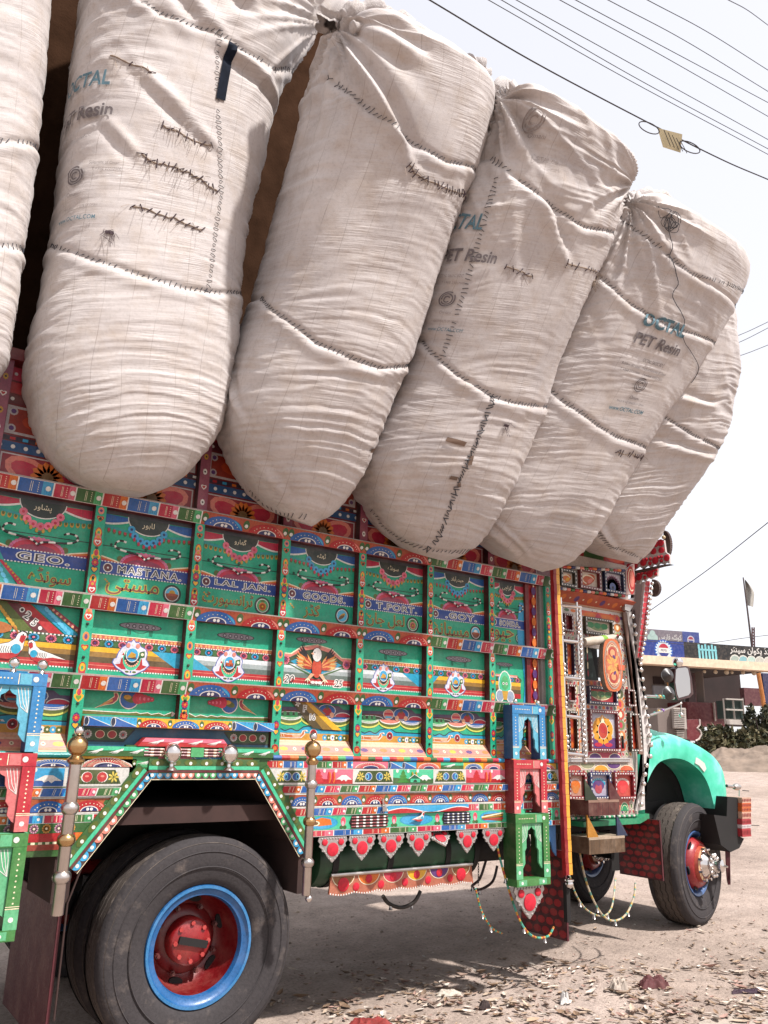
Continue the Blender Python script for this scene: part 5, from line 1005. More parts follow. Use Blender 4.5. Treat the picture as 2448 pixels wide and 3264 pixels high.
for x in (1.545, 1.905, 2.235, 2.545, 3.29): rose(a, x, 1.101, .029)
for x0, x1 in ((1.30, 1.51), (1.945, 2.20), (2.585, 2.79)): a.ell((x0 + x1) / 2, 1.101, (x1 - x0) / 2, .034, 'cyan', 18); a.ell((x0 + x1) / 2, 1.101, (x1 - x0) / 2 * .92, .030, 'lblue', 18)
bird(a, 2.09, 1.10, .062, False); a.poly([(1.33, 1.11), (1.40, 1.13), (1.46, 1.12), (1.47, 1.09), (1.38, 1.085)], 'orange'); a.ell(1.36, 1.10, .03, .014, 'cream', 10); a.ell(1.36, 1.10, .02, .009, 'brown', 8)
a.poly([(2.60, 1.085), (2.78, 1.07), (2.79, 1.125), (2.62, 1.115)], 'brown'); a.line([(2.60, 1.10), (2.79, 1.122)], .008, 'cream'); a.line([(2.60, 1.095), (2.79, 1.108)], .005, 'gold'); a.line([(2.62, 1.085), (2.79, 1.088)], .008, 'red')
blocks(a, xr(1.035), 3.33, 1.0305, 1.063, [('crimson', 'pink', .3), ('blue', 'lblue', .32), ('red', 'orange', .31), ('dgreen', 'lgreen', .33)], 0, 0, .62)
a.finish('skirt_painting', TR)
# left-hand strips
a = side_art(0, 0, SY); LX = -.75
arches(a, LX, xl(1.40), 1.394, 1.433, 4, 'yellow', rays=True); a.rect(LX, 1.3055, xl(1.35), 1.392, '#c9c6c0'); scene(a, -.38, -.02, 1.309, 1.389, 'blue'); hexp(a, -.03, .255, 1.309, 1.389, 'cherry'); scene(a, -.75, -.42, 1.309, 1.389, 'pink')
blocks(a, LX, xl(1.28), 1.2615, 1.301, sl=.3, unit=.5); a.rect(LX, 1.2525, xl(1.256), 1.260, '#cfccc6'); arches(a, LX, xl(1.23), 1.1925, 1.251, 5, '#a04a20', start=1); a.rect(LX, 1.1835, xl(1.187), 1.191, '#cfccc6'); blocks(a, LX, xl(1.16), 1.145, 1.182, unit=.5, start=1)
a.rect(LX, 1.103, xl(1.12), 1.144, 'dgreen')
for j in range(7): a.flower(-.30 + .055 * j, 1.123, .021, 11, ('#c88a3a', '#c08aa0')[j % 2], 'cream', .5)
a.rect(LX, 1.066, xl(1.085), 1.102, 'red'); a.rect(xl(1.08) - .05, 1.066, xl(1.085), 1.102, 'orange'); a.dash(LX, 1.06, xl(1.05), 1.06, 26, .01, 'cream'); a.rect(LX, 1.03, xl(1.04), 1.055, '#8a3020')
a.finish('skirt_painting', TR)
# striped half-round moulding under the ledge
mb_cols = ['blue', 'red', 'orange', 'dgreen', 'crimson', 'lblue', 'red', 'orange', 'lgreen']
mb = MB()
for i in range(44):
    x0 = 1.07 + i * .0525
    if x0 > 3.30: break
    mb.tube([(x0, -.028, 1.449), (x0 + .0525, -.028, 1.449)], .0135, 8, mb_cols[i % 9], cap=False)
mb.build('striped_moulding', 'enamel', TR)
mb = MB(); mb.tube([(-.75, -.03, 1.449), (.02, -.03, 1.449)], .0135, 8, 'teal', cols=['teal']); mb.build('striped_moulding', 'enamel', TR)
# vents
for x0, x1, c1 in ((1.585, 1.865, '#7a0f1c'), (2.27, 2.51, '#1a1f4a'), (2.98, 3.24, '#7a0f1c')):
    v = P1('vent_grille', 'paint', lambda m: m.prism([(x0 + .02, SY - .004, 1.067), (x1 - .02, SY - .004, 1.067), (x1, SY - .004, 1.101), (x1 - .02, SY - .004, 1.136), (x0 + .02, SY - .004, 1.136), (x0, SY - .004, 1.101)], (0, .003, 0), '#12080c'))
    for j in range(4): m = MB(); m.tube([(x0 + .012 + (x1 - x0 - .024) * i / 16, SY - .008, 1.076 + j * .0165) for i in range(17)], .0048, 6, c1, False, True, [c1, c1, 'white']); m.build('vent_bar', 'enamel', v)
# padlock
m = MB(); m.box(1.80, 1.83, SY - .03, SY - .012, 1.155, 1.178, '#b0a898'); m.tube([(1.807, SY - .02, 1.178), (1.807, SY - .02, 1.195), (1.815, SY - .02, 1.202), (1.823, SY - .02, 1.195), (1.823, SY - .02, 1.178)], .003, 5, '#9a9a9a'); m.box(1.81, 1.822, SY - .012, SY - .001, 1.19, 1.225, '#2a2a2a'); m.build('padlock', 'steel', TR)

# ---- above the wheel arch
p = P1('arch_ledge', 'paint', lambda m: m.box(.03, 1.066, -.035, .06, 1.585, 1.632, 'orange')); a = side_art(.03, 1.585, -.035); cones(a, .0, .26, .001, .046); arches(a, .26, .78, .001, .046, 3, 'yellow', start=1); cones(a, .78, 1.036, .001, .046); a.finish('ledge_painting', p)
p = P1('arch_recess', 'paint', lambda m: m.box(.03, 1.066, .02, .06, 1.49, 1.585, '#1c5a78')); a = side_art(.03, 1.49, .02); a.rect(.002, .002, 1.03, .093, '#1c5a78')
for s in (0, 1):
    f = (lambda x: x) if s == 0 else (lambda x: 1.036 - x); a.poly([(f(0), .03), (f(.22), .03), (f(.27), .088), (f(0), .088)], '#24441c'); a.poly([(f(0), .03), (f(.22), .03), (f(.27), .088), (f(.275), .083), (f(.222), .022), (f(0), .022)], '#10202a')
    for x, c in ((.04, 'f'), (.10, 'c'), (.16, 'c'), (.215, 'f')): (a.flower(f(x), .058, .022, 12, '#c8b8b8', 'red', .4) if c == 'f' else (a.ell(f(x), .058, .024, .020, 'cream', 12), a.ell(f(x), .058, .021, .018, '#a0222a', 12)))
a.finish('recess_painting', p)
for z0, z1, x0, x1, c in ((1.447, 1.492, .03, .36, 'dgreen'), (1.447, 1.492, .74, 1.066, 'dgreen')):
    p = P1('feather_strip', 'paint', lambda m: m.box(x0, x1, -.045, .02, z0, z1, c)); a = side_art(x0, z0, -.045); a.rect(0, .026, x1 - x0, z1 - z0, 'mint')
    for j in range(3): feather(a, .03 + .1 * j, .004, .075, .036)
    a.finish('strip_painting', p)
p = P1('feather_strip', 'paint', lambda m: m.prism([(.30, -.05, 1.496), (.34, -.05, 1.538), (.76, -.05, 1.538), (.80, -.05, 1.496)][::-1], (0, .06, 0), 'red')); a = side_art(.30, 1.496, -.05); a.poly([(.02, .021), (.48, .021), (.462, .04), (.038, .04)], 'pink')
for j in range(4): feather(a, .05 + .105 * j, .004, .085, .034)
a.finish('strip_painting', p)
for j in range(3): m = MB(); m.tube([(.34 + .42 * i / 26, -.042, 1.453 + j * .0145) for i in range(27)], .0065, 7, 'red', False, True, ['#6a1a20', '#6a1a20', '#c8a890']); m.build('ribbed_bar', 'enamel', TR)
P1('bar_clasp', 'paint', lambda m: m.box(.585, .655, -.052, -.03, 1.447, 1.493, 'lgreen'))
a = side_art(0, 0, SY); 
for x0, x1, b, c, l in ((.03, .29, 'yellow', 'crimson', 'red'), (.42, .60, 'pink', 'crimson', 'salmon'), (.77, .95, 'orange', 'crimson', 'salmon')): a.rect(x0, 1.394, x1, 1.445, b); arch(a, (x0 + x1) / 2, 1.395, (x1 - x0) * .45, .045, c, l, rays=True, dots=False)
a.rect(.29, 1.394, .42, 1.445, 'lgreen'); feather(a, .31, 1.40, .09, .036); cones(a, .60, .77, 1.394, 1.445); a.rect(.95, 1.394, 1.05, 1.445, 'dgreen'); a.finish('arch_painting', TR)
# slanting arch trim: green dotted board, scalloped edge
def slant(p0, p1, flip, n=11):
    p0, p1 = np.array(p0), np.array(p1); d = p1 - p0; L = np.linalg.norm(d); d /= L; nrm = np.array([-d[1], d[0]]) * (1 if flip else -1)   # towards the opening
    q = lambda s, t: (p0[0] + d[0] * s + nrm[0] * t, SY - .012, p0[1] + d[1] * s + nrm[1] * t)
    pts = [q(0, -.065), q(L, -.065), q(L, .004), q(0, .004)]; b = P1('arch_trim', 'paint', lambda m: m.prism(pts if flip else pts[::-1], (0, .02, 0), 'dgreen'))
    a = Art(q(0, 0), (d[0], 0, d[1]), (nrm[0], 0, nrm[1]), (0, -1, 0), .0015)
    a.poly([(0, -.03), (L, -.03), (L, -.012), (0, -.012)], 'mint')
    for j in range(7): a.ell(L * (j + .5) / 7, -.046, L / 17, .017, 'olive', 8); a.dot(L * (j + .5) / 7, -.043, .009, 'white', 8)
    a.rect(0, -.010, L, .001, 'maroon')
    a.finish('trim_painting', b)
    s2 = P1('scalloped_edge', 'paint', lambda m: m.prism([q(0, .004), q(L, .004), q(L, .036), q(0, .036)] if flip else [q(0, .036), q(L, .036), q(L, .004), q(0, .004)], (0, .012, 0), '#3a1c18')); a = Art(q(0, 0), (d[0], 0, d[1]), (nrm[0], 0, nrm[1]), (0, -1, 0), .0015)
    for j in range(n): c = ('lblue', 'salmon', 'lgreen')[(j // 3) % 3]; x = L * (j + .5) / n; a.ell(x, .005, L / n * .48, .026, jit(c), 12, 0, 180); a.dot(x, .014, .009, 'white', 9)
    a.rect(0, .034, L, .037, 'cream'); a.finish('edge_painting', s2)
slant((.05, .945), (.372, 1.372), False); slant((.372, 1.372), (.985, 1.372), False, 15); slant((.985, 1.372), (1.29, .955), False)
# wheel-well liner
P1('wheel_well', 'rust_board', lambda m: (m.box(1.27, 1.31, -.02, 1.0, .745, 1.05, '#33201c'), m.box(.3, 1.0, .02, 1.1, 1.36, 1.39, '#33201c'), m.prism([(1.0, .0, 1.38), (1.29, .0, .97), (1.31, .0, .97), (1.02, .0, 1.39)][::-1], (0, 1.0, 0), '#33201c'), m.prism([(.06, .0, .93), (.38, .0, 1.37), (.36, .0, 1.39), (.03, .0, .93)], (0, 1.0, 0), '#33201c')))
P1('chassis_rail', 'dark_iron', lambda m: (m.box(-2.0, 5.6, .72, .80, .88, 1.10, '#17110f'), m.box(-2.0, 5.6, 1.5, 1.58, .88, 1.10, '#17110f')))
P1('bed_floor', 'rust_board', lambda m: m.box(BX0, 3.36, .04, 2.4, 1.12, 1.2, '#33201c'))
P1('far_side_wall', 'paint', lambda m: m.box(BX0, 3.36, 2.36, 2.42, 1.03, 3.36, 'green'))
P1('bed_headboard', 'paint', lambda m: m.box(3.33, 3.37, .12, 2.36, 1.2, 3.36, 'dred'))
P1('bed_tail', 'paint', lambda m: m.box(BX0 - .03, BX0 + .01, .1, 2.36, 1.2, 3.36, 'green'))

# ================================================================== tiered frames with curtain cut-outs
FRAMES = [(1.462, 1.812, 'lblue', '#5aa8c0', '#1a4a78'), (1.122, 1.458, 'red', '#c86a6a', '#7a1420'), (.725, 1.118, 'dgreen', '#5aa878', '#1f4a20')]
def frame3(x0, x1, bottoms, zcut=None):
    for i, (z0, z1, c, lc, dk) in enumerate(FRAMES):
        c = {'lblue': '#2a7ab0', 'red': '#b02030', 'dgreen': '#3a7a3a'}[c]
        yf = -.115 - .012 * (2 - i) * 0; X0, X1 = x0 + (.0, .004, .012)[i], x1 + (.0, .0, .008)[i]; pw = .058
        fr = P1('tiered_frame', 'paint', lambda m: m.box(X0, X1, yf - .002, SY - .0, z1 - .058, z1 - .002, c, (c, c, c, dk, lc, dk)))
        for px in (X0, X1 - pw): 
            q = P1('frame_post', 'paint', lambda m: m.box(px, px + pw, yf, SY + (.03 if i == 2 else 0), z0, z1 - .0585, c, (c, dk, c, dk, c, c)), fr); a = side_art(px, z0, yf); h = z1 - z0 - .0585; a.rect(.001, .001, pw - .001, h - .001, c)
            for j in range(14): a.dot(pw / 2, h * (j + .7) / 15, .004, 'cream', 6)
            a.rect(0, h * .0, pw, h * .24, lc); a.dot(pw / 2, h * .12, .011, 'white', 9); a.line([(0, h * .25), (pw, h * .25)], .004, 'cream'); a.line([(0, h * .275), (pw, h * .275)], .003, 'cream'); a.finish('frame_painting', fr)
        a = side_art(X0, z1 - .058, yf - .002); w_ = X1 - X0; a.rect(w_ * .62, .004, w_ * .78, .052, lc); a.dot(w_ * .84, .029, .013, 'white', 10); a.line([(w_ * .6, .004), (w_ * .6, .052)], .004, 'cream')
        for j in range(9): a.dot(w_ * (.1 + .05 * j), .029, .004, 'cream', 6)
        a.finish('frame_painting', fr)
        zt = z1 - .0585; H = (z1 - z0)
        for s in (0, 1):
            f = (lambda u: X0 + pw + u * (w_ / 2 - pw)) if s == 0 else (lambda u: X1 - pw - u * (w_ / 2 - pw))
            pts = [(f(0), zt), (f(1), zt), (f(.98), zt - .022), (f(.86), zt - .035), (f(.66), zt - .045), (f(.62), zt - .08), (f(.5), zt - .10), (f(.5), zt - .15), (f(.34), zt - .17), (f(.36), zt - H * .62), (f(.12), zt - H * .7), (f(0), zt - H * .72)]
            pl = P1('curtain_cutout', 'paint', lambda m: m.prism([(x, yf + .012, z) for x, z in (pts[::-1] if s == 0 else pts)], (0, .012, 0), lc), fr); a = side_art(0, 0, yf + .012); a.poly([(x, z) for x, z in (pts[::-1] if s == 0 else pts)], lc)
            for j in range(4): a.line([(f(.2 + .15 * j), zt - .01), (f(.12 + .10 * j), zt - .05 - .015 * j), (f(.08), zt - .12)], .003, 'white')
            a.finish('frame_painting', fr)
        if i == 2:
            q = P1('frame_sill', 'paint', lambda m: m.box(X0 + .002, X1 - .002, yf - .002, SY, z0 - .045, z0 - .0005, c)); a = side_art(X0, z0 - .045, yf - .002); a.rect(.004, .003, X1 - X0 - .004, .042, c); a.rect(.02, .006, .09, .04, lc); a.rect(.2, .006, .27, .04, lc); a.dot(.05, .022, .01, 'white', 8); a.dot(.24, .022, .01, 'white', 8); a.finish('sill_painting', q)
frame3(2.806, 3.118, True); frame3(-.495, -.183, True)

# ================================================================== hanging reflectors
def reflector(name='reflector_plate'):
    o = [(-.088, .0), (-.094, -.02), (-.08, -.035), (-.086, -.05), (-.07, -.06), (-.066, -.075), (-.05, -.08), (-.03, -.108), (0, -.135), (.03, -.108), (.05, -.08), (.066, -.075), (.07, -.06), (.086, -.05), (.08, -.035), (.094, -.02), (.088, .0)]
    m = MB(); m.prism([(x, 0, z) for x, z in o][::1], (0, .008, 0), '#aaaaaa'); 
    for j in range(9): m.sphere((-.072 + .018 * j, -.001, -.008), .005, '#cccccc', 6, 4)
    for s in (-1, 1):
        for j in range(5): m.sphere((s * (.064 - .0125 * j), -.001, -.062 - .0135 * j), .0045, '#cccccc', 6, 4)
    return m.mesh(name, 'silver_sheet')
RP = reflector(); 
def discmesh(r): m = MB(); m.lathe([(r, 0), (r, .004), (r * .85, .006), (0, .0065)], (0, 0, 0), (0, -1, 0), 18, '#b31522'); return m.mesh('red_disc', 'red_reflector', 50)
DB, DSm = discmesh(.036), discmesh(.0175)
def put(name, me, loc, parent, rot=(0, 0, 0), sc=1.):
    o = bpy.data.objects.new(name, me); COL.objects.link(o); o.parent = parent
    if parent.parent is None: o.location = Vector(loc) - root_of(parent).location
    else: o.location = loc
    o.rotation_euler = rot; o.scale = (sc,) * 3 if not hasattr(sc, '__len__') else sc; return o
def put_reflector(x, y, z, rot=(0, 0, 0), sc=1.):
    o = put('reflector_plate', RP, (x, y, z), TR, rot, sc)
    for (dx, dz, me) in ((0, -.066, DB), (-.052, -.028, DSm), (.052, -.028, DSm)): put('red_disc', me, (dx, -.0005, dz), o)
    return o
for i, x in enumerate((1.482, 1.682, 1.887, 2.095, 2.27, 2.48, 2.705)):
    put_reflector(x, SY + (.0 if i != 4 else .06), 1.026, (0 if i != 4 else R(-55), 0, R(random.uniform(-4, 4))))
put_reflector(2.965, -.08, .675, (0, 0, 0), 1.45)
# ================================================================== turned pillars, balls, pole
def pillar(x, y, zt, zb, rad, knots, tilt=0.):
    m = MB(); m.lathe([(0, .0), (rad * .9, 0), (rad, .004), (rad, zt - .10 - zb), (0, zt - .10 - zb)], (x, y, zb), (tilt, 0, 1), 20, '#8d8580'); p = m.build('steel_pillar', 'steel', TR)
    def ball(name, z, r, mat, sq=1.): m = MB(); m.lathe([(r * math.sin(math.pi * i / 12), -r * sq * math.cos(math.pi * i / 12)) for i in range(13)], (x + tilt * (z - zb), y, z), (0, 0, 1), 22, '#999999'); return m.build(name, mat, p)
    for i, z in enumerate(knots): ball('pillar_ring', z, rad * 1.5, ('steel', 'brass', 'steel')[i % 3], .85)
    m = MB(); m.lathe([(rad, 0), (rad * 1.45, .012), (rad * 1.5, .022), (rad * .9, .036), (rad * .8, .045)], (x + tilt * (zt - .1 - zb), y, zt - .105), (0, 0, 1), 20, '#9a7a52'); m.build('pillar_collar', 'brass', p)
    ball('pillar_ball', zt - .022, .047, 'brass'); ball('pillar_finial', zt + .045, .022, 'chrome')
    return p
pillar(-.022, -.16, 1.515, .775, .0275, (1.22, 1.085, .93)); pillar(1.245, -.16, 1.52, .76, .0235, (1.315, 1.125, .92))
m = MB(); m.sphere((1.262, -.16, .745), .019, '#999999'); m.build('pillar_foot', 'chrome', TR)
for x in (.478, .793):
    m = MB(); m.lathe([(.032, 0), (.026, .008), (.012, .018), (.010, .03), (.014, .036)], (x, -.068, 1.383), (0, 0, 1), 18, '#999999'); p = m.build('ball_stand', 'chrome', TR)
    m = MB(); m.lathe([(.046 * math.sin(math.pi * i / 12), -.049 * math.cos(math.pi * i / 12)) for i in range(13)], (x, -.068, 1.465), (0, 0, 1), 24, '#999999'); m.build('chrome_ball', 'chrome', p)
for x in (-.335, -.21): 
    m = MB(); m.lathe([(.016, 0), (.010, .012), (.012, .016)] + [(.025 * math.sin(math.pi * i / 10 * .9 + .3), .04 - .025 * math.cos(math.pi * i / 10 * .9 + .3)) for i in range(11)], (x, -.10, 1.812), (0, 0, 1), 16, '#999999'); m.build('chrome_ball', 'chrome', TR)
for x in (2.86, 3.075): m = MB(); m.sphere((x, -.09, 1.835), .016, '#999999'); m.build('chrome_ball', 'chrome', TR)
# red and yellow pole at the front corner of the bed
top, bot = W(1770, 1770, -.10), W(1814, 2790, -.10)
d = bot - top; n = 30; mid = lambda t: top + d * t
m = MB(); sx = np.array([.031, 0, 0]); m.add([top - sx, top + sx * .3, top + sx, bot + sx, bot + sx * .3, bot - sx] + [q + np.array([0, .03, 0]) for q in (top - sx, top + sx, bot + sx, bot - sx)], [(0, 5, 4, 1), (1, 4, 3, 2), (6, 9, 5, 0), (2, 3, 8, 7)], 'red')
pole = m.build('corner_pole', 'paint', TR)
for nm, o0, o1, c in (('pole_edge', -.05, 1.0, '#dc9c30'), ('pole_face', -1.0, -.05, '#8a1018')):
    m = MB()
    for j in range(n):
        a_, b_ = mid(j / n), mid((j + .97) / n); u0, u1 = sx * o0, sx * o1; w2 = np.array([0, -.003 - .002 * (j % 2), 0]); w0 = sx * (.12 if c[1] == '8' else 0)
        m.add([b_ + u0 + w2, b_ + u1 + w2, (a_ + b_) / 2 + u1 + w0 * 0 + w2, a_ + u1 + w2, a_ + u0 + w2, (a_ + b_) / 2 + u0 - w0 + w2], [(0, 1, 2, 3, 4, 5)], jit(c, .08))
    m.build(nm, 'paint', pole)
m = MB(); m.lathe([(.014, .0), (.03, .005), (.031, .014), (.02, .02), (.012, .03)] , bot + [0, 0, -.02], (0, 0, -1), 16, '#999999'); m.sphere(bot + [0, 0, -.055], .027, '#999999'); m.build('pole_ball', 'chrome', pole)
P1('pole_leg', 'dark_iron', lambda m: m.box(bot[0] - .02, bot[0] + .015, -.09, -.06, .43, bot[2] - .05, '#17110f'))
# ================================================================== wheels
def tyre_profile(Rr, w_, rim):
    h = w_ / 2
    return [(rim, -h * .62), (rim + .012, -h * .78), (rim + .04, -h * .9), (Rr * .80, -h * 1.0), (Rr * .90, -h * .99), (Rr * .955, -h * .92), (Rr * .985, -h * .80), (Rr, -h * .6)], h
def wheel(x, y, z, Rr, w_, rim, yaw, kind, roll=0.):
    """outer face looks towards -Y before yaw"""
    hub = bpy.data.objects.new('wheel', None); COL.objects.link(hub); hub.empty_display_size = .2; hub.parent = TR; hub.location = Vector((x, y, z)) - TR.location; hub.rotation_euler = (0, 0, yaw)
    side, h = tyre_profile(Rr, w_, rim); N = 96
    m = MB(); m.lathe(side, (0, 0, 0), (0, 1, 0), N, '#2b2829')                                     # outer wall (axis -h side faces -Y)
    m.lathe([(r, -a) for r, a in side][::-1], (0, 0, 0), (0, 1, 0), N, '#2b2829')
    for rr in (.72, .86, .93): m.lathe([(Rr * rr - .004, -h * 1.0 - .0), (Rr * rr, -h * 1.0 - .004), (Rr * rr + .004, -h * 1.0)], (0, 0, 0), (0, 1, 0), N, '#2b2829') if rr < .9 else None
    t = link('tyre', m.mesh('tyre', 'tyre_wall', 60), None); t.parent = hub
    # tread: ribs with zig-zag grooves, blocks at the shoulder
    m = MB(); nseg = 144; prof = []; ribs = 5; full = h * 1.62; gw = .010
    edges = [-.62, -.40, -.19, .0, .19, .40, .62] if 0 else None
    cols = []; wv = full / ribs
    for b in range(ribs):
        a0 = -full / 2 + b * wv + gw / 2; a1 = a0 + wv - gw; vs = []
        for i in range(nseg):
            th = 2 * math.pi * i / nseg; zz = .0045 * (1 if i % 4 < 2 else -1) * (0 if b in (0,) else 1); zz2 = .0045 * (1 if i % 4 < 2 else -1) * (0 if b == ribs - 1 else 1)
            for a_, r in ((a0 + zz, Rr - .012), (a0 + zz, Rr + .0), (a1 + zz2, Rr + .0), (a1 + zz2, Rr - .012)):
                rr = r - (.012 if (b in (0, ribs - 1) and i % 4 == 0) else 0) - .02 * (abs(a_) / (full / 2)) ** 3
                vs.append((rr * math.cos(th), a_, rr * math.sin(th)))
        m.add(vs, [(i * 4 + k, i * 4 + k + 1, ((i + 1) % nseg) * 4 + k + 1, ((i + 1) % nseg) * 4 + k) for i in range(nseg) for k in range(3)], '#4a4340')
    m.lathe([(Rr - .014, -h * .84), (Rr - .011, -h * .7), (Rr - .011, h * .7), (Rr - .014, h * .84)], (0, 0, 0), (0, 1, 0), N, '#15110f')
    m.lathe([(Rr * .94, -h * .955), (Rr - .014, -h * .80)], (0, 0, 0), (0, 1, 0), N, '#15110f')
    t2 = link('tread', m.mesh('tread', 'tread_rubber', 40), None); t2.parent = hub
    if kind == 'rear':
        m = MB(); m.lathe([(rim + .006, -h * .72), (rim + .002, -h * .80), (rim - .012, -h * .80), (rim - .02, -h * .70), (rim - .045, -h * .66), (rim - .052, -h * .45)], (0, 0, 0), (0, 1, 0), 64, 'blue', ['#1f5a90', '#2f74a8', '#185a92', '#185a92', '#185a92']); o = link('rim', m.mesh('rim', 'enamel', 50), None); o.parent = hub
        m = MB(); D0 = h * .85; m.lathe([(rim - .050, -h * .46), (rim - .055, D0 * .2), (rim - .075, D0 * .8), (rim * .60, D0 * .95), (rim * .56, D0 * .8), (.115, D0 * .75), (.115, D0)], (0, 0, 0), (0, 1, 0), 64, '#6e1014'); o = link('wheel_dish', m.mesh('wheel_dish', 'enamel', 50), None); o.parent = hub
        for k in range(6):
            a_ = 2 * math.pi * k / 6 + .35; c = np.array([rim * .70 * math.cos(a_), D0 * .84, rim * .70 * math.sin(a_)]); t_ = np.array([-math.sin(a_), 0, math.cos(a_)]); r_ = np.array([math.cos(a_), .0, math.sin(a_)])
            m = MB(); pts = [c + t_ * .038 * math.cos(q) * (1) + r_ * .018 * math.sin(q) + np.array([0, .0, 0]) for q in np.linspace(0, 6.283, 16)[:-1]]; m.prism(pts, (0, -.012, 0), '#0a0505'); o = link('hand_hole', m.mesh('hand_hole', 'dark_iron'), None); o.parent = hub
        m = MB(); m.lathe([(.115, 0), (.115, -.07), (.10, -.085), (0, -.09)], (0, D0 * .8, 0), (0, 1, 0), 32, '#8e181c'); o = link('hub_cap', m.mesh('hub_cap', 'enamel', 50), None); o.parent = hub
        hc = o
        for k in range(8): a_ = 2 * math.pi * k / 8; m = MB(); m.lathe([(.012, 0), (.012, -.012), (0, -.012)], (.09 * math.cos(a_), D0 * .8 - .084, .09 * math.sin(a_)), (0, 1, 0), 6, '#b03a38'); o = link('hub_bolt', m.mesh('hub_bolt', 'enamel'), None); o.parent = hc
        m = MB(); a_ = R(-13); u = np.array([math.cos(a_), 0, math.sin(a_)]); v = np.array([-math.sin(a_), 0, math.cos(a_)]); m.obox(np.array([0, D0 * .8 - .103, 0]) - u * .075 - v * .018, u * .16, v * .036, (0, .012, 0), '#140a0c'); o = link('hub_strap', m.mesh('hub_strap', 'dark_iron'), None); o.parent = hub
        for k in range(8): a_ = 2 * math.pi * (k + .5) / 8; m = MB(); m.lathe([(.014, 0), (.014, -.02), (.009, -.02), (.009, -.035), (0, -.035)], (.165 * math.cos(a_), D0 * .74, .165 * math.sin(a_)), (0, 1, 0), 6, '#5a2020'); o = link('wheel_nut', m.mesh('wheel_nut', 'enamel'), None); o.parent = hub
    else:
        m = MB(); m.lathe([(rim + .006, -h * .70), (rim, -h * .80), (rim - .014, -h * .78), (rim - .03, -h * .6), (rim - .04, -h * .3), (rim - .05, -h * .3)], (0, 0, 0), (0, 1, 0), 64, '#3a5a8a'); o = link('rim', m.mesh('rim', 'enamel', 50), None); o.parent = hub
        m = MB(); m.lathe([(rim - .05, -h * .25), (rim * .80, -h * .62), (rim * .70, -h * .95), (rim * .62, -h * 1.02), (rim * .60, -h * 1.0), (rim * .56, -h * 1.0), (rim * .53, -h * 1.22), (rim * .44, -h * 1.25), (.0, -h * 1.2)], (0, 0, 0), (0, 1, 0), 56, '#a01c22', ['#9a1c22'] * 5 + ['#b8503a', '#c8a078', '#7a2a2a']); o = link('wheel_dish', m.mesh('wheel_dish', 'enamel', 45), None); o.parent = hub
        for k in range(6):
            a_ = 2 * math.pi * k / 6 + .2; c = np.array([rim * .78 * math.cos(a_), -h * .73, rim * .78 * math.sin(a_)]); m = MB(); t_ = np.array([-math.sin(a_), 0, math.cos(a_)]); r_ = np.array([math.cos(a_) * .55, -.8, math.sin(a_) * .55]) ; pts = [c + t_ * .034 * math.cos(q) + r_ * .02 * math.sin(q) for q in np.linspace(0, 6.283, 14)[:-1]]; m.prism(pts, (-.012 * math.cos(a_), -.006, -.012 * math.sin(a_)), '#0a0505'); m.prism(pts, (.012 * math.cos(a_), -.008, .012 * math.sin(a_)), '#0a0505'); o = link('hand_hole', m.mesh('hand_hole', 'dark_iron'), None); o.parent = hub
        m = MB(); m.lathe([(rim * .40, 0), (rim * .36, -.02), (rim * .22, -.06), (rim * .17, -.13), (rim * .2, -.155), (.012, -.17), (.008, -.2), (0, -.2)], (0, -h * 1.2, 0), (0, 1, 0), 28, '#999999'); o = link('hub_cap', m.mesh('hub_cap', 'chrome', 45), None); o.parent = hub; hc = o
        m = MB(); m.tube([(rim * .33 * math.cos(a_), -h * 1.2 - .075, rim * .33 * math.sin(a_)) for a_ in np.linspace(0, 6.283, 29)[:-1]], .006, 6, '#999999', True); o = link('hub_ring', m.mesh('hub_ring', 'chrome'), None); o.parent = hc
        for k in range(10): a_ = 2 * math.pi * k / 10; m = MB(); m.sphere((rim * .33 * math.cos(a_), -h * 1.2 - .085, rim * .33 * math.sin(a_)), .017, '#999999', 12, 8); o = link('hub_bead', m.mesh('hub_bead', 'chrome'), None); o.parent = hc
        for k in range(6): a_ = 2 * math.pi * k / 6 + .2; m = MB(); m.tube([(rim * .2 * math.cos(a_), -h * 1.2 - .09, rim * .2 * math.sin(a_)), (rim * .33 * math.cos(a_), -h * 1.2 - .075, rim * .33 * math.sin(a_))], .005, 6, '#999999'); o = link('hub_spoke', m.mesh('hub_spoke', 'chrome'), None); o.parent = hc
        for k in range(8): a_ = 2 * math.pi * (k + .5) / 8; m = MB(); m.lathe([(.013, 0), (.013, -.03), (0, -.034)], (rim * .5 * math.cos(a_), -h * 1.22, rim * .5 * math.sin(a_)), (0, 1, 0), 8, '#999999'); o = link('wheel_nut', m.mesh('wheel_nut', 'chrome'), None); o.parent = hub
    return hub
wheel(.775, .18, .524, .524, .27, .283, 0, 'rear')
wheel(.775, .52, .524, .524, .27, .283, 0, 'inner'.replace('inner', 'rear'))
FW = wheel(5.545, .575, .60, .497, .29, .262, R(12), 'front')
wheel(5.545, 1.75, .60, .497, .29, .262, R(12), 'front'); wheel(.728, 2.0, .524, .524, .27, .283, R(180), 'rear')
P1('rear_axle', 'dark_iron', lambda m: (m.tube([(.728, .3, .55), (.728, 2.1, .55)], .08, 12, '#17110f'), m.box(.2, 1.25, .66, .74, .62, .72, '#17110f'), m.box(.35, 1.1, .66, .74, .73, .80, '#201512')))
P1('front_axle', 'dark_iron', lambda m: (m.tube([(5.545, .65, .58), (5.545, 1.7, .58)], .05, 10, '#17110f'), m.box(5.1, 6.0, .7, .78, .72, .8, '#17110f')))
P1('underfloor', 'dark_iron', lambda m: m.box(3.4, 4.9, .55, 1.8, .95, 1.1, '#17110f'))
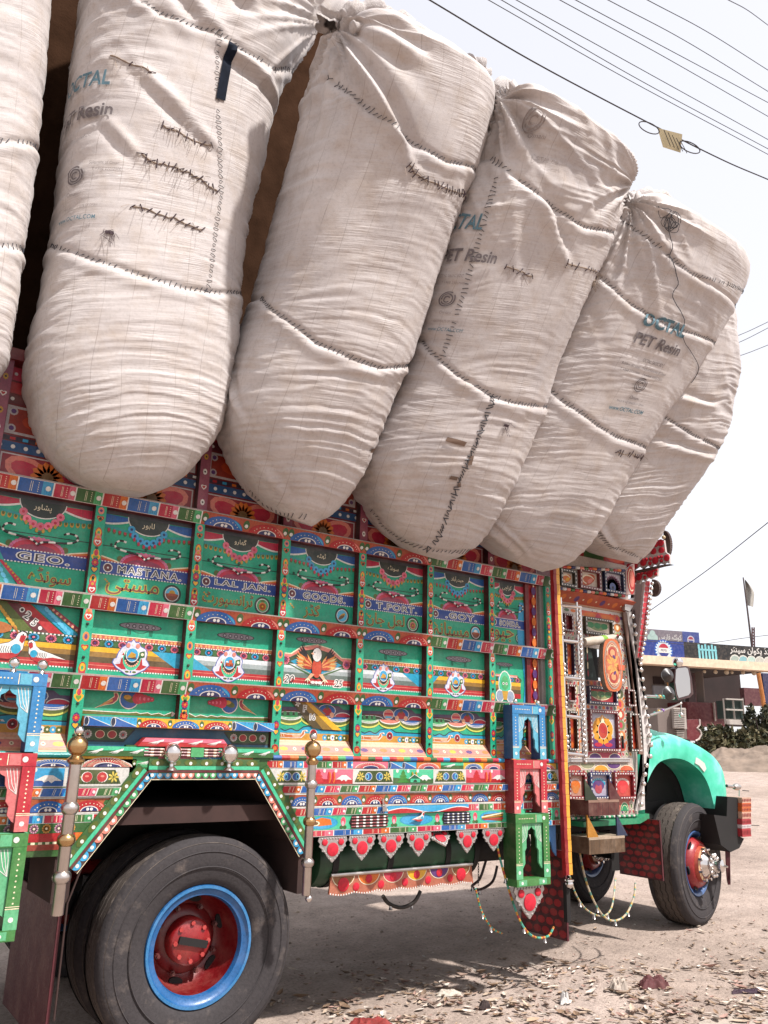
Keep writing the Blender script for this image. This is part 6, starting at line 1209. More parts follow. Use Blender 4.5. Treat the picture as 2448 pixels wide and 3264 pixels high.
# mud flaps
def flap(x, y0, y1, z0, z1, scales=False):
    p = P1('mud_flap', 'mud_flap', lambda m: m.box(x, x + .015, y0, y1, z0, z1, '#5a1218'))
    a = Art((x, y0, z0), (0, 1, 0), (0, 0, 1), (-1, 0, 0)); w_, h = y1 - y0, z1 - z0; a.rect(.004, .004, w_ - .004, h - .004, '#4a1218')
    if scales:
        random.seed(4)
        for j in range(9):
            for i in range(5): a.ell(w_ * (i + .5 + .5 * (j % 2)) / 5.5, h * (j + .6) / 9, w_ * .085, h * .045, jit('#9a1c22', .2), 7)
    else:
        for j in range(16): x_ = random.uniform(.05, .95) * w_; z_ = random.uniform(.1, .9) * h; a.line([(x_, z_), (x_, z_ + .05)], .004, '#8a6a6a')
    a.finish('flap_painting', p)
flap(.03, .0, .80, .20, .80); flap(3.36, -.03, .40, .30, .86, True); flap(4.72, .20, .62, .55, 1.0, True)
P1('flap_bracket', 'rust_board', lambda m: (m.box(-.02, .06, -.02, .42, .80, 1.0, '#241512'), m.tube([W(262, 2760, -.03), W(215, 2880, -.03), W(172, 3253, -.03)], .005, 5, '#6a6a3a')))
# ================================================================== under the bed
tk = P1('fuel_tank', 'dark_green_paint', lambda m: m.lathe([(0, 0), (.12, 0), (.15, .02), (.158, .05), (.158, 1.20), (.15, 1.23), (.12, 1.25), (0, 1.25)], (1.46, .24, .885), (1, 0, 0), 32, '#173a24'))
for x in (1.56, 1.95, 2.40, 2.64): m = MB(); m.lathe([(.16, 0), (.165, 0), (.165, .04), (.16, .04)], (x, .24, .885), (1, 0, 0), 32, '#17110f'); m.build('tank_strap', 'dark_iron', tk)
p = P1('scalloped_board', 'paint', lambda m: m.prism([(1.555, .09, .80), (2.62, .09, .80)] [::-1] + [(1.545 + 1.09 * t, .09, .705 - .012 * abs(math.sin(t * math.pi * 6.5)) - .0) for t in np.linspace(0, 1, 60)], (0, .012, 0), '#a86048')); a = side_art(1.55, .69, .09)
m = MB(); m.tube([(1.55 + 1.07 * i / 60, .085, .806) for i in range(61)], .011, 8, '#999999', False, True, ['#999999', '#777777']); m.build('twisted_bar', 'steel', p)
for i, c in enumerate(('#8a5a30', 'orange', 'crimson', 'yellow', 'purple', '#8a5a30')):
    x = .09 + .178 * i; a.ell(x, .108, .078, .06, 'cream', 14, 180, 360); a.ell(x, .108, .073, .056, c, 14, 180, 360)
for i in range(60): t = i / 59; a.dot(.005 + 1.06 * t, .018 - .011 * abs(math.sin(t * math.pi * 6.5)), .005, 'white', 6)
a.finish('board_painting', p)
for i in range(6):
    x = 1.64 + .178 * i; put('red_disc', DB, (x, .0895, .772 - (.02 if i in (0, 5) else 0)), p, sc=1.05 if i in (0, 5) else .65)
    if i < 5: put('red_disc', DB, (x + .089, .0895, .735), p, sc=.62)
for o in [q for q in p.children if q.name.startswith('red_disc')]: o.location = Vector(o.location)
P1('board_hanger', 'dark_iron', lambda m: [m.box(x, x + .018, .11, .12, .80, 1.03, '#17110f') for x in (1.6, 1.85, 2.1, 2.35, 2.58)])['kind'] = 'stuff'
P1('air_tank', 'dark_iron', lambda m: m.lathe([(0, 0), (.09, 0), (.11, .03), (.11, .45), (.09, .48), (0, .48)], (2.75, .25, .90), (1, 0, 0), 24, '#17110f'))
# cords with bells
def cord(name, pts, r, cols, bells=()):
    m = MB(); q = crom(pts, 60); m.tube(q, r, 7, 'white', False, True, cols); p = m.build(name, 'paint', TR)
    for t in bells: c = q[int(t * 59)]; m = MB(); m.lathe([(.004, 0), (.008, -.012), (.012, -.028), (.014, -.03), (0, -.03)], c, (0, 0, 1), 10, '#999999'); m.build('bell', 'steel', p)
MIX = ['#3f9a8a', '#3f9a8a', '#c8902a', '#a83030', '#c8902a', '#2a7a5a']
cord('bell_cord', [W(1580, 2650, .0), W(1590, 2720, .0), W(1620, 2830, -.02), W(1660, 2940, -.05), W(1700, 2985, -.05), W(1745, 2985, -.02), W(1765, 2955, .0)], .0075, MIX, (.3, .55, .8))
cord('bell_cord', [W(1515, 2830, .1), W(1530, 2890, .1), W(1545, 2925, .08), W(1570, 2960, .06), W(1600, 2975, .05)], .006, MIX, (.4, .7))
cord('bell_cord', [W(1842, 2660, .12), W(1850, 2730, .12), W(1875, 2830, .10), W(1915, 2910, .1), W(1955, 2935, .1), W(1995, 2915, .12), W(2020, 2860, .15), W(2025, 2815, .18)], .0075, ['#b8a890', '#b8a890', '#5a8a7a', '#b89a50'], (.4, .6, .75))
cord('bell_cord', [W(1815, 2790, .05), W(1835, 2850, .05), W(1870, 2900, .08), W(1920, 2920, .12), W(1950, 2890, .2), W(1962, 2800, .3)], .0065, ['#b8a890', '#5a8a7a', '#b89a50', '#b8a890'], (.3, .5, .7))
cord('rubber_hose', [W(1220, 2855, .25), W(1240, 2880, .25), W(1280, 2893, .25), W(1320, 2875, .25), W(1340, 2840, .25)], .012, ['#17110f'], (.3, .7))
cord('rubber_hose', [W(1550, 2740, .2), W(1530, 2800, .2), W(1505, 2825, .2), W(1530, 2835, .2), W(1570, 2810, .2), W(1585, 2760, .2)], .009, ['#2a1416'], (.4, .6))
m = MB()
for i in range(16): c = W(1525, 2690 + 8.5 * i, .12); m.tube([c + np.array([.006 * math.cos(a_) * (1 if i % 2 else .2), .006 * math.cos(a_) * (.2 if i % 2 else 1), .011 * math.sin(a_)]) for a_ in np.linspace(0, 6.28, 9)[:-1]], .002, 4, '#3a3030', True)
m.build('thin_chain', 'dark_iron', TR)['kind'] = 'stuff'
# blue and grey scalloped tassel behind the right frame
P1('scallop_tassel', 'paint', lambda m: m.prism([(3.14, -.01, 1.03), (3.30, -.01, 1.03), (3.30, -.01, .83), (3.27, -.01, .86), (3.25, -.01, .92), (3.21, -.01, .93), (3.19, -.01, .99), (3.15, -.01, .99)][::-1], (0, .01, 0), '#3a7ab8'))
# ================================================================== cab
CYP = .13
def cA(x, y, Y=CYP): return W(1740 + x / 4.1475, 1760 + y / 4.1475, Y)
def cB(x, y, Y=CYP): return W(1740 + x / 4.1475, 2080 + y / 4.1475, Y)
def cC(x, y, Y=CYP): return W(1740 + x / 4.1475, 2380 + y / 4.1475, Y)
cabw = P1('cab', 'paint', lambda m: None if 0 else m.prism([(3.46, CYP, 1.05), (4.42, CYP, 1.03), (4.50, CYP, 1.5), (4.40, CYP, 2.62), (3.46, CYP, 2.62)][::1], (0, .02, 0), '#a89c94'))
# cut the window by building the wall from boards instead: see below
bpy.data.objects.remove(cabw)
WX0, WX1, WZ0, WZ1 = 3.83, 4.16, 2.02, 2.30
def cabf(m):
    c = '#a89c94'
    for x0, x1, z0, z1 in ((3.46, WX0, 1.05, 2.70), (WX0, WX1, 1.05, WZ0), (WX0, WX1, WZ1, 2.70), (WX1, 4.34, 1.05, 2.70)): m.box(x0, x1, CYP, CYP + .03, z0, z1, c)
    m.prism([(4.34, CYP, 1.05), (4.50, CYP + .10, 1.05), (4.53, CYP + .10, 1.5), (4.40, CYP + .06, 2.70), (4.34, CYP, 2.70)], (0, .03, 0), c)
CAB = P1('cab', 'paint', cabf)
def S(name, mat, fn): 
    m = MB(); fn(m); return m.build(name, mat, CAB)
S('cab_interior', 'dark_iron', lambda m: (m.box(3.5, 4.42, .5, .52, 1.2, 2.68, '#120c0c'), m.box(3.46, 4.4, CYP + .03, 2.2, 2.68, 2.72, '#120c0c'), m.box(3.46, 3.49, CYP + .03, 2.2, 1.05, 2.7, '#120c0c')))
S('cab_far_side', 'paint', lambda m: m.box(3.46, 4.5, 2.2, 2.24, 1.05, 3.0, 'red'))
S('cab_front', 'paint', lambda m: (m.box(4.44, 4.48, .25, 2.2, 1.2, 2.0, 'green'), m.box(4.36, 4.40, .25, 2.2, 2.4, 3.0, 'dred')))
simple('dark_glass', '#26332f', .5, 0, .2, 3, 0, 0, .3)
S('seat_back', 'dark_green_paint', lambda m: m.box(3.62, 3.72, .4, 1.0, 1.5, 2.25, '#24443a'))
S('window_pane', 'dark_glass', lambda m: m.prism([(WX0, CYP + .02, WZ0), (WX0 + .17, CYP + .02, WZ0), (WX0 + .1, CYP + .02, WZ1), (WX0, CYP + .02, WZ1)], (0, .004, 0), '#3a4a44'))
ca = side_art(0, 0, CYP, .0015)
_r = random.Random(5)
for iz in range(36):
    for ix in range(20):
        x, z = 3.48 + ix * .044 + (.022 if iz % 2 else 0), 1.08 + iz * .0425
        if x > 4.32 or (WX0 - .03 < x < WX1 + .03 and WZ0 - .03 < z < WZ1 + .03): continue
        c = _r.choice(['#a8302c', '#b8541c', '#8a2a4a', '#4a6a44', '#5a2a5a', '#c87a3a', '#a83a4a', '#8a1a24']); k = _r.choice((0, 45, -45, 90))
        ca.ell(x, z, .021, .015, 'cream' if (ix + iz) % 3 else '#d0b8a8', 8, 0, 360, k); ca.ell(x, z, .016, .010, c, 8, 0, 360, k)
def pq(f, x0, y0, x1, y1):
    a, b, c, d = f(x0, y1), f(x1, y1), f(x1, y0), f(x0, y0); return (a[0] + d[0]) / 2, (a[2] + b[2]) / 2, (b[0] + c[0]) / 2, (c[2] + d[2]) / 2
def inset(f, x0, y0, x1, y1, fc, bg_, motif, mc=('orange', 'yellow', 'red'), Y=CYP, t=.022, st='white'):
    X0, Z0, X1, Z1 = pq(lambda a, b: f(a, b, Y), x0, y0, x1, y1); w_, h = X1 - X0, Z1 - Z0; t = min(t, w_ * .16)
    fr = S('inset_frame', 'enamel', lambda m: (m.box(X0, X0 + t, Y - .03, Y + .001, Z0, Z1, fc), m.box(X1 - t, X1, Y - .03, Y + .001, Z0, Z1, fc), m.box(X0 + t, X1 - t, Y - .03, Y + .001, Z1 - t, Z1, fc), m.box(X0 + t, X1 - t, Y - .03, Y + .001, Z0, Z0 + t, fc)))
    a = side_art(X0, Z0, Y - .03)
    for s in (0, 1): a.dash(.004, t * .5 + s * (h - t), w_ - .002, t * .5 + s * (h - t), max(4, int(w_ / .028)), .008, st, .5); a.dash(t * .5 + s * (w_ - t), .004, t * .5 + s * (w_ - t), h - .002, max(4, int(h / .03)), .008, st, .5)
    a2 = ca; ox, oz = X0 + t, Z0 + t; w2, h2 = w_ - 2 * t, h - 2 * t; xm, zm = ox + w2 / 2, oz + h2 / 2
    a2.rect(ox, oz, ox + w2, oz + h2, bg_); rr = min(w2, h2) * .46
    if motif == 'shell': a2.petals(xm, oz + h2 * .16, rr * 1.7, 26, mc[0], .30, .1); a2.ell(xm, oz + h2 * .22, rr * .6, rr * .55, mc[1], 14); a2.ell(xm, oz + h2 * .18, rr * .2, rr * .2, mc[2], 8)
    elif motif == 'lotus':
        a2.ell(xm, oz + h2 * .85, w2 * .45, h2 * .72, 'cream', 18, 180, 360); a2.ell(xm, oz + h2 * .85, w2 * .42, h2 * .66, mc[0], 18, 180, 360)
        for u in (-.28, 0, .28): a2.ell(xm + u * w2, oz + h2 * .62, w2 * .14, h2 * .26, mc[1], 10)
    elif motif == 'leaf':
        a2.ell(xm, oz + h2 * .62, w2 * .42, h2 * .24, mc[2], 14); a2.polys([[(xm + w2 * .42 * math.cos(q), oz + h2 * .62 + h2 * .24 * math.sin(q)), (xm + w2 * .34 * math.cos(q - .08), oz + h2 * .62 + h2 * .18 * math.sin(q - .08)), (xm + w2 * .34 * math.cos(q + .08), oz + h2 * .62 + h2 * .18 * math.sin(q + .08))] for q in np.linspace(.3, 2.84, 9)], 'white')
        a2.ell(xm, oz + h2 * .5, w2 * .34, h2 * .26, mc[0], 14); a2.leaf(xm, oz + h2 * .1, h2 * .5, w2 * .32, 65, mc[1]); a2.leaf(xm, oz + h2 * .1, h2 * .5, w2 * .32, 115, mc[1])
    elif motif == 'swirl': a2.ell(xm, zm, w2 * .42, h2 * .34, mc[0], 14, 0, 360, 25); a2.arc(xm, zm, w2 * .34, h2 * .30, 20, 250, .010, 'cream'); a2.ell(xm + w2 * .1, zm - h2 * .05, w2 * .18, h2 * .14, mc[1], 10, 0, 360, 30)
    elif motif == 'pod':
        a2.rect(ox, oz, ox + w2, oz + h2 * .3, 'purple'); a2.ell(xm, oz + h2 * .55, w2 * .42, h2 * .36, 'cream', 20); a2.ell(xm, oz + h2 * .55, w2 * .40, h2 * .34, '#d8901c', 20); a2.petals(xm, oz + h2 * .5, h2 * .46, 9, '#d8901c', .5, .2, 50); a2.ell(xm, oz + h2 * .5, w2 * .20, h2 * .25, 'cream', 14); a2.poly([(xm - w2 * .1, oz + h2 * .68), (xm + w2 * .1, oz + h2 * .68), (xm, oz + h2 * .95)], 'cream'); a2.ell(xm, oz + h2 * .5, w2 * .18, h2 * .23, '#b0321c', 14); a2.ell(xm, oz + h2 * .54, w2 * .10, h2 * .12, 'red', 10)
        for u in (-.2, .2): a2.ell(xm + u * w2, oz + h2 * .1, w2 * .16, h2 * .06, 'crimson', 10)
    elif motif == 'plain':
        for j in range(5): a2.ell(xm, oz + h2 * (j + .5) / 5, w2 * .38, h2 * .09, mc[j % 2], 10)
    a.finish('frame_studs', fr)
def beads(f, x0, y0, x1, y1, n, cols, Y=CYP - .045, r=.012):
    a, b = f(x0, y0, Y), f(x1, y1, Y); m = MB()
    for i in range(n): p, q = a + (b - a) * i / n, a + (b - a) * (i + .97) / n; m.tube([p, p * .85 + q * .15, p * .15 + q * .85, q], [r * .5, r, r, r * .5], 8, cols[i % len(cols)])
    m.build('bead_moulding', 'enamel', CAB)
BC = ['dgreen', 'red', 'orange', 'navy', '#c8c4c0', 'salmon']
# upper box above the door
YU = .02
UX0, UZ0, UX1, UZ1 = 3.44, 2.72, 4.30, 3.02
S('roof_box', 'paint', lambda m: (m.box(UX0, UX1, YU + .03, 2.2, 2.70, 3.0, '#b0a49c'), m.box(UX0, UX1, YU + .05, 2.2, 3.001, 3.10, 'red')))
ca2 = side_art(0, 0, YU + .03, .0015); ca_save = ca; ca = ca2
YB = YU + .03
inset(cA, 165, 235, 372, 462, '#2a2410', '#c8b8a8', 'swirl', ('orange', 'yellow', 'red'), YB); inset(cA, 420, 235, 695, 498, '#6a0f16', '#c8b8a8', 'swirl', ('#b8501c', 'salmon', 'red'), YB); inset(cA, 745, 255, 1010, 545, '#141c40', '#b8b0b8', 'shell', ('#6a2a4a', '#4a5a8a', 'black'), YB)
for x, y0, y1 in ((395, 240, 470), (718, 250, 510)):
    for j in range(4): p = cA(x, y0 + (y1 - y0) * (j + .5) / 4, YB); ca.ell(p[0], p[2], .014, .017, ('#4a6a4a', '#a04a3a')[j % 2], 8)
ca.finish('box_painting', CAB); ca = ca_save
beads(cA, 155, 190, 1045, 245, 16, BC, YU); beads(cA, 160, 478, 1045, 580, 17, BC[3:] + BC[:3], YU)
a_ = side_art(3.44, 3.001, YU + .05); a_.ell(.2, .05, .16, .045, '#b8481c', 14); a_.rect(.36, .0, .6, .098, 'dgreen'); a_.ell(.75, .05, .12, .04, '#c84a2a', 12); a_.finish('box_painting', CAB)
# sloping cornice under the box, then the white leaf strip
p0, p1 = cA(165, 520, YU), cA(1100, 600, YU); v = np.array([0, CYP - YU - .002, -.075]); L = np.linalg.norm(v)
S('cornice', 'paint', lambda m: m.prism([(3.44, YU, 2.70), (4.36, YU, 2.70), (4.33, CYP - .002, 2.615), (3.44, CYP - .002, 2.615)][::-1], (0, .02, .012), '#a8401c'))
v = np.array([0, CYP - YU, -.085]); L = np.linalg.norm(v); v /= L; a_ = Art((3.44, YU, 2.70), (1, 0, 0), v, np.cross((1, 0, 0), v) * 1.0); nrm = np.cross(np.array([1., 0, 0]), v); nrm = nrm if nrm[1] < 0 else -nrm; a_.N = nrm
for j in range(12): x = .04 + j * .075; (a_.ell(x, L * .5, .026, .03, ('orange', 'purple')[j // 2 % 2], 8) if j % 2 else a_.dot(x, L * .5, .009, 'cream', 8))
a_.rect(0, L * .86, .89, L * .97, '#c8a890'); a_.finish('cornice_painting', CAB)
X0, Z0, X1, Z1 = pq(cA, 205, 640, 1040, 770); Z0, Z1 = 2.53, 2.612; ca.rect(3.46, Z0, 4.34, Z1, '#c4bcb4')
for j in range(12): ca.ell(3.50 + .072 * j, (Z0 + Z1) / 2, .030, .013, ('#a83a24', 'purple', '#4a6a3a', 'orange', 'crimson')[j % 5], 9, 0, 360, (55, -55, 0)[j % 3] if j > 4 else 0)
ca.line([(3.46, 2.525), (4.34, 2.525)], .012, '#d8d0c8')
# door field
X0, Z0, X1, Z1 = pq(cA, 470, 800, 900, 872); ca.rect(X0, Z0, X1, Z1, '#c84a1c'); ca.ell(X0 + (X1 - X0) * .25, Z0, (X1 - X0) * .24, (Z1 - Z0) * .8, 'orange', 12, 0, 180); ca.ell(X0 + (X1 - X0) * .75, Z0, (X1 - X0) * .24, (Z1 - Z0) * .8, 'orange', 12, 0, 180); ca.poly([(X0 + (X1 - X0) * .38, Z0), (X0 + (X1 - X0) * .62, Z0), ((X0 + X1) / 2, Z1)], 'crimson')
inset(cA, 490, 880, 862, 1105, '#3a341c', '#b8a898', 'lotus', ('#7a8a5a', '#2a7a44', 'red'))
inset(cA, 212, 820, 325, 1050, '#5a0f18', '#7a1c24', 'plain', ('#8a2a30', '#6a1420', 'red')); inset(cA, 228, 1190, 352, 1650, '#141c40', '#b8481c', 'plain', ('#c8601c', '#a8341c', 'red')); inset(cB, 248, 425, 362, 655, '#5a0f18', '#7a1c24', 'plain', ('#8a2a30', '#6a1420')); inset(cB, 268, 775, 392, 1295, '#2a2214', '#a8401c', 'plain', ('#c8601c', '#a0301c'))
inset(cB, 535, 455, 915, 690, '#141c40', '#a02028', 'lotus', ('#8a8a5a', '#3a6a3a', 'red')); inset(cB, 555, 765, 938, 1305, '#6a0f1c', '#a8a4b0', 'pod'); inset(cB, 1052, 490, 1152, 712, '#5a0f18', '#6a1420', 'plain', ('#8a2a30', '#6a1420'), CYP - .001); inset(cB, 1082, 800, 1225, 1310, '#2a2214', '#b02418', 'plain', ('#c84a1c', '#a0201c'), CYP - .001)
inset(cC, 268, 335, 505, 692, '#7a1424', '#b88a78', 'leaf', ('orange', '#c87a3a', '#c8a8a0')); inset(cC, 552, 335, 828, 690, '#1a2a5a', '#a8a0b0', 'leaf', ('purple', '#a83a4a', 'cyan')); inset(cC, 878, 335, 1142, 692, '#7a1424', '#b8443a', 'leaf', ('#c82a30', '#c83a3a', '#c8a8a0'))
# strips of the door
def strip(f, x0, y0, x1, y1, base, n, cols, rx=.4, ry=.36):
    X0, Z0, X1, Z1 = pq(f, x0, y0, x1, y1); ca.rect(X0, Z0, X1, Z1, base)
    for j in range(n): ca.ell(X0 + (X1 - X0) * (j + .5) / n, (Z0 + Z1) / 2, (X1 - X0) / n * rx, (Z1 - Z0) * ry, cols[j % len(cols)], 10)
strip(cB, 530, 698, 935, 762, '#b8aca8', 8, ['orange', 'purple', 'crimson', '#5a6a5a']); strip(cB, 530, 368, 760, 445, '#9a6a5a', 5, ['#3a2020', 'orange', 'crimson']); strip(cB, 1062, 720, 1160, 780, '#b8aca8', 3, ['crimson', 'orange'])
X0, Z0, X1, Z1 = pq(cB, 558, 1318, 995, 1405); ca.rect(X0, Z0, X1, Z1, '#a82a44')
for f_ in (.2, .8): ca.ell(X0 + (X1 - X0) * f_, Z0, (X1 - X0) * .2, (Z1 - Z0) * .9, 'cream', 12, 0, 180); ca.ell(X0 + (X1 - X0) * f_, Z0, (X1 - X0) * .18, (Z1 - Z0) * .8, 'purple', 12, 0, 180)
X0, Z0, X1, Z1 = pq(cC, 278, 225, 1185, 312); X1 = min(X1, 4.33); ca.rect(X0, Z0, X1, Z1, '#b8aca4')
for j, c in enumerate(('#a83a34', '#8a8a6a', '#d8901c', 'purple', '#c85a34')): xm = X0 + (X1 - X0) * (j + .5) / 5; s = j % 2 == 0; ca.ell(xm, Z0 if s else Z1, (X1 - X0) * .115, (Z1 - Z0) * .85, 'cream', 12, 0 if s else 180, 180 if s else 360); ca.ell(xm, Z0 if s else Z1, (X1 - X0) * .105, (Z1 - Z0) * .75, c, 12, 0 if s else 180, 180 if s else 360)
X0, Z0, X1, Z1 = pq(cC, 300, 705, 1100, 860); X1 = min(X1, 4.33); ca.rect(X0, Z0, X1, Z1, '#b0584a'); 
for j in range(6): xm = X0 + (X1 - X0) * (j + .5) / 6; ca.ell(xm, Z0, (X1 - X0) * .075, (Z1 - Z0) * .8, '#c8c0a8', 12, 0, 180); ca.ell(xm, Z0, (X1 - X0) * .068, (Z1 - Z0) * .7, '#1f8a5a', 12, 0, 180); ca.arc(xm, Z0, (X1 - X0) * .05, (Z1 - Z0) * .5, 10, 170, .004, 'cream')
# coloured field between the insets: tulips and leaves
for f, x0, y0, x1, y1, cols in ((cB, 930, 480, 1045, 1310, ('#b84a34', '#c87a44', '#6a7a4a')), (cA, 905, 830, 1000, 1640, ('#b85a34', '#8a9a6a', '#c87a34')), (cA, 340, 850, 380, 1640, ('#8a9a7a', 'salmon', '#8a5a7a')), (cB, 395, 420, 440, 1300, ('#c8783a', 'salmon', '#8a8a6a')), (cA, 540, 1240, 560, 1650, ('#8a2a34', 'cream'))):
    X0, Z0, X1, Z1 = pq(f, x0, y0, x1, y1); n = max(4, int((Z1 - Z0) / .07))
    for j in range(n): z = Z0 + (Z1 - Z0) * (j + .5) / n; ca.ell((X0 + X1) / 2, z, (X1 - X0) * .45, (Z1 - Z0) / n * .48, cols[j % len(cols)], 10); ca.ell((X0 + X1) / 2, z, (X1 - X0) * .18, (Z1 - Z0) / n * .3, 'cream' if j % 2 else 'crimson', 8)
ca.finish('cab_painting', CAB)
# silver ribs under the door, sill board, round bottom trim
for y in (165, 195): p0, p1 = cC(280, y, CYP - .01), cC(1100, y, CYP - .01); m = MB(); m.tube([p0, p1], .010, 8, '#999999'); m.build('silver_rib', 'silver_sheet', CAB)
S('green_sill', 'paint', lambda m: m.prism([(3.62, .02, 1.035), (4.30, .06, 1.035), (4.86, .40, 1.03), (4.86, .60, 1.03), (3.62, .40, 1.035)], (0, 0, -.035), '#14845a'))
beads(lambda x, y, Y: np.array([3.46 + .85 * x, .09, 1.055]), 0, 0, 1, 0, 30, ['#c8c0b8', '#1f8a5a'], 0, .009)
# rolled awning over the window
p0, p1 = cA(505, 1185, .02), cA(945, 1140, .02); m = MB(); m.tube([p0 + (p1 - p0) * t for t in np.linspace(0, 1, 9)], [.028, .032, .034, .033, .034, .035, .034, .036, .022], 12, '#c4b8a8', False, True, ['#c4b8a8', '#bdb1a0', '#c4b8a8', '#c4b8a8', '#7aa82a', '#c4b8a8', '#bdb1a0', '#c4b8a8']); m.build('rolled_awning', 'dusty', CAB)
# ladder of chrome tubes and balls
BALL = MB(); BALL.sphere((0, 0, 0), .0155, '#999999', 12, 8); BALLm = BALL.mesh('chrome_ball', 'chrome')
def balls(pts, parent=CAB, sc=1., name='chrome_ball'):
    for p in pts: put(name, BALLm, p, parent, sc=sc)
    
def put2(name, me, loc, parent, sc): o = put(name, me, loc, parent, sc=sc); return o
YL = -.0
lad = [(cA(195, 600, YL), cC(285, 210, YL)), (cA(405, 660, YL), cC(500, 200, YL)), (cA(452, 740, YL), cC(540, 150, YL))]
LADW = P1('cab_ladder', 'chrome', lambda m: [m.tube([a, b], .010, 8, '#999999') for a, b in lad])
LADW['label'] = 'chrome ladder with rows of balls'
for f, y, x0, x1 in ((cA, 715, 195, 460), (cA, 1180, 215, 480), (cB, 340, 240, 500), (cB, 850, 255, 520), (cC, 100, 280, 540)):
    m = MB(); m.tube([f(x0, y - 12, YL), f(x1, y + 18, YL)], .0135, 8, '#999999'); m.build('ladder_rung', 'chrome', LADW)
a, b = lad[2]; a2_, b2_ = cA(440, 780, YL - .012), cC(525, 200, YL - .012)
for j in range(31): put('chrome_ball', BALLm, a2_ + (b2_ - a2_) * j / 30, LADW, sc=.95)
for l, ts in ((0, (.17, .2, .23, .42, .45, .48, .62, .65, .68, .85, .88, .91)), (1, (.14, .17, .2, .42, .45, .6, .63, .84, .87))):
    for j, t in enumerate(ts): put('brass_ball' if j % 3 == 1 else 'chrome_ball', BALLm, lad[l][0] + (lad[l][1] - lad[l][0]) * t + np.array([0, -.006, 0]), LADW, sc=1.1)
# open quarter light: painted oval on a hinge tube
YO = -.05
c0 = cA(885, 1490, YO); m = MB(); pts = []
for i in range(28):
    a_ = 2 * math.pi * i / 28; x = abs(math.cos(a_)) ** .6 * math.copysign(1, math.cos(a_)) * .085; z = abs(math.sin(a_)) ** .75 * math.copysign(1, math.sin(a_)) * .20; pts.append((c0[0] + x, c0[1] - x * .25, c0[2] + z))
m.prism(pts[::-1], (.01, .05, 0), '#c86a3a', '#7a7268'); q = m.build('door_mirror', 'enamel', CAB)
a_ = Art((c0[0], c0[1], c0[2]), np.array([1, -.25, 0]) / math.hypot(1, .25), (0, 0, 1), -np.array([.25, 1, 0]) / math.hypot(1, .25), .002); a_.ell(0, 0, .078, .185, '#a89888', 24); a_.ell(0, 0, .070, .172, '#b8583c', 22); a_.ell(0, 0, .060, .155, '#c8744e', 22); a_.petals(.0, 0, .055, 11, '#d8a050', .22, .1, 0, .13); 
for s in (-1, 1): a_.ell(.0, s * .095, .036, .04, '#a83a34', 14); a_.ell(.0, s * .09, .022, .028, '#d89a6a', 12); a_.ell(.012, s * .06, .010, .018, 'purple', 9, 0, 360, s * 40); a_.arc(0, s * .02, .058, .14, s * 20, s * 160, .004, 'cream'); a_.arc(0, s * .1, .05, .045, 0, 180 * s, .005, 'cream')
a_.finish('mirror_painting', q)
m = MB(); m.tube([cA(975, 1160, -.03), cB(998, 400, -.03)], .010, 8, '#999999'); m.tube([cA(945, 1200, -.01), cA(965, 1560, -.01)], .007, 8, '#999999'); q = m.build('hinge_tube', 'chrome', CAB); put('chrome_ball', BALLm, cA(965, 1152, -.03), TR, sc=2.0); put('chrome_ball', BALLm, cB(998, 385, -.03), TR, sc=1.7); q.name = 'hinge_tube'
P1('hinge_block', 'enamel', lambda m: m.box(*sorted((cA(945, 1500, -.06)[0], cA(1025, 1500, -.06)[0])), -.07, -.03, *sorted((cA(980, 1560, -.06)[2], cA(980, 1490, -.06)[2])), '#c85a34'))
# door handle and bolt
P1('door_handle', 'dark_iron', lambda m: (m.tube([cB(975, 430, CYP - .03), cB(965, 540, CYP - .03)], .012, 8, '#140c0c'), m.tube([cB(1010, 1100, CYP - .02), cB(1022, 1270, CYP - .02)], .010, 8, '#3a0c10')))
# windscreen pillar: dark studded strip, white strip, rows of chrome balls
YP = .12
def stripq(name, mat, f0, a0, a1, f1, b0, b1, col, Y0=YP, th=.015):
    q = [f0(*a0, Y0), f0(*a1, Y0), f1(*b1, Y0), f1(*b0, Y0)]; m = MB(); m.prism(q, (0, th, 0), col); return m.build(name, mat, CAB)
stripq('studded_strip', 'paint', cA, (1022, 795), (1070, 795), cB, (1294, 1345), (1236, 1345), '#76594d', YP - .022)
stripq('ball_strip', 'paint', cA, (1062, 790), (1130, 785), cB, (1395, 1130), (1290, 1130), '#cfc8c4', YP - .012); stripq('ball_strip', 'paint', cB, (1290, 1132), (1395, 1132), cC, (1310, 830), (1190, 850), '#cac2be', YP - .012)
PB = [(cA, 1145, 850), (cA, 1165, 968), (cA, 1182, 1082), (cA, 1203, 1200), (cA, 1222, 1320), (cA, 1240, 1436), (cA, 1252, 1555), (cB, 1256, 232), (cB, 1275, 355), (cB, 1288, 478), (cB, 1305, 600), (cB, 1318, 725), (cB, 1345, 845), (cB, 1362, 972), (cB, 1375, 1098), (cB, 1388, 1222), (cB, 1378, 1372), (cB, 1330, 1492), (cB, 1308, 1608), (cC, 1305, 365), (cC, 1292, 490), (cC, 1278, 625), (cC, 1262, 762)]
for f, x, y in PB: put('chrome_ball', BALLm, f(x, y, YP - .03), CAB.parent if 0 else TR, sc=1.25); 
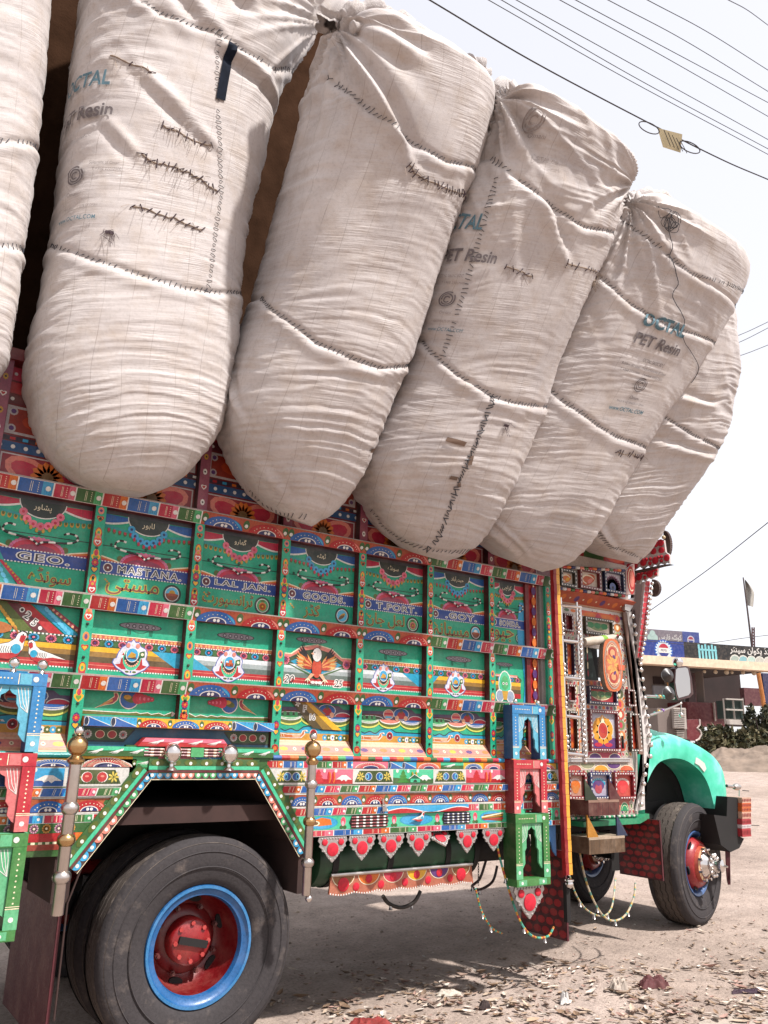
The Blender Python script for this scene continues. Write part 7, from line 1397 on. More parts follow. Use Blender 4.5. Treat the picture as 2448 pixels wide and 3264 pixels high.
# two-tier step
for (f, brk, st, c1, c2, c3, Y) in ((cC, ((512, 430), (690, 715), (560, 760)), (560, 690, 975, 900), '#24301c', '#5a2a24', '#8a6a5a', -.05), (cC, ((545, 900), (700, 1195), (600, 1240)), (565, 1185, 1050, 1390), '#a8701c', '#5e4630', '#a8947f', -.05)):
    x0, y0, x1, y1 = st; A0, A1 = f(x0, y0, Y), f(x1, y1, Y)
    stp = P1('cab_step', 'dusty', lambda m: m.box(A0[0], A1[0], Y, CYP + .05, A1[2], A0[2] - .01, c2, (c2, c2, c2, c2, c3, '#2a1a14')))
    a_ = side_art(A0[0], A1[2], Y); w_, h = A1[0] - A0[0], A0[2] - .01 - A1[2]
    for j in range(26): a_.line([(w_ * (j + .5) / 26, .004), (w_ * (j + .5) / 26 + random.uniform(-.003, .003), h - .004 - random.uniform(0, .02))], .003, jit(c2, .6))
    a_.rect(0, h - .016, w_, h, c3); a_.finish('step_painting', stp)
    m = MB(); q = [f(a[0], a[1], Y + .01) for a in brk]; top = f(brk[0][0], brk[0][1], Y + .01); m.prism([q[0], (q[1][0], Y + .01, A0[2] - .012), (q[0][0], Y + .01, A0[2] - .012)], (0, .012, 0), c1); m.build('step_bracket', 'paint', stp)
    m = MB(); dx = A1[0] - A0[0] - .07; m.prism([q[0] + [dx, 0, -.0], (q[1][0] + dx, Y + .01, A0[2] - .012), (q[0][0] + dx, Y + .01, A0[2] - .012)], (0, .012, 0), '#4a1014' if c1 == '#24301c' else '#24304a'); m.build('step_bracket', 'paint', stp)
# ================================================================== crown over the windscreen (boards across the front, wider than the cab)
XC = 4.50
def disc_on(p, r, parent, nx=-1, sy=1.): m = MB(); m.lathe([(r, 0), (r, .006), (r * .8, .012), (0, .014)], (0, 0, 0), (-1, 0, 0), 16, '#b31522'); o = link('red_disc', m.mesh('red_disc', 'red_reflector', 50), None); o.parent = parent; o.location = Vector(p) - root_of(parent).location if parent.parent is None else Vector(p) ; o.scale = (1, sy, 1); return o
def cbx(x, y, X=XC): return WX(2040 + x / 7.375, 1680 + y / 7.375, X)
def crown_board(pts, col='#c8beba', X=XC, name='crown_board', th=.02):
    q = [WX(2040 + x / 7.375, 1680 + y / 7.375, X) for x, y in pts]; m = MB(); m.prism(q[::-1], (th, 0, 0), col); return m.build(name, 'paint', TR)
DM = MB(); DM.lathe([(1, 0), (1, .006), (.85, .010), (0, .011)], (0, 0, 0), (-1, 0, 0), 16, '#b31522'); DMm = DM.mesh('red_disc', 'red_reflector', 50)
def cdisc(board, lst, X=XC):
    for x, y, r in lst:
        p = cbx(x, y, X) - np.array([.001, 0, 0]); rr = np.linalg.norm(cbx(x, y + r, X) - cbx(x, y, X)) * 1.1; o = put('red_disc', DMm, p, board); o.location = Vector(p); o.scale = (1, rr, rr)
b1 = crown_board([(-420, 620), (-420, 300), (300, 300), (560, 300), (600, 590), (40, 690), (-420, 760)], '#c8b8b4'); cdisc(b1, [(490, 370, 75), (370, 400, 70), (250, 440, 60), (510, 545, 70), (320, 570, 72), (140, 600, 72), (-30, 640, 70), (-200, 670, 70), (-360, 700, 70)])
b2 = crown_board([(-420, 790), (0, 705), (610, 595), (690, 650), (695, 860), (600, 830), (560, 880), (460, 850), (400, 910), (320, 870), (240, 950), (170, 900), (60, 985), (-20, 920), (-160, 1020), (-420, 1060)], '#cfc6c4', XC - .05); cdisc(b2, [(85, 830, 80), (160, 765, 38), (250, 750, 38), (240, 855, 42), (365, 785, 78), (445, 710, 34), (515, 700, 36), (510, 795, 38), (635, 725, 72), (-120, 900, 78), (-40, 820, 36), (-260, 940, 70)], XC - .05)
b3 = crown_board([(-420, 1130), (0, 1040), (300, 975), (420, 950), (410, 1150), (340, 1160), (250, 1220), (180, 1190), (110, 1270), (40, 1240), (-20, 1330), (-160, 1320), (-420, 1450)], '#c8beba'); cdisc(b3, [(-20, 1170, 80), (45, 1090, 36), (125, 1075, 38), (120, 1185, 38), (235, 1095, 82), (320, 1020, 40), (385, 1005, 38), (375, 1100, 38), (-150, 1240, 80), (-280, 1280, 78)])
P1('crown_edge', 'rust_board', lambda m: m.prism([cbx(*q, XC - .08) for q in ((-420, 1075), (0, 1000), (500, 890), (700, 868), (500, 905), (0, 1030), (-420, 1110))][::-1], (.06, 0, 0), '#33201c'))
def gear(cx, cy, rx, ry, n, a0, a1, X):
    pts = []
    for i in range(n * 2 + 1): a_ = R(a0 + (a1 - a0) * i / (2 * n)); k = 1 + (.05 if i % 2 else 0); pts.append((cx + rx * k * math.cos(a_), cy - ry * k * math.sin(a_)))
    return crown_board(pts + [(cx, cy + ry * .2), (cx, cy - ry * .2)], '#4a342e', X, 'crown_rosette', .03)
gear(560, 420, 150, 330, 22, -70, 95, XC + .05); gear(300, 1430, 150, 195, 18, -100, 100, XC + .05)
P1('crown_lamp', 'paint', lambda m: m.sphere(cbx(555, 240), .016, '#d0b890')); P1('visor_side_board', 'rust_board', lambda m: m.prism([cA(1312, 385, .15), cA(1180, 425, .15), cA(1132, 790, .15), cA(1170, 1000, .15), cA(1200, 1250, .15), cA(1236, 1000, .15)], (0, .03, 0), '#3a2220'))
# hanging red strip with a row of balls
q = [cA(1310, 385, .0), cA(1382, 375, .0), cB(1262, 75, .0), cB(1215, 75, .0)]; m = MB(); m.prism(q, (0, .02, 0), '#c8bab8'); vs = m.build('visor_strip', 'paint', TR); a_ = side_art(0, 0, 0.0, .002)
t0, t1 = (q[0] + q[1]) / 2, (q[2] + q[3]) / 2; n = 14
for j in range(n):
    c = t0 + (t1 - t0) * (j + .5) / n; hw = .028; a_.poly([(c[0] + (t1 - t0)[0] / n * v * .5 + hw * u, c[2] + (t1 - t0)[2] / n * v * .5) for u, v in ((-.7, -.9), (.7, -.9), (1, -.5), (1, .5), (.7, .9), (-.7, .9), (-1, .5), (-1, -.5))], jit('#b8303c', .15))
a_.finish('strip_painting', vs)
for j in range(17): 
    p = cA(1408 - 118 * (j / 12.5) - 6 * (j > 12), 415 + 66.5 * j, -.02); put('chrome_ball', BALLm, p, TR, sc=1.1)
S('corner_board', 'paint', lambda m: m.prism([cA(1060, 240, .04), cA(1170, 150, .04), cA(1180, 560, .04), cA(1060, 560, .04)][::-1], (0, .03, 0), '#b89a94'))
a_ = side_art(0, 0, .04, .002); p = cA(1125, 370, .04); a_.ell(p[0], p[2], .05, .12, '#b0302c', 14); a_.ell(p[0] + .01, p[2] + .01, .03, .07, 'salmon', 12); a_.arc(p[0], p[2], .035, .09, 60, 300, .008, 'cream'); a_.finish('board_painting', CAB)
S('corner_flare', 'silver_sheet', lambda m: m.prism([cA(1050, 640, .05), cA(1170, 600, .05), cA(1150, 720, .05), cA(1110, 785, .05), cA(1045, 760, .05)][::-1], (0, .03, 0), '#b0a8a4'))
# ================================================================== bonnet, wings, bumper
simple('green_enamel', '#17a07a', .35, 0, .12, 2.5); simple('filler_patch', '#b8b8b0', .8, 0, .1)
def patchy():
    m, t, p = nodes_of('wing_paint'); tc = nn(t, 'ShaderNodeTexCoord'); n = noise(t, 3.2, 5, .6, tc.outputs['Object']); n2 = noise(t, 18, 5, .7, tc.outputs['Object'])
    c = ramp(t, n.outputs[0], [(.35, '#35ab8b'), (.5, '#4cbea0'), (.6, '#74cdb8'), (.7, '#40b393')]).outputs[0]
    f = ramp(t, n2.outputs[0], [(.66, 0.), (.72, .8)]); g = ramp(t, n.outputs[0], [(.5, 0.), (.62, 1.)]); ff = mix(t, 'MULTIPLY', 1., f.outputs[0], g.outputs[0])
    c = mix(t, 'MIX', ff, c, '#9aa89c'); t.links.new(c, p.inputs['Base Color']); p.inputs['Roughness'].default_value = .38
patchy()
FY = .42
outer = [W(1600 + x / 1.956, 2200 + y / 1.956, FY) for x, y in ((888, 470), (910, 330), (960, 285), (1040, 280), (1130, 298), (1220, 336), (1300, 385), (1350, 430), (1385, 490), (1402, 570), (1408, 660), (1408, 770), (1405, 786))]
inner = [W(1600 + x / 1.956, 2200 + y / 1.956, FY) for x, y in ((885, 790), (886, 690), (900, 600), (930, 520), (975, 455), (1030, 430), (1090, 425), (1150, 440), (1210, 480), (1255, 530), (1290, 600), (1315, 690), (1335, 775))]
outer = np.array([[4.80, FY, 1.02]] + [list(q) for q in outer]); outer[1][0] = 4.82; o_ = crom(outer, 50); i_ = crom(inner, 50)
m = MB(); rows = []
for t, yy, sh in ((1.0, 0.0, 0.0), (.0, 0.0, 0)): pass
R_ = [i_ + [0, .30, 0], i_ + [0, .012, 0], i_ + [0, 0, 0], i_ * .35 + o_ * .65 + [0, -.02, 0], i_ * .12 + o_ * .88 + [0, -.008, 0], o_ + [0, .03, 0], o_ + [0, .10, 0] + (o_ - i_) * [.10, 0, .10], o_ + [0, .24, 0] + (o_ - i_) * [.16, 0, .16], o_ + [0, .5, 0] + (o_ - i_) * [.18, 0, .18]]
nv = 50; vs = np.vstack(R_); m.add(vs, [(r * nv + k, r * nv + k + 1, (r + 1) * nv + k + 1, (r + 1) * nv + k) for r in range(len(R_) - 1) for k in range(nv - 1)], '#17a07a', True)
m.build('front_wing', 'wing_paint', TR, 50)
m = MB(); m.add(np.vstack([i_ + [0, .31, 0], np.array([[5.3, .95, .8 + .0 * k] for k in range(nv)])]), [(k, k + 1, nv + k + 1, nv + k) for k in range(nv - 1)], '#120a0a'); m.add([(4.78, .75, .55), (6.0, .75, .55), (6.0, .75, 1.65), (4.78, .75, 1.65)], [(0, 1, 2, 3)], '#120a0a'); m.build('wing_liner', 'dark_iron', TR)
# bonnet: sections along X
secs = []
for X, zt, hw, zs in ((4.52, 1.97, .78, 1.62), (4.75, 1.90, .76, 1.60), (5.0, 1.80, .72, 1.60), (5.4, 1.72, .66, 1.58), (5.8, 1.64, .60, 1.5), (6.05, 1.55, .56, 1.35), (6.1, 1.3, .54, 1.2)):
    s = []
    for k in range(21): a_ = math.pi * k / 20; s.append((X, 1.18 - hw * math.copysign(abs(math.cos(a_)) ** .6, math.cos(a_)), zs + (zt - zs) * math.sin(a_) ** .55))
    secs.append(s)
m = MB(); m.add([q for s in secs for q in s], [(r * 21 + k, r * 21 + k + 1, (r + 1) * 21 + k + 1, (r + 1) * 21 + k) for r in range(6) for k in range(20)], '#17a07a', True); m.build('bonnet', 'wing_paint', TR, 60)
pts = [W(1600 + x / 1.956, 2200 + y / 1.956, FY - .012) for x, y in ((1212, 402), (1255, 408), (1262, 450), (1275, 490), (1262, 510), (1230, 470), (1205, 455))]; P1('filler_patch', 'filler_patch', lambda m: m.prism(pts[::-1], (0, .02, 0), '#b8b8b0'))
P1('grille', 'dark_iron', lambda m: m.box(6.08, 6.12, .6, 1.76, .75, 1.5, '#17110f'))
# bumper: red/orange ribbed end, white sheets, steel lamp
def bq(x, y, Y=.30): return W(2020 + x / 3.95, 2420 + y / 3.95, Y)
for i, (y0, y1, c) in enumerate(((480, 545, '#c8a08a'), (548, 600, '#c85a2a'), (602, 655, '#c8642a'), (658, 740, '#c89a84'), (750, 815, '#a8303a'), (822, 860, '#d0c0c0'), (870, 965, '#a83038'))):
    p0, p1 = bq(1310, y0), bq(1430, y1); b = P1('bumper_block', 'enamel', lambda m: m.box(p0[0], p1[0], .26, 2.1, p1[2], p0[2], c)); a_ = side_art(p0[0], p1[2], .26)
    for j in range(6): a_.ell((p1[0] - p0[0]) * (j + .5) / 6, (p0[2] - p1[2]) * .5, (p1[0] - p0[0]) * .06, (p0[2] - p1[2]) * .32, jit('#7a1a1c' if i != 5 else '#a09898', .3), 8)
    a_.finish('block_painting', b)
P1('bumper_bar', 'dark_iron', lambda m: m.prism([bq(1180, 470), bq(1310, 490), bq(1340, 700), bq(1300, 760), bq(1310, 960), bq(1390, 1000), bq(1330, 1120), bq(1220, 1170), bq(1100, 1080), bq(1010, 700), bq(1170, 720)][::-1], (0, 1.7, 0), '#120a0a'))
m = MB(); m.lathe([(.0, 0), (.02, .0), (.03, .03), (.03, .06), (.02, .09), (0, .1)], bq(1260, 350), (1, 0, 0), 16, '#999999'); m.tube([bq(1170, 335), bq(1270, 350)], .014, 8, '#1f5a44'); m.tube([bq(1330, 370), bq(1330, 470)], .006, 6, '#5a6a5a'); m.build('corner_lamp', 'steel', TR); P1('aerial', 'dark_iron', lambda m: (m.tube([bq(1370, 395), bq(1450, 400)], .004, 5, '#3a2020'), m.tube([bq(1430, 830), bq(1580, 835)], .003, 5, '#17110f')))
P1('front_tassel', 'mud_flap', lambda m: [m.tube([bq(1160 + 6 * k, 1150 + 10 * (k % 3), .34), bq(1170 + 5 * k, 1400, .34), bq(1180 + 4 * k, 1520 + 20 * (k % 4), .34)], .008, 5, '#4a2420') for k in range(8)])['kind'] = 'stuff'
# ================================================================== mirrors on arms
def c8(x, y, Y): return W(1950 + x / 3.331, 1800 + y / 3.331, Y)
YM = .25
m = MB(); m.tube([c8(360, 1395, .2), c8(480, 1400, YM), c8(660, 1420, YM)], .011, 8, '#999999'); m.build('mirror_arm', 'steel', TR); m = MB(); m.tube([c8(400, 1600, .2), c8(540, 1555, YM), c8(740, 1470, YM)], .010, 8, '#999999'); m.tube([c8(735, 1450, YM), c8(735, 1590, YM)], .006, 6, '#999999'); arm = m.build('mirror_arm', 'steel', TR)
for x, y, c in ((470, 1400, '#2a9a90'), (510, 1400, '#c8a040'), (545, 1402, '#2a9a90'), (455, 1580, '#2a9a90'), (500, 1560, '#c8a040'), (540, 1548, '#7a4a9a')): m = MB(); m.sphere(c8(x, y, YM), .016, c, 12, 8); m.build('painted_bead', 'enamel', arm)
for x, y, s in ((700, 1035, 3.0), (735, 1595, 1.4)): put('chrome_ball', BALLm, c8(x, y, YM), TR, sc=s)
simple('mirror_glass', '#b8b4b2', .03, 1.0, .02)
def plate(name, mat, pts, Y, th, col, parent, flip=True): q = [c8(x, y, Y) for x, y in pts]; m = MB(); m.prism(q[::-1] if flip else q, (0, th, 0), col); return m.build(name, mat, parent)
mir = plate('wing_mirror', 'enamel', [(672, 1105), (690, 1085), (790, 1075), (822, 1090), (850, 1200), (868, 1370), (830, 1410), (705, 1440), (680, 1390), (662, 1250)], YM - .0, .05, '#3a1818', TR)
plate('mirror_glass', 'mirror_glass', [(682, 1115), (700, 1098), (785, 1090), (808, 1105), (830, 1210), (838, 1355), (815, 1385), (712, 1415), (695, 1375), (675, 1250)], YM - .003, .002, '#aaaaaa', mir)
for cx, cy in ((578, 1178), (590, 1368)):
    o = MB(); ax = np.array([-.35, -1, .05]); c = c8(cx, cy, YM); o.lathe([(0, .02), (.05, .0), (.057, -.012), (.06, -.02), (.0, -.06)], c, -ax, 24, '#2a2424'); p = o.build('round_mirror', 'enamel', TR); o = MB(); o.lathe([(.0, .004), (.02, .0035), (.04, .0015), (.05, 0)], c + ax / np.linalg.norm(ax) * .006, ax, 24, '#aaaaaa'); o.build('mirror_glass', 'mirror_glass', p)
m = MB(); m.tube([c8(590, 1240, YM), c8(595, 1310, YM)], .007, 6, '#b8783a'); m.build('mirror_link', 'paint', arm)
# ================================================================== roadside shop
def k8(x, y): return 1950 + x / 3.331, 1800 + y / 3.331
DL = 35.0
_a, _b = k8(350, 790), k8(1659, 880); rL, rR = _ray(*_a), _ray(*_b); PL = CAM + rL * DL; PR = CAM + rR * (DL * rL[2] / rR[2]); FU = PR - PL; FLEN = np.linalg.norm(FU); FU /= FLEN; FN = np.array([FU[1], -FU[0], 0.]); FN = FN if FN @ (CAM - PL) > 0 else -FN
def fp(x, y, off=0.): px, py = k8(x, y); return WP(px, py, PL - FN * off, FN)
def fuv(x, y, off=0.): p = fp(x, y, off) - PL; return float(p @ FU), float(p[2])
SH = thing('roadside_shop', 'low roadside eatery with a blue and black signboard and dark open front', 'shop', tuple(fp(900, 1690)))
simple('shop_wall', '#6e625c', .9, 0, .15, 1.5); simple('shop_dark', '#2a1c1a', .9, 0, .3, 1); simple('awning_cream', '#cdb59c', .8)
def fbox(name, mat, x0, y0, x1, y1, o0, o1, col, parent=SH, thing_=None):
    """box on the shop front: pixel corners at depth o0 (behind the sign plane), back to o1"""
    u0, v1 = fuv(x0, (y0), o0); u1, v0 = fuv(x1, y1, o0); b = PL - FN * o0; m = MB(); O = b + FU * u0 + np.array([0, 0, v0]); m.obox(O, FU * (u1 - u0), (0, 0, v1 - v0), -FN * (o1 - o0), col); return m.build(name, mat, parent)
def fart(x0, y0, x1, y1, off): u0, v1 = fuv(x0, y0, off); u1, v0 = fuv(x1, y1, off); return Art(PL - FN * off + FU * u0 + np.array([0, 0, v0]), FU, (0, 0, 1), FN, .02), u1 - u0, v1 - v0
Art.EPS_FAR = .004
u0, v1 = 0., 0.; u1 = FLEN * 1.25; vb = fuv(350, 1030)[1]
m = MB(); m.obox(PL + np.array([0, 0, vb]) - FU * 1.2, FU * (u1 + 1.2), (0, 0, -vb), -FN * .25, '#0a0a0e'); sg = m.build('signboard', 'paint', SH)
a = Art(PL + np.array([0, 0, vb]), FU, (0, 0, 1), FN, .01); a.EPS = .004; H = -vb; xb = fuv(765, 900)[0]
a.rect(-1.19, .01, u1 - .01, H - .01, '#0a0a0e'); a.rect(-1.18, .02, xb, H - .02, '#0c2f80'); cx, cy = fuv(548, 910); cy -= vb; a.dot(cx, cy, H * .48, '#1450a8', 24); a.petals(cx, cy, H * .46, 20, '#c8d8e0', .22, .75, 0); a.ell(cx, cy, H * .30, H * .33, '#c8d0d8', 22); a.ell(cx, cy, H * .27, H * .30, 'white', 22); a.ell(cx, cy, H * .27, H * .30, '#b02038', 12, 22, 158); a.ell(cx, cy, H * .27, H * .30, '#1c2a7a', 12, 202, 338); a.text('PEPSI', cx, cy, H * .10, '#1c2a5a', wmax=H * .44)
x_, y_ = fuv(1012, 930); y_ -= vb; 
for j in range(6): a.line([(x_ - .42 + .17 * j, y_ + H * (.36 - .05 * (j % 2))), (x_ - .40 + .17 * j, y_ - H * (.30 + .06 * (j % 3)))], .10, '#7ac0c8')
a.line([(x_ - .45, y_ + .1), (x_ + .5, y_ + .1)], .08, '#7ac0c8')
x_, y_ = fuv(1420, 915); y_ -= vb; a.text(urdu('پلاؤ اینڈ پکوان سینٹر'), x_ + .6, y_, H * .42, 'white', bold=.02, fitw=(fuv(1640, 900)[0] - fuv(1130, 900)[0]) * 1.12)
for j, c in enumerate(('#9aa8a0', '#7aa8b0', '#a8c0b8', '#b0b0a8', '#c0b8b0')): x_, y_ = fuv(1310 + 86 * j, 1030 + 6 * j); a.ell(x_, y_ - vb, .30, .32, '#c8c8c0', 12); a.ell(x_, y_ - vb, .25, .26, c, 12); a.ell(x_ + .05, y_ - vb - .04, .12, .08, '#6a6a50', 8)
a.finish('sign_painting', sg)
# upper sign further back
m = MB(); P2 = fp(300, 680, 4.0); u0, v1 = fuv(300, 676, 4.0); u1_, v0 = fuv(930, 815, 4.0); b = PL - FN * 4; O = b + FU * u0 + np.array([0, 0, v0 - .6]); W2, H2 = u1_ - u0, fuv(640, 700, 4)[1] - v0 + .6; m.obox(O, FU * W2, (0, 0, H2), -FN * .2, '#7a7078'); s2 = m.build('rooftop_sign', 'paint', SH)
a = Art(O, FU, (0, 0, 1), FN, .01); a.EPS = .004; a.rect(.02, .02, W2 - .02, H2 - .02, '#7a7078'); a.rect(W2 * .71, .0, W2, H2, '#3a4a8a'); a.dot(W2 * .85, H2 * .62, H2 * .2, '#c8c0c8', 14); a.ell(W2 * .85, H2 * .62, H2 * .15, H2 * .15, '#a03a4a', 10, 10, 170); a.ell(W2 * .85, H2 * .62, H2 * .15, H2 * .15, '#2a3a7a', 10, 190, 350); a.text(urdu('کوئٹہ فارس'), W2 * .50, H2 * .66, H2 * .34, 'white', fitw=W2 * .38); a.ell(W2 * .2, H2 * .6, W2 * .09, H2 * .22, '#a8c0b8', 14); a.ell(W2 * .2, H2 * .8, W2 * .05, H2 * .15, '#a8c0b8', 12); a.finish('sign_painting', s2)
fbox('cream_beam', 'awning_cream', 200, 1040, 1900, 1056, -.35, .3, '#cdb59c')
fbox('roof_slab', 'shop_dark', 200, 1010, 1900, 1030, .3, 9.0, '#2a1c1a'); fbox('back_wall', 'shop_dark', 800, 1060, 1410, 1720, 7.0, 7.4, '#2a1c1a'); fbox('side_wall', 'shop_wall', 200, 1060, 800, 1760, 2.2, 2.6, '#8f7f76'); fbox('dark_doorway', 'shop_dark', 440, 1185, 560, 1270, 2.15, 2.25, '#1c1414'); fbox('wall_poster', 'paint', 1000 - 560, 1280, 660, 1420, 2.1, 2.2, '#8a8a90')
fbox('pillar', 'shop_wall', 968, 1130, 1004, 1700, .9, 1.4, '#a8988c'); fbox('pillar', 'paint', 870, 1150, 940, 1700, 3.0, 3.5, '#5a2a2e'); fbox('end_wall', 'paint', 1400, 1305, 1590, 1500, 5.0, 5.3, '#5a2a30'); fbox('end_wall', 'paint', 1600, 1150, 1900, 1600, 5.0, 5.3, '#2a2a50')
fbox('counter', 'paint', 800, 1455, 1205, 1720, .8, 2.2, '#5a141c'); fbox('counter_panel', 'paint', 1085, 1460, 1110, 1660, .7, .8, '#a89890')
for j in range(8):
    p = fp(985 + 97 * j + 20 * (j % 3), 1135 + 3 * j, .2); m = MB(); m.sphere(p, .07 + .02 * (j % 3), '#c8b8a0', 8, 6); m.build('hanging_bulb', 'paint', SH)
# glass show case
CS = thing('glass_case', 'white framed glass show case in front of the red counter', 'display case', tuple(fp(1310, 1700, -1.0)))
for x0, y0, x1, y1 in ((1192, 1420, 1216, 1700), (1396, 1415, 1420, 1700), (1216, 1418, 1396, 1440), (1216, 1528, 1396, 1552), (1216, 1640, 1396, 1700), (1296, 1440, 1312, 1640)): fbox('case_frame', 'paint', x0, y0, x1, y1, -1.0, -.95 if y0 > 1600 else -.9, '#b8b0a8', CS)
fbox('case_glass', 'dark_glass', 1216, 1440, 1396, 1640, -.85, -.2, '#3a3034', CS)
# louvred cabinet and the red cart by it
CB = thing('louvred_cabinet', 'pale louvred metal cabinet behind the green wing', 'cabinet', tuple(fp(720, 1760, -9)))
fbox('cabinet_body', 'shop_wall', 480, 1520, 800, 1850, -9, -7.4, '#6a5f5a', CB); fbox('cabinet_front', 'paint', 652, 1515, 800, 1745, -9.1, -9.0, '#b0a69e', CB)
for j in range(11): fbox('louvre', 'paint', 662, 1528 + j * 19, 790, 1540 + j * 19, -9.17, -9.1, '#bdb3ab', CB)
for j in range(5): fbox('louvre', 'paint', 690, 1758 + j * 18, 770, 1769 + j * 18, -9.12, -9.0, '#a89e96', CB)
pts = [(800, 1650), (930, 1640), (935, 1700), (905, 1735), (935, 1760), (950, 1800), (925, 1850), (890, 1870), (800, 1870)]; m = MB(); m.prism([fp(x, y, -8.5) for x, y in pts][::-1], -FN * 1.2, '#6a1820'); o = m.build('red_cart', 'enamel'); tag(o, 'dark red cart with a curved white-edged end beside the cabinet', 'cart')
m = MB(); m.tube([fp(x, y, -8.5) for x, y in pts[1:8]], .03, 6, '#c8b8b0'); m.build('white_edging', 'enamel', o)
for x in (820, 900): m = MB(); m.tube([fp(x, 1868, -8.2), fp(x, 1905, -8.2)], .04, 6, '#201414'); m.build('cart_leg', 'dark_iron', o)
# leaning orange pole, flag pole, lattice post
def tubething(name, label, cat, pts, r, col, mat='paint'):
    m = MB(); m.tube(pts, r, 8, col); o = m.build(name, mat); tag(o, label, cat); return o
tubething('orange_pole', 'slender orange pole leaning in front of the shop', 'pole', [fp(1555, 1150, -2), fp(1600, 1400, -2), fp(1665, 1840, -2)], .085, '#b8702a')
fl = thing('flagpole', 'tall thin flagpole with a limp pale flag above the shop roof', 'flagpole', tuple(fp(1502, 880, 2)))
m = MB(); m.tube([fp(1395, 135, 2), fp(1440, 480, 2), fp(1505, 1010, 2)], [.03, .04, .05], 8, '#4a3a38'); m.build('pole', 'paint', fl)
m = MB(); vs = []; nI, nJ = 10, 12
for j in range(nJ):
    for i in range(nI):
        u, v = i / (nI - 1), j / (nJ - 1); xx = 1398 + 12 + 26 * v + u * (95 * math.sin(min(1, v * 1.6 + .12) * 1.5) * (1 - .55 * max(0, v - .45))); yy = 150 + v * 280 + u * 20; vs.append(fp(xx, yy, 2 + .10 * math.sin(u * 5 + v * 2)))
m.add(vs, [(j * nI + i, j * nI + i + 1, (j + 1) * nI + i + 1, (j + 1) * nI + i) for j in range(nJ - 1) for i in range(nI - 1)], '#a8a49c', True); m.build('flag', 'litter', fl)
lp = thing('lattice_post', 'short lattice steel post on the shop roof', 'post', tuple(fp(1505, 880, 1.5)))
for x in (1490, 1512): m = MB(); m.tube([fp(x, 665, 1.5), fp(x + 6, 1020, 1.5)], .035, 6, '#5a3a3c'); m.build('post_leg', 'paint', lp)
for j in range(6): m = MB(); m.tube([fp(1490 + j, 680 + 32 * j, 1.5), fp(1513 + j, 700 + 32 * j, 1.5)], .025, 5, '#5a3a3c'); m.build('post_brace', 'paint', lp)
# bushes
def leaf_mat():
    m, t, p = nodes_of('bush_leaf'); a = nn(t, 'ShaderNodeAttribute', attribute_name='Col'); t.links.new(a.outputs[0], p.inputs['Base Color']); p.inputs['Roughness'].default_value = .8
leaf_mat()
def bush(px0, py0, px1, py1, off, seed, label, cols, n=2600):
    rr = random.Random(seed); a, b = fp(px0, py1, off), fp(px1, py1, off); c = (a + b) / 2; c[2] = float(gz(c[0], c[1])) - .1; w_ = np.linalg.norm(b - a) / 2; h = fp((px0 + px1) / 2, py0, off)[2] - c[2]; root = thing('roadside_bush', label, 'bush', tuple(c), 'bushes before the shop'); mb = MB()
    cl = [(rr.uniform(-.85, .85), rr.uniform(-.5, .5), rr.uniform(.05, .8)) for _ in range(22)]
    for _ in range(n):
        cx, cy, cz = rr.choice(cl); d = np.array([rr.gauss(0, 1), rr.gauss(0, 1), rr.gauss(0, 1)]); d /= np.linalg.norm(d); q = d * rr.uniform(.55, 1.05) * .26; p = c + FU * (cx + q[0]) * w_ + FN * (cy + q[1]) * w_ * .8 + np.array([0, 0, max(.02, (cz * (1 - .25 * cx * cx) + q[2]) * h)])
        s = rr.uniform(.06, .15); u = np.array([rr.gauss(0, 1) for _ in range(3)]); u /= np.linalg.norm(u); v = np.cross(u, [rr.gauss(0, 1) for _ in range(3)]); v /= np.linalg.norm(v) + 1e-6; mb.add([p - u * s, p + v * s * .5, p + u * s, p - v * s * .5], [(0, 1, 2, 3)], jit(rr.choice(cols), .25))
    o = mb.build('foliage', 'bush_leaf', root); m = MB()
    for k in range(9): m.tube([c + FU * rr.uniform(-.3, .3) * w_ + [0, 0, -.3], c + FU * rr.uniform(-.8, .8) * w_ + FN * rr.uniform(-.3, .3) + [0, 0, h * .7]], [.05, .015], 5, '#4a3a2a')
    m.build('stems', 'shop_dark', root)
BCOL = ['#3a3a24', '#4a4a2c', '#5a5438', '#2c2e1c', '#6a6248']
bush(860, 1680, 1250, 1910, -7, 3, 'grey green roadside bush beside the red cart', BCOL); bush(1220, 1680, 1640, 1900, -6.5, 5, 'low bush in front of the glass case', BCOL); bush(1420, 1420, 1800, 1880, -5, 9, 'taller dark bush around the leaning orange pole', ['#2c2e1c', '#34341f', '#4a4830', '#242616'], 3400)
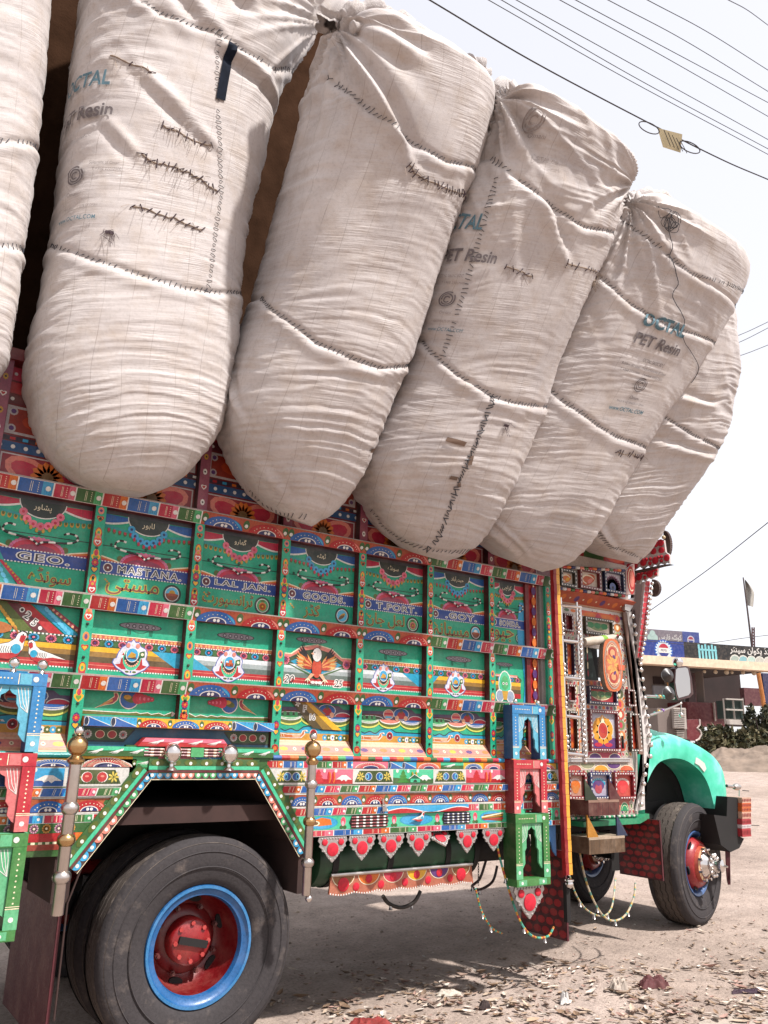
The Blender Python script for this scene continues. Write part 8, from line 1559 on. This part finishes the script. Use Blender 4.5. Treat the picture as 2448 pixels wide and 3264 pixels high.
# ================================================================== wires
def D3(x, y, d): return WD(x * DS, y * DS, d)
def wire(pts, d0, d1, r, label='thin dark overhead power line crossing the pale sky', extend=True):
    n = len(pts); P = [D3(x, y, d0 + (d1 - d0) * i / (n - 1)) for i, (x, y) in enumerate(pts)]
    P = [P[0] + (P[0] - P[1]) * 1.5] + P + [P[-1] + (P[-1] - P[-2]) * 1.5] if extend else P
    q = crom(P, 40); m = MB(); m.tube(q, r, 5, '#22202c'); o = m.build('power_line', 'rubber'); tag(o, label, 'power line', 'overhead power lines')
wire([(925, -2), (1150, 132), (1395, 262), (1560, 345), (1660, 388)], 16, 22, .016, 'thick overhead cable carrying the small junction box')
for a_, b_, c_ in (((1052, -2), (1350, 168), (1660, 334)), ((1080, -2), (1380, 172), (1660, 322)), ((1112, -2), (1400, 158), (1660, 302)), ((1206, -2), (1430, 120), (1660, 252)), ((1240, -2), (1450, 110), (1660, 222)), ((1310, -2), (1480, 88), (1660, 198)), ((1395, -2), (1530, 70), (1660, 152)), ((1570, -2), (1615, 22), (1660, 55))):
    wire([a_, b_, c_], 24, 32, .013)
for a_, c_ in (((1560, 780), (1660, 745)), ((1560, 738), (1660, 695)), ((1560, 755), (1660, 708))): wire([a_, ((a_[0] + c_[0]) / 2, (a_[1] + c_[1]) / 2 + 2), c_], 30, 30, .012, 'short stretch of power line seen past the last bale')
wire([(1400, 1322), (1530, 1230), (1660, 1128)], 30, 24, .014, 'single power line slanting up behind the cab crown')
wire([(1400, 1385), (1500, 1392), (1610, 1378), (1660, 1372)], 34, 34, .012, 'loose service wire sagging over the shop roof')
JB = thing('junction_box', 'small cream plastic junction box hanging on the thick cable', 'junction box', tuple(D3(1446, 305, 17.5)))
JD = 17.5; q = [D3(x, y, JD) for x, y in ((1420, 276), (1474, 290), (1470, 330), (1432, 318))]; m = MB(); m.prism(q, (D3(1446, 305, JD + .25) - D3(1446, 305, JD)), '#c8b890', '#6a4a5a'); m.build('box_shell', 'paint', JB)
for cx, cy, s in ((1402, 276, 1), (1490, 318, 1)): m = MB(); m.tube([D3(cx + 22 * math.cos(a_) , cy + 11 * math.sin(a_) + 8 * math.cos(a_), JD) for a_ in np.linspace(0, 6.28, 22)], .012, 5, '#22202c'); m.build('cable_loop', 'rubber', JB)
for j in range(5): x = 1440 + 9 * j; m = MB(); m.tube([D3(x - 6, 280 + 6 * j, JD - .1), D3(x + 8, 315 + 4 * j, JD - .1)], .008, 4, '#4a4a3a'); m.build('cable_tie', 'rubber', JB)
